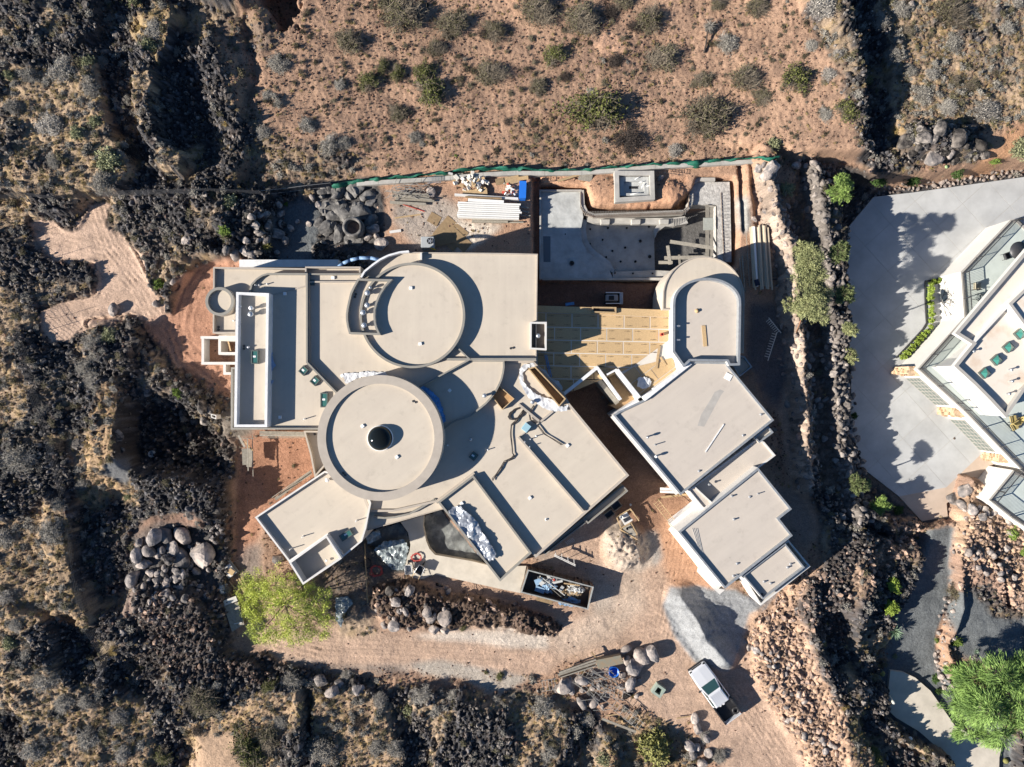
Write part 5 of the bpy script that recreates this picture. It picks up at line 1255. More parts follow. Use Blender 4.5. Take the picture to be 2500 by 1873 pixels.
# ------------------------------------------------------------------ concrete curb behind the yard and the fences
curb = thing('concrete_curb', 'long pale concrete footing running under the green netting', 'curb', P(1300, 430, 0))
cl = [(872, 451), (925, 447), (1030, 441), (1100, 436), (1180, 428), (1260, 424), (1330, 425), (1420, 424), (1500, 418), (1600, 409), (1720, 402), (1840, 396)]
for a_, c_ in zip(cl[:-1], cl[1:]): MB().bar(P(*a_, 0.2), P(c_[0] - 0.6, c_[1], 0.2), 0.38, 0.5).build('curb_segment', M_CONC, curb)
M_NET = mat('green_netting', (0.012, 0.13, 0.085), 0.7, var=0.5, scale=5, bump=0.5, bscale=9)
M_FENCE = mat('fence_steel', (0.055, 0.055, 0.06), 0.5, metal=0.3)
M_FENCEG = mat('fence_rail', (0.22, 0.22, 0.22), 0.5, metal=0.3)
nf = thing('netting_fence', 'sagging green debris netting along the edge of the red hillside', 'fence', P(1350, 425, 0))
nl = [(815, 457), (850, 447), (893, 441), (960, 436), (1030, 431), (1080, 426), (1110, 420), (1160, 414), (1220, 411), (1290, 413), (1330, 419), (1420, 418), (1500, 411), (1560, 407), (1660, 400), (1760, 394), (1850, 389), (1903, 388)]
b = MB(); m_ = []
for (a_, c_), (d_, e_) in zip(nl[:-1], nl[1:]):
    n_ = max(2, int(math.hypot(d_ - a_, e_ - c_) / 7))
    for k in range(n_): m_.append((a_ + (d_ - a_) * k / n_, c_ + (e_ - c_) * k / n_))
vs = []; fs = []
for k, (u, v) in enumerate(m_):
    x, y, z = G(u, v); hh = 0.75 + 0.25 * math.sin(k * 0.9) + rnd.uniform(-.1, .1); w_ = 0.03 + 0.15 * max(0, math.sin(k * 0.11 + 1)) ** 2 + 0.10 * max(0, math.sin(k * 0.53)) ** 3 + rnd.uniform(0, .05)
    for t, (dy, dz) in enumerate([(0.06, 0.0), (0.03 + w_ * 0.3, 0.5 * hh), (-w_ * 0.5, hh), (-w_ * 1.4, 0.72 * hh), (-w_ * 1.8, 0.1)]):
        vs.append((x + rnd.uniform(-.05, .05), y + dy + rnd.uniform(-.04, .04), z + dz))
    if k:
        for t in range(4):
            if (k // 9) % 4 == 3 and t > 2: continue
            fs.append(((k - 1) * 5 + t, k * 5 + t, k * 5 + t + 1, (k - 1) * 5 + t + 1))
b.add(vs, fs, smooth=True); b.build('netting', M_NET, nf)
for k in range(0, len(m_), 8):
    x, y, z = G(*m_[k]); MB().cyl((x, y, z - .2), 0.03, 1.2, 6).build('post', M_FENCE, nf)
def wirefence(name, label, pts, hgt=1.5, lean=(0.0, 0.0), nw=7, gap=2.6, group=None, rail=False):
    t_ = thing(name, label, 'fence', G(*pts[0]))
    W = [Vector(G(*p)) for p in pts]
    P_ = []
    for a, c in zip(W[:-1], W[1:]):
        n_ = max(1, int((c - a).length / gap))
        for k in range(n_): P_.append(a.lerp(c, k / n_))
    P_.append(W[-1])
    for p in P_:
        p.z = height(p.x, p.y)
        MB().tube([p - Vector((0, 0, .2)), p + Vector((lean[0], lean[1], hgt))], 0.03, 6).build('post', M_FENCE, t_)
    lv = [0.12, hgt - 0.05] if rail else [hgt * (k + 0.5) / nw for k in range(nw)]
    for z_ in lv:
        f_ = z_ / hgt
        MB().tube([p + Vector((lean[0] * f_, lean[1] * f_, z_)) for p in P_], 0.03 if rail else 0.012, 4).build('rail' if rail else 'wire', M_FENCEG if rail else M_FENCE, t_)
    b = MB()
    for a, c in zip(P_[:-1], P_[1:]):
        L = (c - a).length; n_ = max(2, int(L / (0.13 if rail else 0.22)))
        for k in range(n_):
            p = a.lerp(c, k / n_)
            b.bar(p + Vector((0, 0, 0.06)), p + Vector((lean[0], lean[1], hgt - 0.03)), 0.02 if rail else 0.012, 0.02 if rail else 0.012)
    tag(b.build('pickets' if rail else 'mesh', M_FENCE, t_), kind='stuff')
wirefence('wire_fence', 'black wire mesh fence crossing the lava north of the sandy pad', [(-60, 484), (40, 486), (150, 489), (250, 481), (400, 474), (520, 471), (645, 475)], 1.5)
wirefence('wire_fence', 'sagging dark wire fence winding down the west lava field', [(10, 735), (50, 820), (75, 880), (95, 960), (130, 1060), (160, 1170), (182, 1300), (200, 1400), (225, 1485)], 1.5)
wirefence('wire_fence', 'short dark wire fence through the lava in the lower left corner', [(235, 1530), (268, 1590), (258, 1640), (252, 1700), (232, 1770)], 1.5)
wirefence('picket_fence', 'black metal picket fence between wire fence and green netting', [(647, 475), (700, 470), (760, 462), (815, 456)], 1.3, rail=True)
# ------------------------------------------------------------------ stone banks, stone by stone
WALLM = [rock_mesh(500 + k, M_WALLROCK, 2, 0.8, 9, 0.05, 'stone') for k in range(5)]
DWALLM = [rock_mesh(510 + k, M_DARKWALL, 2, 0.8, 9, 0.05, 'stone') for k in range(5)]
def stonebank(label, pts, w, n, meshes, smin, smax, name='retaining_wall'):
    t_ = thing(name, label, 'stone wall', G(*pts[len(pts) // 2]))
    off = t_.location
    seg = []
    for a, c in zip(pts[:-1], pts[1:]): seg.append((a, c, math.hypot(c[0] - a[0], c[1] - a[1])))
    tot = sum(s_[2] for s_ in seg); placed = []
    tries = 0
    while len(placed) < n and tries < n * 14:
        tries += 1
        d = rnd.uniform(0, tot)
        for a, c, L in seg:
            if d <= L: break
            d -= L
        t = d / L; u = a[0] + (c[0] - a[0]) * t; v = a[1] + (c[1] - a[1]) * t
        o = rnd.gauss(0, 0.5) * w; nxv, nyv = -(c[1] - a[1]) / L, (c[0] - a[0]) / L
        p = G(u + nxv * o, v + nyv * o); r = rnd.uniform(smin, smax) * (1.25 if rnd.random() < .15 else 1)
        if any((p[0] - q[0]) ** 2 + (p[1] - q[1]) ** 2 < (0.75 * (r + q[3])) ** 2 for q in placed): continue
        placed.append((p[0], p[1], p[2], r))
        ob = bpy.data.objects.new('stone', rnd.choice(meshes)); COL.objects.link(ob); ob.parent = t_
        ob.location = (p[0] - off.x, p[1] - off.y, p[2] - off.z + r * 0.15)
        ob.rotation_euler = (rnd.uniform(-.5, .5), rnd.uniform(-.5, .5), rnd.uniform(0, 6.28)); ob.scale = (r, r * rnd.uniform(.7, 1), r * rnd.uniform(.7, 1))
    return t_
stonebank('long pale bank of piled stones east of the house, partly sunlit', [(1862, 410), (1880, 470), (1908, 560), (1928, 650), (1938, 750), (1945, 850), (1954, 950), (1962, 1050), (1966, 1130), (1970, 1190)], 26, 290, WALLM, 0.22, 0.48)
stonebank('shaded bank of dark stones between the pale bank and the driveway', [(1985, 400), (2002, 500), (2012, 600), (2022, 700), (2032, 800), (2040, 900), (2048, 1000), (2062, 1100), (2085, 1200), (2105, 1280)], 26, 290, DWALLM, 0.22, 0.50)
stonebank('low border of pale round stones along the gravel path', [(2322, 1455), (2318, 1500), (2308, 1560), (2300, 1620), (2310, 1680)], 16, 70, [rock_mesh(520 + k, M_PALEROCK, 2, 0.8, 8, 0.04, 'stone') for k in range(3)], 0.16, 0.34, 'stone_border')
stonebank('stone border along the upper edge of the neighbouring driveway', [(2080, 560), (2120, 495), (2170, 462), (2260, 455), (2380, 440), (2500, 420)], 10, 90, WALLM, 0.14, 0.3, 'stone_border')
# ------------------------------------------------------------------ neighbour's paving
DRV = [(2045, 586), (2133, 481), (2230, 470), (2560, 424), (2560, 760), (2470, 1120), (2394, 1110), (2310, 1190), (2195, 1212), (2064, 1110), (2059, 1068), (2052, 997), (2051, 980), (2071, 974), (2078, 960), (2078, 900), (2073, 867), (2059, 754), (2048, 686), (2044, 652)]
M_DRV = mat('drive_concrete', (0.47, 0.475, 0.47), 0.85, var=0.22, scale=0.35, bump=0.08, bscale=5, rnd_obj=0.03, coord='World')
M_DRVT = mat('tan_concrete', (0.50, 0.40, 0.32), 0.85, var=0.15, scale=0.7, coord='World')
ZV = -2.92
drv = thing('driveway', 'pale concrete driveway of large diagonal slabs', None, P(2200, 800, ZV)); drv['kind'] = 'structure'
W = PX(DRV, ZV)
MB().prism(W, ZV - 0.3, ZV - 0.012).build('slab_bed', M_CONC, drv)
a45 = R(42); cc, ss = math.cos(a45), math.sin(a45); SZ = 3.35
for i in range(-12, 26):
    for j in range(-22, 14):
        x0, y0 = i * SZ, j * SZ
        q = [(x0 + .02, y0 + .02), (x0 + SZ - .02, y0 + .02), (x0 + SZ - .02, y0 + SZ - .02), (x0 + .02, y0 + SZ - .02)]
        q = [(25 + a * cc - b_ * ss, a * ss + b_ * cc) for a, b_ in q]
        r_ = clip(W, q)
        if len(r_) > 2 and abs(area2(r_)) / 2 > 0.05: MB().prism(r_, ZV - 0.05, ZV).build('slab', M_DRV, drv)
q = PX([(2195, 1212), (2310, 1190), (2394, 1110), (2430, 1130), (2345, 1205), (2311, 1229), (2314, 1262), (2252, 1274)], ZV)
MB().prism(q, ZV - 0.3, ZV - 0.001).build('tan_slab', M_DRVT, drv)
MB().bar(P(2253, 1276, ZV), P(2316, 1265, ZV), 0.3, 0.25).build('edge_beam', M_DKMET, drv)
wk = thing('walkway', 'pale concrete walk sweeping through black gravel', None, P(2260, 1760, ZV)); wk['kind'] = 'structure'
WK = [(2174, 1637), (2205, 1641), (2235, 1655), (2272, 1687), (2298, 1724), (2330, 1770), (2380, 1800), (2445, 1828), (2440, 1850), (2437, 1960), (2318, 1960), (2312, 1873), (2286, 1823), (2244, 1786), (2187, 1752), (2170, 1735), (2167, 1723), (2168, 1690)]
MB().prism(PX(WK, -1.62), -2.3, -1.62).build('walk_slab', M_PATH, wk)
# ------------------------------------------------------------------ neighbour's house
M_NW = mat('neighbour_render', (0.66, 0.64, 0.60), 0.85, var=0.06, scale=0.8)
M_NG = mat('neighbour_coping', (0.38, 0.36, 0.33), 0.8, var=0.1, scale=1)
M_NR = mat('neighbour_roof', (0.66, 0.60, 0.52), 0.8, col2=(0.56, 0.44, 0.34), scale=0.5, lo=0.52, hi=0.75)
M_TERR = mat('terrace_tile', (0.50, 0.55, 0.52), 0.5, var=0.12, scale=1.0)
M_STONE = mat('stacked_stone', (0.56, 0.43, 0.29), 0.9, col2=(0.38, 0.25, 0.15), scale=3, rnd_obj=0.2)
nb = thing('house', 'white flat-roofed neighbouring house with railed terraces and green skylights', 'house', P(2450, 900, -3))
TS = [(2346, 664), (2468, 536), (2485, 535), (2570, 615), (2570, 1225), (2468, 1122), (2354, 1004), (2240, 901), (2354, 775)]
o_, i_ = inset(PX(TS, 0.5), 0.3)
MB().prism(o_, -3.2, 0.44, cap=False).build('wall', M_NW, nb)
MB().ring(o_, i_, 0.44, 0.5, 0.38).build('terrace_edge', M_NG, nb)
MB().prism(i_, 0.1, 0.40).build('terrace_floor', M_TERR, nb)
TS3 = [(2414, 1221), (2474, 1148), (2570, 1190), (2570, 1330), (2470, 1266)]
o_, i_ = inset(PX(TS3, 0.45), 0.3)
MB().prism(o_, -3.2, 0.40, cap=False).build('wall', M_NW, nb)
MB().ring(o_, i_, 0.40, 0.45, 0.34).build('terrace_edge', M_NG, nb)
MB().prism(i_, 0.1, 0.36).build('terrace_floor', M_TERR, nb)
UM = [(2332, 814), (2570, 535), (2570, 890), (2500, 957), (2457, 1020), (2417, 977), (2378, 938), (2330, 894), (2374, 840)]
o_, i_ = inset(PX(UM, 3.85), 0.28)
MB().prism(o_, 3.3, 3.8, cap=False, bottom=True).build('fascia', M_NW, nb)
MB().prism(PX([(2372, 872), (2600, 680), (2570, 890), (2500, 955), (2457, 1017), (2417, 974), (2378, 935), (2333, 893)], 3.84), 0.4, 3.3, cap=False).build('wall', M_NW, nb)
MB().ring(o_, i_, 3.8, 3.85, 3.3).build('parapet', M_NG, nb)
MB().prism(i_, 3.1, 3.4).build('roof', M_NR, nb)
o_, i_ = inset(PX([(2463, 742), (2570, 640), (2570, 900), (2535, 840)], 4.3), 0.25)
MB().prism(o_, 3.3, 4.25, cap=False).build('wall', M_NW, nb)
MB().ring(o_, i_, 4.25, 4.3, 3.9).build('parapet', M_NG, nb)
MB().prism(i_, 3.7, 4.0).build('roof', M_NR, nb)
MB().bar(P(2372, 838, 3.62), P(2459, 744, 3.62), 0.25, 0.44).build('roof_upstand', M_NW, nb)
for a_, c_ in [(2408, 911), (2437, 879), (2466, 848), (2494, 815)]:
    x, y, _ = P(a_, c_, 3.8)
    f_ = MB().box((x, y, 3.55), (0.74, 0.74, 0.34), R(42)).build('skylight', M_BRONZE, nb)
    b = MB(); q = [(0.32 * math.cos(R(42 + 45 + 90 * k)) * 1.414 + x, 0.32 * math.sin(R(42 + 45 + 90 * k)) * 1.414 + y) for k in range(4)]
    b.add([(q[0][0], q[0][1], 3.73), (q[1][0], q[1][1], 3.73), (q[2][0], q[2][1], 3.73), (q[3][0], q[3][1], 3.73), (x, y, 3.98)], [(0, 1, 4), (1, 2, 4), (2, 3, 4), (3, 0, 4)])
    b.build('glass_pyramid', mat('green_glass', (0.05, 0.20, 0.16), 0.15, spec=0.8), f_)
for a_, c_ in [(2378, 858), (2470, 903), (2465, 962), (2472, 931)]:
    x, y, _ = P(a_, c_, 3.8); MB().cyl((x, y, 3.3), 0.06, 0.5, 8).lathe((x, y), [(0.12, 3.8), (0.12, 3.86), (0.001, 3.87)], 10).build('roof_vent', M_GALV, nb)
# garage doors and stone piers along the south-west face
def facebox(a, c, z0, z1, t, m, name, off=0.0, zref=0.5, div=None):
    p = Vector(P(*a, zref)).xy; q = Vector(P(*c, zref)).xy; d = (q - p); L = d.length; e = d.normalized(); nrm = Vector((e.y, -e.x))
    mid = (p + q) / 2 + nrm * (t / 2 + off)
    o = MB().box((mid.x, mid.y, (z0 + z1) / 2), (L, t, z1 - z0), math.atan2(d.y, d.x)).build(name, m, nb)
    return o, p, e, nrm, L
M_GDOOR = mat('frosted_glass', (0.13, 0.155, 0.14), 0.3, var=0.1, scale=2, spec=0.6)
def lerp2(a, c, t): return (a[0] + (c[0] - a[0]) * t, a[1] + (c[1] - a[1]) * t)
for a_, c_ in [((2240, 901), (2354, 1004)), ((2354, 1004), (2468, 1122))]:
    q0, q1 = lerp2(a_, c_, 0.2), lerp2(a_, c_, 0.86)
    sgn = 1
    o, p, e, nrm, L = facebox(q0, q1, -2.9, -0.7, 0.06, M_GDOOR, 'garage_door')
    for k in range(1, 4):
        for r_ in range(4):
            pass
    for k in range(9):
        t = k / 8; c0 = p + e * (L * t) + nrm * 0.07
        MB().box((c0.x, c0.y, -1.8), (0.05, 0.05, 2.2), math.atan2(e.y, e.x)).build('door_frame', M_NG, o)
    for zz in (-2.88, -2.35, -1.8, -1.25, -0.72):
        c0 = p + e * (L / 2) + nrm * 0.075
        MB().box((c0.x, c0.y, zz), (L, 0.045, 0.05), math.atan2(e.y, e.x)).build('door_frame', M_NG, o)
pier_i = 0
for a_, sx, sy in [((2192, 906), 1.7, 0.9), ((2300, 1004), 1.7, 0.9), ((2404, 1112), 1.3, 0.8), ((2440, 1152), 1.2, 0.6)]:
    x, y, _ = P(*a_, -2.9)
    x += 0.2; pr = MB().box((x, y, -1.6), (sx * 0.8, sy * 0.8, 2.7), R(-3)).build('stone_pier', M_STONE, nb)
    for k in range(34):
        z_ = -2.8 + 2.6 * rnd.random(); side = rnd.choice([0, 1, 2])
        w_ = rnd.uniform(.3, .6)
        c_ = (x - sx * 0.4, y + rnd.uniform(-.3, .3) * sy, z_) if side == 0 else ((x + rnd.uniform(-.35, .35) * sx, y - sy * 0.4, z_) if side == 1 else (x + rnd.uniform(-.35, .35) * sx, y + sy * rnd.uniform(-.4, .4), -0.24))
        MB().box(c_, (w_, rnd.uniform(.18, .34), rnd.uniform(.08, .18)), R(rnd.uniform(-8, 8))).build('stone', M_STONE, pr)
# railings
def railing(pts, z, label=None, hgt=1.0, extra=0.0):
    b = MB(); P_ = [Vector(P(*p, z)) for p in pts]
    r_ = MB()
    for a, c in zip(P_[:-1], P_[1:]):
        r_.bar(a + Vector((0, 0, hgt)), c + Vector((0, 0, hgt)), 0.06, 0.05)
        r_.bar(a + Vector((0, 0, 0.1)), c + Vector((0, 0, 0.1)), 0.05, 0.04)
        L = (c - a).length; n_ = int(L / 0.14)
        for k in range(n_):
            p = a.lerp(c, (k + .5) / n_); b.bar(p + Vector((0, 0, 0.1)), p + Vector((0, 0, hgt)), 0.025, 0.025)
        for k in range(int(L / 2.4) + 1):
            p = a.lerp(c, min(1, k * 2.4 / L)); MB().bar(p, p + Vector((0, 0, hgt + .03)), 0.07, 0.07).build('rail_post', M_DKMET, nb)
    rr = r_.build('railing', M_DKMET, nb)
    tag(b.build('balusters', M_DKMET, rr), kind='stuff')
railing([(2570, 612), (2484, 538), (2469, 540), (2349, 667), (2357, 774), (2244, 901), (2355, 1001), (2468, 1118), (2560, 1212)], 0.5)
railing([(2560, 1188), (2476, 1151), (2418, 1221), (2472, 1263), (2560, 1322)], 0.45)
# metal branch relief on the wall
rel = MB()
def wallpt(s, z):       # s metres along the recessed face, z height
    p = Vector(P(2346, 664, 0.5)).xy; q = Vector(P(2354, 775, 0.5)).xy; e = (q - p).normalized()
    w_ = p + e * s; return (w_.x - 0.05, w_.y, z)
def branch(s, z, a, L, d):
    pts = [(s, z)]
    for k in range(4):
        a += rnd.uniform(-.25, .25); s += math.sin(a) * L / 4; z += math.cos(a) * L / 4; pts.append((s, z))
    rel.tube([wallpt(*p) for p in pts], 0.035 * (0.75 ** (3 - d)), 4)
    if d > 0:
        for k in (2, 3, 4):
            branch(pts[k][0], pts[k][1], a + rnd.choice([-1, 1]) * rnd.uniform(.4, .9), L * 0.62, d - 1)
for a_ in (-0.7, -0.2, 0.3, 0.8): branch(2.4, -2.7, a_, 1.3, 2)
rel.build('branch_relief', M_DKMET, nb)
# hedge round the recess
HM = shrub_mesh(600, M_TW_TAN, M_LF_LIME, 30, 1500, 0.10, height=0.9, ragged=0.1, name='hedge_bush')
hedge = thing('hedge', 'clipped lime green hedge bent round the white wall recess', 'hedge', P(2280, 700, -2.9))
hp = [(2338, 678), (2278, 687), (2277, 720), (2279, 760), (2281, 790), (2272, 805), (2240, 840), (2206, 876)]
hw = [Vector(P(*p, -2.3)) for p in hp]
for a, c in zip(hw[:-1], hw[1:]):
    n_ = max(1, int((c - a).length / 0.42))
    for k in range(n_):
        p = a.lerp(c, (k + .5) / n_)
        o = bpy.data.objects.new('foliage', HM); COL.objects.link(o); o.parent = hedge
        o.location = (p.x - hedge.location.x + rnd.uniform(-.05, .05), p.y - hedge.location.y, -2.95 - hedge.location.z); s_ = rnd.uniform(.38, .46)
        o.scale = (s_, s_, s_ * 2.2); o.rotation_euler = (0, 0, rnd.uniform(0, 6.28))
b = MB()
for a, c in zip(hw[:-1], hw[1:]): b.bar(Vector((a.x - 0.42, a.y + .1, -2.88)), Vector((c.x - 0.42, c.y + .1, -2.88)), 0.12, 0.16)
b.build('planter_edge', M_DKMET, hedge)
# terrace furniture
M_TAUPE = mat('cushion_tan', (0.40, 0.36, 0.26), 0.9, var=0.1, scale=4); M_YEL = mat('cushion_ochre', (0.38, 0.30, 0.12), 0.9, var=0.1, scale=4)
def lounge(cu, cv, rz, label, cush, z=0.4, s=1.0):
    x, y, _ = P(cu, cv, z + 0.4); t_ = thing('lounge_chair', label, 'chair', (x, y, z)); t_.rotation_euler = (0, 0, R(rz)); t_.scale = (s, s, s)
    def part(name, b, m):
        o = b.build(name, m); o.parent = t_; return o
    part('seat', MB().box((0, 0, .38), (.62, .58, .1)), cush)
    part('backrest', MB().bar((-.34, 0, .42), (-.55, 0, .95), .58, .08), cush)
    for sx, sy in ((.3, .3), (.3, -.3), (-.32, .3), (-.32, -.3)): part('leg', MB().bar((sx, sy, 0), (sx, sy, .42), .04, .04), M_DKMET)
    for sy in (.33, -.33): part('armrest', MB().bar((-.36, sy, .58), (.32, sy, .58), .05, .04), M_DKMET)
    return t_
lounge(2386, 700, 0, 'tan cushioned lounge chair on the terrace beside the branch relief wall', M_TAUPE)
lounge(2391, 728, 150, 'grey lounge chair turned sideways below the tan one on the terrace', mat('cushion_grey', (0.25, 0.28, 0.27), 0.8))
lounge(2459, 625, 20, 'black terrace chair beside the dark round table', M_DKMET, s=.9)
lounge(2474, 1023, 100, 'ochre chair nearest the white wall on the lower terrace', M_YEL)
lounge(2488, 1030, -140, 'ochre chair on the right of the lower terrace group', M_YEL)
lounge(2477, 1042, -60, 'ochre chair lowest of the lower terrace group', M_YEL)
x, y, _ = P(2488, 612, 1.1)
tt = thing('table', 'dark round patio table on the upper terrace corner', 'table', (x, y, 0.4))
MB().lathe((x, y), [(0.85, 1.08), (0.85, 1.13), (0.001, 1.131)], 28).build('tabletop', M_DKMET, tt); MB().cyl((x, y, .4), .09, .7, 10).build('leg', M_DKMET, tt)
# ------------------------------------------------------------------ individual shrubs
SHRUBS = """
679 159 30 grey;829 210 18 grey;852 108 38 olive;988 42 58 olive;1101 65 45 dry;1065 122 28 olive;900 204 33 green;934 165 20 green;971 181 26 green;1050 228 50 green;1036 182 34 green
1198 184 42 olive;968 278 28 olive;750 309 26 grey;1014 337 20 grey;1031 352 12 grey;804 360 32 grey;838 352 22 grey;1206 82 35 olive;1181 85 18 dead;1240 298 14 dead;1113 380 6 bright;653 235 18 grey;679 255 14 grey
642 326 22 grey;764 215 8 dead;937 6 28 olive;1315 31 50 olive;1420 54 48 dry;1585 51 42 olive;1352 139 35 green;1613 147 42 olive;1312 215 28 olive;1449 278 72 green;1718 292 66 olive;1715 196 28 dry
1817 198 44 olive;1775 110 32 dry;1732 71 20 grey;1846 23 35 dry;1755 8 25 olive;1534 349 50 dead;1647 369 20 white;1275 306 10 grey;1860 241 28 dry;1519 8 28 olive;1491 34 26 dead;1548 68 22 dead;1500 150 24 dead;1380 190 18 dead
2005 17 36 white;2147 54 24 grey;2193 25 26 grey;2317 37 52 olive;1980 113 18 grey;2045 133 14 white;2102 142 22 grey;1937 199 46 green;2022 184 20 white;2099 196 32 green;2014 281 22 grey;2062 272 38 green;2178 142 28 grey;2323 111 28 grey
2218 176 22 grey;2252 235 32 grey;2403 275 38 white;2312 264 25 grey;2454 71 24 grey;2371 210 24 olive;2482 6 20 white;1889 352 24 pale;2215 79 18 olive;2167 235 14 dead;2187 320 18 straw;2272 184 20 grey;2329 199 18 olive
2142 443 24 darkgreen;2227 440 24 darkgreen;2335 423 22 darkgreen;2428 394 19 bright;2485 369 36 pale;1920 462 24 pale;
329 8 22 pale;363 113 24 pale;377 77 28 grey;349 68 22 straw;216 153 24 pale;250 153 18 grey;26 187 20 pale;159 176 38 grey;74 187 26 grey;221 216 28 grey;34 264 24 grey;125 309 34 white;190 326 23 pale;235 298 22 pale
270 394 40 pale;315 374 36 dead;255 448 34 grey;550 303 12 straw;581 74 9 grey;133 397 18 grey;561 498 32 pale;575 487 14 bright;549 561 24 bright;699 498 9 bright;389 694 20 bright;270 822 26 pale;227 839 26 grey;235 867 24 grey;210 901 28 grey;227 930 24 grey;494 575 10 grey
57 1122 48 grey;57 1039 20 grey;108 997 18 grey;434 960 19 bright;471 980 12 olive;204 1181 23 grey;315 1212 16 pale;142 1232 20 grey;128 1297 34 grey;11 1309 28 grey;238 951 20 grey;150 1090 20 dead;170 1000 16 dead
17 1460 24 white;40 1528 20 grey;26 1570 22 pale;113 1653 38 grey;65 1602 18 grey;159 1715 30 grey;218 1800 34 grey;85 1828 32 grey;292 1749 24 white;278 1587 20 straw;496 1709 46 olive;400 1845 24 green;301 1840 22 white
610 1825 56 green;655 1800 40 olive;482 1783 20 dead;153 1477 18 grey;210 1712 20 grey;713 1664 28 grey;659 1675 24 green;928 1709 20 white;999 1732 24 pale;1030 1695 30 grey;846 1650 20 grey;784 1828 40 grey;687 1763 22 grey;920 1823 26 grey
1221 1650 14 green;1187 1641 7 green;1130 1533 10 green;965 1828 28 grey;1431 1755 22 white;1326 1723 34 grey;1599 1823 58 yellowgreen;1474 1854 24 pale;1721 1797 18 white;1755 1845 24 grey;1338 1837 24 grey;880 1760 20 dead;1105 1700 20 grey
2181 1428 22 mound;2173 1482 23 mound;2184 1602 9 pale;2335 1566 19 bright;2329 1445 30 olive;2286 1565 10 bright;2283 1655 15 darkgreen;2289 1687 11 darkgreen;2062 1729 16 straw;2096 1794 14 straw;2130 1835 18 yellowgreen;2142 1856 18 yellowgreen
2017 1525 8 yellowgreen;2008 1570 14 straw;2102 1289 12 straw;2241 1312 10 straw;2470 1303 22 bright;2496 1348 16 bright;2192 1246 16 darkgreen;1545 1700 10 straw;2085 1015 12 darkgreen
"""
LOOK = {'grey': ('grey twiggy', 'brush'), 'white': ('silvery white', 'brush'), 'olive': ('olive', 'shrub'), 'dry': ('brownish dry olive', 'shrub'), 'green': ('mossy green', 'shrub'), 'pale': ('pale lime', 'bush'), 'bright': ('bright green', 'bush'), 'dead': ('dark leafless', 'brush'),
        'straw': ('straw yellow', 'tussock'), 'darkgreen': ('dark green', 'bush'), 'yellowgreen': ('yellow green', 'bush'), 'mound': ('vivid lime', 'bush')}
SH['dry'] = SH['olive'] + SH['grey'][:1]
SH['darkgreen'] = [shrub_mesh(195 + i, M_TW_TAN, pmat('dark_green_leaf', (0.06, 0.11, 0.03), 0.4), 90, 2400, 0.05, height=0.8) for i in range(2)]
def region(u, v):
    if v < 425 and 600 <= u < 1000: return 'on the red hillside above the lumber yard'
    if v < 425 and 1000 <= u < 1380: return 'on the red hillside above the north roof'
    if v < 425 and 1380 <= u < 1900: return 'on the red hillside above the pool'
    if v < 360 and u < 2120: return 'beside the dark wash at upper right'
    if v < 330: return 'in the scrub beyond the dark wash'
    if u > 1880 and v < 560: return 'on the verge above the driveway'
    if u > 1960 and v < 1340: return 'along the shaded driveway edge'
    if u > 2230 and v < 1700: return 'in the neighbour\'s rock garden'
    if u > 1960: return 'beside the black gravel path'
    if u < 620 and v < 290: return 'in the upper left lava field'
    if u < 720 and v < 600: return 'near the wire fence'
    if u < 520 and v < 1000: return 'in the lava west of the house'
    if u < 350 and v < 1400: return 'in the lava far left of the boulders'
    if u < 440: return 'in the lower left corner'
    if u < 820: return 'below the green tree'
    if u < 1250: return 'below the dirt road'
    return 'below the rubbish heap'
ORD = ['leftmost', 'second from left', 'third from left', 'fourth from left', 'fifth from left', 'sixth from left', 'seventh from left', 'eighth from left', 'ninth from left', 'tenth from left']
rows_ = []
for it in SHRUBS.replace('\n', ';').split(';'):
    p = it.split()
    if len(p) == 4: rows_.append((float(p[0]), float(p[1]), float(p[2]), p[3]))
byl = {}
for r_ in rows_:
    u, v, r, k = r_
    size = 'large ' if r >= 40 else ('small ' if r <= 16 else ('' if r < 27 else 'broad '))
    byl.setdefault(size + LOOK[k][0] + ' ' + LOOK[k][1] + ' ' + region(u, v), []).append(r_)
SCL = [0.06, 0.10, 0.16]
for lab, L_ in byl.items():
    L_.sort()
    for i, (u, v, r, k) in enumerate(L_):
        l2 = lab if len(L_) == 1 else lab + ', ' + ORD[i]
        me = SH[k][(int(u) * 7 + int(v)) % len(SH[k])]
        o = bpy.data.objects.new(LOOK[k][1] if LOOK[k][1] != 'brush' else 'desert_brush', me); COL.objects.link(o)
        R_ = r * CAMH / FPX * (1.42 if k in ('olive', 'dry', 'green', 'grey', 'dead', 'white') else 1.15)
        x, y, z = G(u, v)
        o.location = (x, y, z - 0.04)
        o.rotation_euler = (rnd.uniform(-.12, .12), rnd.uniform(-.12, .12), rnd.uniform(0, 6.28))
        sq = rnd.uniform(0.88, 1.12)
        o.scale = (R_ * sq, R_ / sq, R_ * rnd.uniform(.85, 1.1))
        tag(o, l2, 'shrub', 'shrubs ' + region(u, v))
# dead snag on the hillside
sn = thing('dead_snag', 'fallen grey snag with a dark trunk on the red hillside', 'dead tree', G(1722, 110))
MB().tube([G(1718, 130, .1), G(1722, 112, .25), G(1723, 92, .4), G(1724, 82, .7)], .10, 7, .06).build('trunk', M_TW_DARK, sn)
b = MB()
for k in range(40):
    a = rnd.uniform(0, 6.28); p = Vector(G(1730, 70, .6)); q = p + Vector((math.cos(a) * rnd.uniform(.3, .9), math.sin(a) * rnd.uniform(.3, .9), rnd.uniform(-.3, .4)))
    b.tube([p, q], .02, 3, .008)
tag(b.build('branches', M_TW_GREY, sn), kind='stuff')
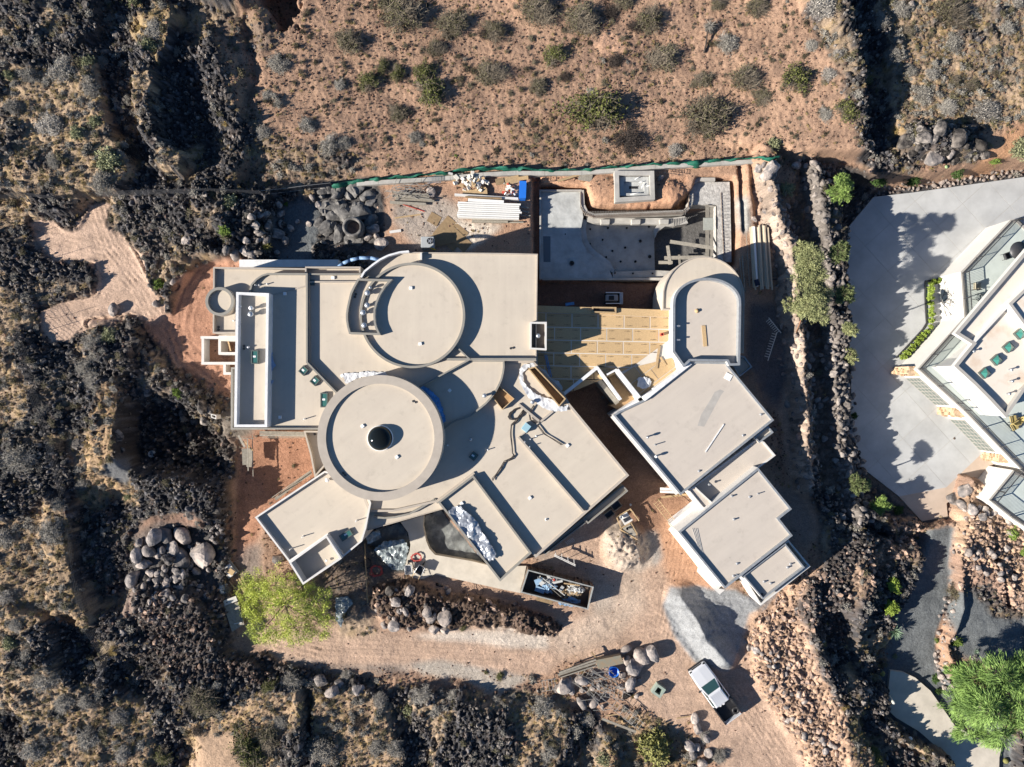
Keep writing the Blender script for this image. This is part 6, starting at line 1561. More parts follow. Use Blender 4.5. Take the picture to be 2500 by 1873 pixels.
# ------------------------------------------------------------------ agaves and cacti
def agave(u, v, r, label, n=46, m=M_LF_AGAVE, cat='agave', name='agave'):
    c = Vector(G(u, v)); t_ = thing(name, label, cat, c); Rm = r * CAMH / FPX
    for k in range(n):
        a = k * 2.39996; f = (k + .5) / n; e = 1.35 * (1 - f) + 0.12
        d = Vector((math.cos(a) * math.cos(e), math.sin(a) * math.cos(e), math.sin(e))); L = Rm * (0.75 + 0.25 * f)
        s_ = Vector((-math.sin(a), math.cos(a), 0)); w_ = Rm * 0.055
        b = MB(); p0 = c + Vector((0, 0, .05)) + d * 0.05; p1 = c + d * L * .5 + Vector((0, 0, .03)); p2 = c + d * L
        b.add([p0 - s_ * w_ * .7, p0 + s_ * w_ * .7, p1 + s_ * w_, p1 - s_ * w_, p2, p1 - Vector((0, 0, w_))], [(0, 1, 2, 3), (3, 2, 4), (0, 3, 5), (1, 0, 5), (2, 1, 5), (3, 5, 4), (5, 2, 4)])
        b.build('leaf', m, t_)
agave(2183, 1542, 24, 'large pale blue green agave on the left edge of the black gravel path')
agave(652, 603, 17, 'yellow tipped agave between dark boulders and the blue wrapped duct', 40, M_LF_YELG)
agave(2184, 1508, 10, 'small pale agave just above the large one by the gravel path', 22)
agave(2381, 1590, 11, 'small grey agave on the dark gravel above the willow like tree', 22)
for u, v, r, l_ in [(2153, 1644, 7, 'yellow barrel cactus at the top corner of the pale walkway'), (2455, 1857, 7, 'yellow barrel cactus right of the pale walkway at the bottom'), (2222, 1803, 5, 'small white cactus beside the dark curb of the pale walkway')]:
    c = Vector(G(u, v)); R_ = r * CAMH / FPX; b = MB(); n_ = 26; V_ = []
    for i in range(7):
        ph = math.pi / 2 * i / 6
        for k in range(n_):
            rr = R_ * math.cos(ph) * (1 + (0.07 if k % 2 else -0.07)) + .002; V_.append((c.x + rr * math.cos(6.283 * k / n_), c.y + rr * math.sin(6.283 * k / n_), c.z + R_ * 1.1 * math.sin(ph)))
    b.add(V_, [(i * n_ + k, i * n_ + (k + 1) % n_, (i + 1) * n_ + (k + 1) % n_, (i + 1) * n_ + k) for i in range(6) for k in range(n_)], True)
    tag(recentre(b.build('barrel_cactus', M_WHITE if 'white' in l_ else M_LF_YELG)), l_, 'cactus')
def column(u, v, z0, u2, v2, z1, r, label, m):
    b = MB(); p = Vector(P(u, v, z0)); q = Vector(P(u2, v2, z1)); b.tube([p, p.lerp(q, .5), q], r, 12, r * .9); 
    tag(recentre(b.build('column_cactus', m)), label, 'cactus')
column(2163, 1692, -1.9, 2182, 1716, 0.5, 0.16, 'tall white woolly column cactus standing beside the pale walkway', mat('woolly_cactus', (0.55, 0.55, 0.48), 0.9, var=.1, scale=9))
column(2283, 420, -2.6, 2312, 407, -0.6, 0.18, 'thick green column cactus on the verge above the driveway', mat('green_cactus', (0.30, 0.40, 0.20), 0.7, var=.2, scale=5))
pot = thing('plant_pot', 'terracotta pot beside the lower railed terrace of the white house', 'pot', G(2479, 1277))
x, y, z = G(2479, 1277); MB().lathe((x, y), [(.14, z), (.24, z + .45), (.27, z + .46), (.23, z + .47), (.20, z + .38), (.001, z + .38)], 16).build('bowl', M_ORANGE, pot)
# ------------------------------------------------------------------ trees
def tree(name, label, base, lobes, leaf, z0, nleaf, ls=0.09, long=1.0, trunk=0.16, cat='tree', density=1.0, droop=0.0, clumps=150, airy=0.35):
    """lobes: (u, v, r in photo pixels, height of the lobe's centre in metres above the foot)"""
    f = Vector(base); t_ = thing(name, label, cat, f); rs = np.random.RandomState(int(abs(base[0] * 100)) % 9999)
    tips = []; lb = []
    for (u, v, r, hz) in lobes:
        c = Vector(P(u, v, f.z + hz)); lb.append((c, r * (CAMH - f.z - hz) / FPX))
    T = MB(); mid = Vector(f) + Vector((0.1, 0.1, 0.9)); T.tube([f - Vector((0, 0, .2)), f + Vector((0, 0, .5)), mid], trunk, 8, trunk * .8); T.build('trunk', M_BARK, t_)
    for c, rr in lb:
        Lb = MB(); p1 = mid.lerp(c, .5) + Vector((0, 0, .15)); Lb.tube([mid, p1, c], trunk * .5, 6, trunk * .2)
        for k in range(9):
            d = Vector(rs.normal(size=3)); d.normalize(); d.z = abs(d.z) * .6; q = c + d * rr * .85
            Lb.tube([c, c.lerp(q, .5) + Vector((0, 0, .1)), q], trunk * .17, 4, .01)
        Lb.build('limb', M_BARK, t_)
    V = []; F = []
    tot = sum(rr ** 2 for c, rr in lb)
    for c, rr in lb:
        nc = max(6, int(clumps * rr * rr / tot))
        for _ in range(nc):
            d = rs.normal(size=3); d /= np.linalg.norm(d); d[2] = abs(d[2]) * .75 - .15
            rad = rr * rs.uniform(airy, 1.0) ** .6
            cc_ = np.array(c) + d * rad * np.array([1, 1, .7]); cr = rr * rs.uniform(.16, .30)
            out = np.array([d[0], d[1], 0.15 - droop]); out /= np.linalg.norm(out) + 1e-6
            for _l in range(int(nleaf * density / clumps)):
                p = cc_ + rs.normal(size=3) * cr * np.array([.55, .55, .4])
                ax = rs.normal(size=3) * .55 + out * long; ax /= np.linalg.norm(ax)
                sd = np.cross(ax, rs.normal(size=3)); sd /= np.linalg.norm(sd) + 1e-6
                s = ls * rs.uniform(.6, 1.4); L = s * (1 + long); n = len(V)
                V += [tuple(p - ax * L), tuple(p + sd * s * .45), tuple(p + ax * L), tuple(p - sd * s * .45)]
                F.append((n, n + 1, n + 2, n + 3))
    me = bpy.data.meshes.new('crown'); me.from_pydata([(p[0] - f.x, p[1] - f.y, p[2] - f.z) for p in V], [], F); me.materials.append(leaf); me.update()
    cr_ = bpy.data.objects.new('crown', me); COL.objects.link(cr_); cr_.parent = t_
    return t_
tree('palo_verde_tree', 'airy bright yellow green tree at the corner of the south west wing', G(700, 1470), [(625, 1425, 42, 2.6), (672, 1430, 46, 3.0), (625, 1480, 40, 2.2), (700, 1480, 48, 3.3), (650, 1530, 44, 2.4), (720, 1535, 44, 2.6), (775, 1470, 44, 2.6), (780, 1520, 40, 2.1), (740, 1430, 38, 2.4), (605, 1455, 28, 1.8)],
     mat('palo_verde_leaf', (0.55, 0.60, 0.12), 0.7, col2=(0.30, 0.36, 0.08), scale=0.9, lo=.4, hi=.65, coord='World'), 0, 30000, 0.05, 0.6, .17, clumps=420, airy=.3)
tree('willow_tree', 'big feathery green tree overhanging the pale walkway at lower right', G(2410, 1700), [(2370, 1660, 48, 3.2), (2430, 1650, 52, 3.6), (2340, 1715, 44, 2.8), (2400, 1725, 58, 4.2), (2470, 1700, 52, 3.4), (2360, 1775, 40, 2.6), (2430, 1780, 50, 3.0), (2490, 1760, 44, 2.8), (2330, 1640, 26, 2.4), (2485, 1630, 40, 3.0)],
     mat('feather_leaf', (0.25, 0.38, 0.10), 0.7, col2=(0.11, 0.19, 0.05), scale=1.0, lo=.4, hi=.65, coord='World'), 0, 34000, 0.05, 3.0, .2, droop=.3, clumps=420, airy=.25)
M_OT = mat('dusty_olive_leaf', (0.35, 0.36, 0.17), 0.8, col2=(0.18, 0.20, 0.09), scale=1.2, lo=.4, hi=.65, coord='World')
tree('olive_tree', 'upper dusty olive tree on the stone bank above the shaded driveway', G(1975, 640), [(1958, 608, 24, 4.4), (1980, 628, 32, 5.2), (1965, 660, 34, 4.6), (1995, 665, 28, 4.4)], M_OT, 0, 14000, 0.05, .6, .12, clumps=200)
tree('olive_tree', 'lower dusty olive tree on the stone bank beside the leaning pole', G(1985, 735), [(1970, 715, 30, 4.6), (2005, 720, 30, 4.2), (1985, 750, 38, 5.0), (1955, 755, 26, 4.0), (1925, 742, 18, 3.0), (2000, 768, 26, 3.8)], M_OT, 0, 16000, 0.05, .6, .13, clumps=240)
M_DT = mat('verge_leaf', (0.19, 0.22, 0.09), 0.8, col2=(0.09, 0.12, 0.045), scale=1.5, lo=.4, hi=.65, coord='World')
M_BT = mat('bright_verge_leaf', (0.27, 0.38, 0.10), 0.8, col2=(0.13, 0.20, 0.05), scale=1.5, lo=.4, hi=.65, coord='World')
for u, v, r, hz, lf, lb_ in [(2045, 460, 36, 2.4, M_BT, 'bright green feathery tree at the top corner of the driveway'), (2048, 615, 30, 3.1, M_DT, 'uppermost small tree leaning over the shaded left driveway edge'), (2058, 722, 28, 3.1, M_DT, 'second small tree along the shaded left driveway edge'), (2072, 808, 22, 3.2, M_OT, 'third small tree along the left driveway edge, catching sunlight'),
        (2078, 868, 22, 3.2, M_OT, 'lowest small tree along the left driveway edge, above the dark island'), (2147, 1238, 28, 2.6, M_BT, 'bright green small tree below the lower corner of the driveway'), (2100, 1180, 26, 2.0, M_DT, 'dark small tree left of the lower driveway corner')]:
    f_ = G(u, v)
    tree('small_tree', lb_, f_, [(u + rnd.uniform(-r, r) * .45, v + rnd.uniform(-r, r) * .45, r * .62, hz + rnd.uniform(-.3, .3)) for _ in range(5)] + [(u, v, r * .7, hz + .2)], lf, 0, 7000, 0.05, 1.2, .08, clumps=110, airy=.2)
# ------------------------------------------------------------------ boulders
BM = {}
for key, mt in (('grey', M_GREYROCK), ('pale', M_PALEROCK), ('dark', M_LAVA)):
    BM[key] = [rock_mesh(700 + k + len(key) * 31 + (5 if key == 'dark' else 0), mt, 3, 0.85, 8, 0.012, 'boulder') for k in range(5)]
def boulder(u, v, r, k, label, group=None, rz=None, asp=1.0, zf=1.0):
    o = bpy.data.objects.new('boulder' if r > 9 else 'rock', rnd.choice(BM[k])); COL.objects.link(o)
    R_ = r * CAMH / FPX * 1.16; x, y, z = G(u, v); o.location = (x, y, z + R_ * .35)
    o.scale = (R_, R_ * asp * rnd.uniform(.78, 1.0), R_ * .85 * zf); o.rotation_euler = (rnd.uniform(-.3, .3), rnd.uniform(-.3, .3), rnd.uniform(0, 6.28) if rz is None else R(rz))
    return tag(o, label, 'boulder' if r > 9 else 'rock', group)
for u, v, r, k, l_ in [(455, 1304, 25, 'pale', 'largest tan boulder at the top of the boulder heap'), (413, 1303, 23, 'grey', 'black streaked boulder left of the largest tan one'), (379, 1309, 21, 'grey', 'dark grey boulder at the top left of the heap'),
    (500, 1354, 29, 'pale', 'huge boulder with rust stains at the right of the heap'), (421, 1338, 20, 'grey', 'round two-toned boulder in the middle of the heap'), (370, 1346, 17, 'grey', 'egg shaped grey boulder left of centre in the heap'),
    (443, 1362, 27, 'grey', 'broad dark boulder between the centre and the rust stained one'), (340, 1357, 19, 'grey', 'flat topped grey boulder on the left edge of the heap'), (356, 1377, 17, 'pale', 'smooth pale boulder below the flat topped grey one'),
    (330, 1410, 22, 'grey', 'long grey boulder at the lower left of the heap'), (396, 1340, 11, 'grey', 'narrow boulder wedged behind the two-toned one'), (345, 1325, 12, 'grey', 'small boulder pair member at the upper left of the heap'),
    (412, 1365, 13, 'dark', 'dark small boulder under the two-toned one'), (465, 1376, 9, 'pale', 'pale cube shaped rock in front of the rust stained boulder'), (482, 1393, 11, 'pale', 'flat pale rock right of the cube shaped one'),
    (444, 1402, 13, 'grey', 'pointed grey rock below the broad dark boulder'), (385, 1415, 13, 'grey', 'blocky grey rock in the lower middle of the heap'), (370, 1400, 11, 'pale', 'light oblong rock above the blocky grey one'),
    (410, 1445, 13, 'grey', 'two lobed grey rock at the bottom of the heap'), (455, 1460, 11, 'grey', 'blue grey slab of rock at the bottom right of the heap'), (408, 1425, 9, 'pale', 'tan rock in the lower middle of the heap'), (355, 1430, 10, 'pale', 'tan cracked rock at the lower left of the heap')]:
    boulder(u, v, r, k, l_, 'boulders in the heap left of the green tree')
for i in range(95):
    a = rnd.random(); boulder(rnd.gauss(420, 60), rnd.gauss(1408, 38), rnd.uniform(4, 9.5), rnd.choice(['grey', 'grey', 'dark', 'pale']), 'small loose rock scattered between the big boulders of the heap', 'small rocks of the boulder heap')
for i in range(12):
    boulder(530 + rnd.gauss(0, 16), 1300 + rnd.gauss(0, 16), rnd.uniform(4, 8), 'grey', 'small grey rock on the dark bank right of the boulder heap', 'small rocks right of the heap')
for u, v, r, k, l_ in [(1588, 1588, 24, 'grey', 'rightmost tall dark boulder of the rubbish heap'), (1565, 1602, 21, 'pale', 'split boulder with a pale face next to the rightmost one'), (1548, 1622, 23, 'grey', 'dark rounded boulder right of the blue bin'), (1527, 1582, 15, 'pale', 'cream boulder above the brown form box'), (1537, 1664, 19, 'grey', 'grey boulder below the blue bin'),
    (1528, 1610, 12, 'pale', 'pale rock touching the brown form box'), (1520, 1647, 10, 'pale', 'tan rock right of the blue bin'), (1378, 1671, 22, 'pale', 'big cream boulder left of the tangled scaffold frames'), (1422, 1657, 17, 'grey', 'grey boulder under the scaffold frames'), (1532, 1695, 11, 'dark', 'black round stone above the pit box'),
    (1420, 1714, 16, 'grey', 'grey boulder below the scaffold frames'), (1447, 1712, 15, 'pale', 'white faced boulder below the scaffold frames'), (1435, 1740, 9, 'pale', 'small white rock below the white faced boulder'), (1395, 1688, 10, 'grey', 'grey rock below the cream boulder'),
    (1695, 1752, 13, 'pale', 'top pale rock of the row left of the track'), (1703, 1775, 14, 'pale', 'second pale rock of the row left of the track'), (1722, 1800, 12, 'grey', 'grey rock at the right of the row by the track'), (1683, 1820, 15, 'grey', 'grey rock at the left of the row by the track'), (1700, 1822, 10, 'pale', 'cream rock in the middle of the row by the track'), (1728, 1838, 11, 'pale', 'tan rock at the lower right of the row by the track'), (1690, 1842, 14, 'grey', 'dark faced rock at the lower left of the row by the track'), (1713, 1862, 12, 'pale', 'lowest pale rock of the row by the track'),
    (785, 1660, 18, 'grey', 'leftmost grey boulder of the row below the dirt road'), (832, 1668, 13, 'grey', 'small grey boulder of the row below the dirt road'), (812, 1685, 17, 'pale', 'pale boulder at the front of the row below the road'), (877, 1680, 15, 'grey', 'upright dark boulder at the right of the row below the road'), (864, 1665, 10, 'dark', 'dark post like rock in the row below the road'),
    (1045, 1490, 14, 'pale', 'long tan boulder on the rubble mound by the road'), (1050, 1508, 16, 'pale', 'white faced slab boulder on the rubble mound'), (1085, 1508, 19, 'pale', 'largest white boulder of the rubble mound'), (1062, 1535, 14, 'pale', 'cream boulder at the foot of the rubble mound'), (1087, 1535, 12, 'pale', 'grey white boulder at the foot of the rubble mound'), (965, 1525, 15, 'grey', 'grey boulder with a dark face at the left end of the rubble mound'),
    (992, 1492, 11, 'grey', 'smooth blue grey stone on the rubble mound'), (1000, 1440, 14, 'grey', 'dark boulder just below the concrete path end'), (968, 1470, 13, 'grey', 'grey boulder on the left flank of the rubble mound'), (955, 1440, 12, 'dark', 'dark boulder near the red hose'),
    (680, 575, 18, 'grey', 'large dark boulder in the shade above the agave'), (640, 570, 14, 'grey', 'left dark boulder of the shaded group above the agave'), (700, 590, 13, 'grey', 'right dark boulder of the shaded group above the agave'), (712, 560, 11, 'grey', 'round boulder on the left of the gravel garden'), (600, 615, 15, 'grey', 'shaded boulder left of the agave'), (620, 625, 14, 'grey', 'shaded boulder directly above the house wrap wall'), (577, 622, 16, 'pale', 'pale boulder at the rim of the dirt ramp'), (555, 612, 12, 'grey', 'grey boulder on the rim of the dirt ramp'), (625, 552, 13, 'grey', 'dark boulder in the upper part of the shaded group'), (650, 525, 11, 'grey', 'small boulder at the top of the shaded group'),
    (455, 590, 11, 'pale', 'pale upright boulder beside the dirt ramp'), (384, 742, 10, 'pale', 'cream rock at the neck of the sandy pad'), (285, 756, 16, 'grey', 'flat grey boulder on the lower edge of the sandy pad'), (425, 690, 9, 'pale', 'pale rock near the bright green bush'), (682, 499, 10, 'pale', 'pale standing stone beside the small yucca'), (727, 542, 6, 'pale', 'small orange rock in the middle of the gravel garden'), (755, 547, 7, 'pale', 'small cream rock in the gravel garden'),
    (765, 485, 10, 'grey', 'grey stone at the top of the gravel garden'), (778, 500, 9, 'grey', 'second grey stone at the top of the gravel garden'),
    (933, 598, 16, 'pale', 'tan boulder left of the condensing unit'), (912, 560, 16, 'grey', 'dark boulder on the right rim of the artificial lava rock'), (903, 578, 13, 'grey', 'grey boulder above the tan one'), (921, 577, 8, 'pale', 'small pale rock leaning on the dark boulder'), (1053, 469, 13, 'pale', 'tan rock beside the scaffold tubes'), (1612, 436, 9, 'pale', 'pale broken rock right of the spa'),
    (1850, 414, 14, 'grey', 'grey boulder at the corner of the green netting'), (1862, 405, 9, 'grey', 'small grey boulder behind the corner one'), (1868, 430, 18, 'pale', 'large cream boulder at the top of the pale bank'), (1880, 412, 19, 'grey', 'broad grey white boulder at the top of the pale bank'), (1940, 405, 11, 'pale', 'pale round rock between the two banks at the top'), (1985, 400, 10, 'pale', 'pale rock at the top of the dark bank'),
    (2348, 1195, 20, 'grey', 'huge pale boulder at the corner of the driveway'), (2370, 1240, 16, 'grey', 'grey boulder below the driveway corner'), (2325, 1215, 18, 'grey', 'dark grey boulder at the driveway edge'), (2345, 1232, 14, 'grey', 'blue grey boulder next to the driveway edge'), (2400, 1240, 10, 'pale', 'pale rock under the lower terrace wall'), (2395, 1260, 12, 'grey', 'grey rock under the lower terrace wall'),
    (2205, 350, 17, 'dark', 'flat grey lava boulder at the left of the black pile'), (2250, 340, 18, 'dark', 'dark boulder in the middle left of the black pile'), (2290, 320, 20, 'dark', 'dark boulder at the crown of the black pile'), (2330, 340, 22, 'dark', 'large dark boulder right of the crown of the black pile'), (2275, 385, 24, 'grey', 'brown grey broad boulder at the foot of the black pile'), (2365, 320, 15, 'dark', 'dark boulder at the upper right of the black pile'), (2385, 355, 18, 'dark', 'dark boulder at the right end of the black pile'), (2225, 375, 12, 'dark', 'dark boulder at the lower left of the black pile'), (2318, 375, 13, 'grey', 'rusty boulder below the black pile'), (2400, 380, 14, 'dark', 'last dark boulder of the black pile by the orange dirt'),
    (2195, 105, 8, 'dark', 'lone black rock in the scrub beyond the dark wash'), (2225, 10, 8, 'pale', 'white rock at the top edge of the scrub'), (450, 1010, 12, 'dark', 'round black boulder on the rim of the dark basin'), (495, 995, 14, 'dark', 'black boulder beside the metal box on the basin rim'), (515, 1000, 13, 'dark', 'right black boulder beside the basin rim'), (480, 1025, 12, 'dark', 'lower black boulder under the metal box'), (505, 1028, 13, 'dark', 'lowest black boulder of the basin rim'),
    (678, 1365, 13, 'grey', 'grey boulder beside the wall of the south west wing'), (300, 1545, 9, 'grey', 'grey slab on the left rubble bank')]:
    boulder(u, v, r, k, l_)
for i in range(26): boulder(rnd.uniform(2195, 2400), rnd.uniform(310, 395), rnd.uniform(6, 12), 'dark', 'smaller black lava boulder heaped above the driveway verge', 'boulders of the black pile')
for i in range(26): boulder(rnd.uniform(600, 700), rnd.uniform(520, 640), rnd.uniform(6, 12), rnd.choice(['grey', 'dark', 'grey']), 'dark boulder in the shade left of the gravel garden', 'shaded boulders left of the gravel garden')
for i in range(34): boulder(rnd.uniform(915, 1100), rnd.uniform(1425, 1535), rnd.uniform(4, 8.5), rnd.choice(['grey', 'pale', 'dark']), 'loose rock on the left half of the rubble mound', 'loose rocks of the rubble mound')
for i in range(26): boulder(rnd.uniform(1350, 1560), rnd.uniform(1640, 1740), rnd.uniform(4, 8), rnd.choice(['grey', 'pale', 'pale']), 'small rock lying among the scaffold frames of the rubbish heap', 'small rocks of the rubbish heap')
for i in range(30): boulder(rnd.uniform(2325, 2480), rnd.uniform(1230, 1420), rnd.uniform(5, 11), rnd.choice(['grey', 'pale', 'pale']), 'sunlit rock on the slope below the white house', 'rocks on the slope below the white house')
for i in range(40):
    t = rnd.random(); boulder(1835 + 150 * t + rnd.uniform(-20, 60), 1560 + 270 * t + rnd.uniform(-20, 20), rnd.uniform(4.5, 9), rnd.choice(['pale', 'pale', 'grey']), 'loose tan rock on the sunlit rubble bank beside the truck', 'loose rocks of the sunlit bank')
# artificial lava rock in the garden behind the house
art = thing('sculpted_rock', 'wide grey sculpted lava rock with a round hollow', 'rock formation', G(860, 520))
LMP = [(800, 505, 34, .8), (830, 470, 32, .9), (870, 458, 34, .9), (900, 480, 30, .8), (840, 520, 46, 1.1), (880, 520, 40, 1.2), (905, 540, 26, .9), (800, 555, 30, .9), (830, 575, 30, .9), (815, 530, 30, 1.0), (895, 560, 24, .8), (780, 540, 18, .6), (857, 585, 24, .6), (880, 585, 22, .6), (790, 470, 16, .5)]
LMP += [(rnd.uniform(785, 915), rnd.uniform(455, 595), rnd.uniform(9, 18), rnd.uniform(.5, 1.2)) for _ in range(34)]
for k, (u, v, r, hz) in enumerate(LMP):
    x, y, z = G(u, v); R_ = r * CAMH / FPX
    o = bpy.data.objects.new('lobe', rock_mesh(800 + k, mat('sculpted_rock', (0.075, 0.073, 0.072), 0.95, col2=(0.20, 0.19, 0.18), scale=1.6, lo=.4, hi=.62, bump=1.0, bscale=2.5, coord='World') if k == 0 else LOBEM, 3, .6, 22, .03, 'lobe'))
    if k == 0: LOBEM = o.data.materials[0]
    COL.objects.link(o); o.parent = art; o.location = (x - art.location.x, y - art.location.y, z - art.location.z + .1); o.scale = (R_, R_ * .8, hz); o.rotation_euler = (0, 0, rnd.uniform(0, 3))
x, y, z = P(861, 554, 1.2)
MB().lathe((x, y), [(1.0, .4), (.95, 1.3), (.72, 1.38), (.66, 1.25), (.62, .5), (.001, .42)], 24).build('hollow_rim', LOBEM, art)
MB().lathe((x, y), [(.6, .62), (.3, .63), (.001, .64)], 20).build('hollow_floor', M_TANROCK, art)
# ------------------------------------------------------------------ silver pickup
def xf(loc, rz):
    M = Matrix.Translation(loc) @ Matrix.Rotation(rz, 4, 'Z')
    return lambda p: tuple(M @ Vector(p))
def build_truck():
    g = Vector(G(1738, 1680)); rz = math.atan2(125, -90)
    t_ = thing('pickup_truck', 'silver crew cab pickup parked beside the grey gravel heap', 'truck', (g.x, g.y, g.z + .02)); t_.rotation_euler = (0, 0, rz)
    PAINT = mat('silver_paint', (0.66, 0.67, 0.69), 0.3, metal=0.25, spec=0.6); WIND = mat('windscreen', (0.02, 0.05, 0.05), 0.05, spec=.9); TRIM = M_BLACK
    def part(nm, b, m, par=t_, bev=0):
        o = b.build(nm, m, None, bev=bev); o.parent = par; return o
    def loft(secs):
        b = MB(); n = len(secs[0]); vs = [p for s_ in secs for p in s_]
        fs = [(i * n + k, i * n + (k + 1) % n, (i + 1) * n + (k + 1) % n, (i + 1) * n + k) for i in range(len(secs) - 1) for k in range(n)]
        fs += [tuple(range(n - 1, -1, -1)), tuple((len(secs) - 1) * n + k for k in range(n))]
        return b.add(vs, fs)
    def sec(x, w, z0, z1, r=.12):
        return [(x, -w, z0), (x, -w, z1 - r), (x, -w + r, z1), (x, 0, z1 + .03), (x, w - r, z1), (x, w, z1 - r), (x, w, z0)]
    body = part('body', loft([sec(2.92, .80, .5, .88), sec(2.75, .93, .42, 1.02), (sec(1.9, .97, .40, 1.10)), sec(1.25, .98, .40, 1.16), sec(-.9, .98, .40, 1.14), sec(-.95, .98, .40, 1.12)]), PAINT, bev=.02)
    gh = lambda x, w, z, zb=1.12, wb=.93: None
    b = MB(); b.add([(1.30, -.86, 1.14), (1.30, .86, 1.14), (-.92, .88, 1.12), (-.92, -.88, 1.12), (.52, -.68, 1.78), (.52, .68, 1.78), (-.80, .70, 1.80), (-.80, -.70, 1.80)], [(0, 1, 5, 4), (1, 2, 6, 5), (2, 3, 7, 6), (3, 0, 4, 7)])
    cab = part('cab', b, PAINT)
    b = MB(); b.add([(.55, -.70, 1.77), (.55, .70, 1.77), (-.82, .72, 1.79), (-.82, -.72, 1.79), (.45, -.62, 1.83), (.45, .62, 1.83), (-.76, .64, 1.85), (-.76, -.64, 1.85)], [(0, 1, 5, 4), (1, 2, 6, 5), (2, 3, 7, 6), (3, 0, 4, 7), (4, 5, 6, 7)])
    rf = part('roof', b, PAINT, cab)
    for k in range(6): part('roof_rib', MB().box((-.16, -.5 + .2 * k, 1.852), (1.05, .035, .02)), PAINT, cab)
    part('windscreen', MB().add([(1.25, -.76, 1.165), (1.25, .76, 1.165), (.60, .62, 1.735), (.60, -.62, 1.735)], [(0, 1, 2, 3)]).add([(1.27, -.76, 1.185), (1.27, .76, 1.185), (.62, .62, 1.755), (.62, -.62, 1.755)], [(0, 1, 2, 3)]), WIND, cab)
    part('rear_window', MB().add([(-.94, -.62, 1.25), (-.94, .62, 1.25), (-.86, .55, 1.7), (-.86, -.55, 1.7)], [(3, 2, 1, 0)]), WIND, cab)
    for s_ in (-1, 1):
        for x0, x1 in ((.95, .20), (.12, -.75)):
            part('side_window', MB().add([(x0, s_ * .895, 1.19), (x1, s_ * .90, 1.19), (x1 + .02, s_ * .735, 1.72), (x0 - (.42 if x0 > .5 else .02), s_ * .735, 1.70)], [(0, 1, 2, 3), (3, 2, 1, 0)]), WIND, cab)
        part('mirror', MB().box((1.02, s_ * 1.10, 1.2), (.12, .22, .16)), TRIM, body, bev=.02)
        part('headlight', MB().box((2.78, s_ * .74, .90), (.22, .26, .16)), M_GLASS, body, bev=.03)
        part('tail_light', MB().box((-2.92, s_ * .92, .95), (.06, .1, .32)), M_RED, body)
        part('bed_side', MB().box((-1.94, s_ * .93, .80), (1.96, .09, .74)), PAINT, body, bev=.02)
        part('bed_rail', MB().box((-1.94, s_ * .93, 1.18), (1.96, .12, .03)), TRIM, body)
        for x_ in (1.95, -1.85):
            w_ = part('wheel', MB().add([(x_ + .38 * math.cos(6.283 * k / 20), s_ * .86 + d, .38 + .38 * math.sin(6.283 * k / 20)) for d in (-.13, .13) for k in range(20)], [(k, (k + 1) % 20, 20 + (k + 1) % 20, 20 + k) for k in range(20)] + [tuple(range(19, -1, -1)), tuple(range(20, 40))]), TRIM)
            part('rim', MB().add([(x_ + .22 * math.cos(6.283 * k / 16), s_ * .995, .38 + .22 * math.sin(6.283 * k / 16)) for k in range(16)], [tuple(range(16)), tuple(range(15, -1, -1))]), M_GALV, w_)
    part('bed_floor', MB().box((-1.94, 0, .62), (1.96, 1.78, .06)), TRIM, body)
    for k in range(9): part('bed_rib', MB().box((-1.94, -.72 + .18 * k, .66), (1.9, .05, .02)), TRIM, body)
    part('headboard', MB().box((-.98, 0, .85), (.06, 1.86, .6)), PAINT, body)
    part('tailgate', MB().box((-2.95, 0, .84), (.06, 1.74, .62)), PAINT, body, bev=.01)
    part('rear_bumper', MB().box((-3.05, 0, .50), (.16, 1.8, .16)), M_GALV, body, bev=.02)
    part('front_bumper', MB().box((2.93, 0, .52), (.18, 1.72, .24)), TRIM, body, bev=.04)
    part('grille', MB().box((2.90, 0, .80), (.06, 1.1, .2)), TRIM, body)
    for dx, dy, l_ in [(-1.25, .3, 'pale water jug behind the cab in the truck bed'), (-1.28, -.05, 'second pale jug beside the first in the truck bed')]:
        q = xf(t_.location, rz)((dx, dy, .66)); c_ = thing('jug', l_, 'jug', q); MB().cyl(q, .14, .30, 14).cyl((q[0], q[1], q[2] + .3), .05, .06, 8).build('bottle', M_WHITE, c_)
    q = xf(t_.location, rz)((-2.6, -.6, .66)); c_ = thing('spare_tyre', 'dark spare tyre lying in the truck bed near the tailgate', 'tyre', q); MB().lathe((q[0], q[1]), [(.16, q[2]), (.34, q[2] + .03), (.36, q[2] + .1), (.34, q[2] + .18), (.18, q[2] + .2), (.16, q[2])], 20).build('tread', M_BLACK, c_)
    q = G(1778, 1745); c_ = thing('bucket', 'white bucket on the ground behind the pickup', 'bucket', q); MB().lathe((q[0], q[1]), [(.15, q[2]), (.19, q[2] + .36), (.17, q[2] + .36), (.13, q[2] + .04), (.001, q[2] + .04)], 16).build('pail', M_WHITE, c_)
build_truck()
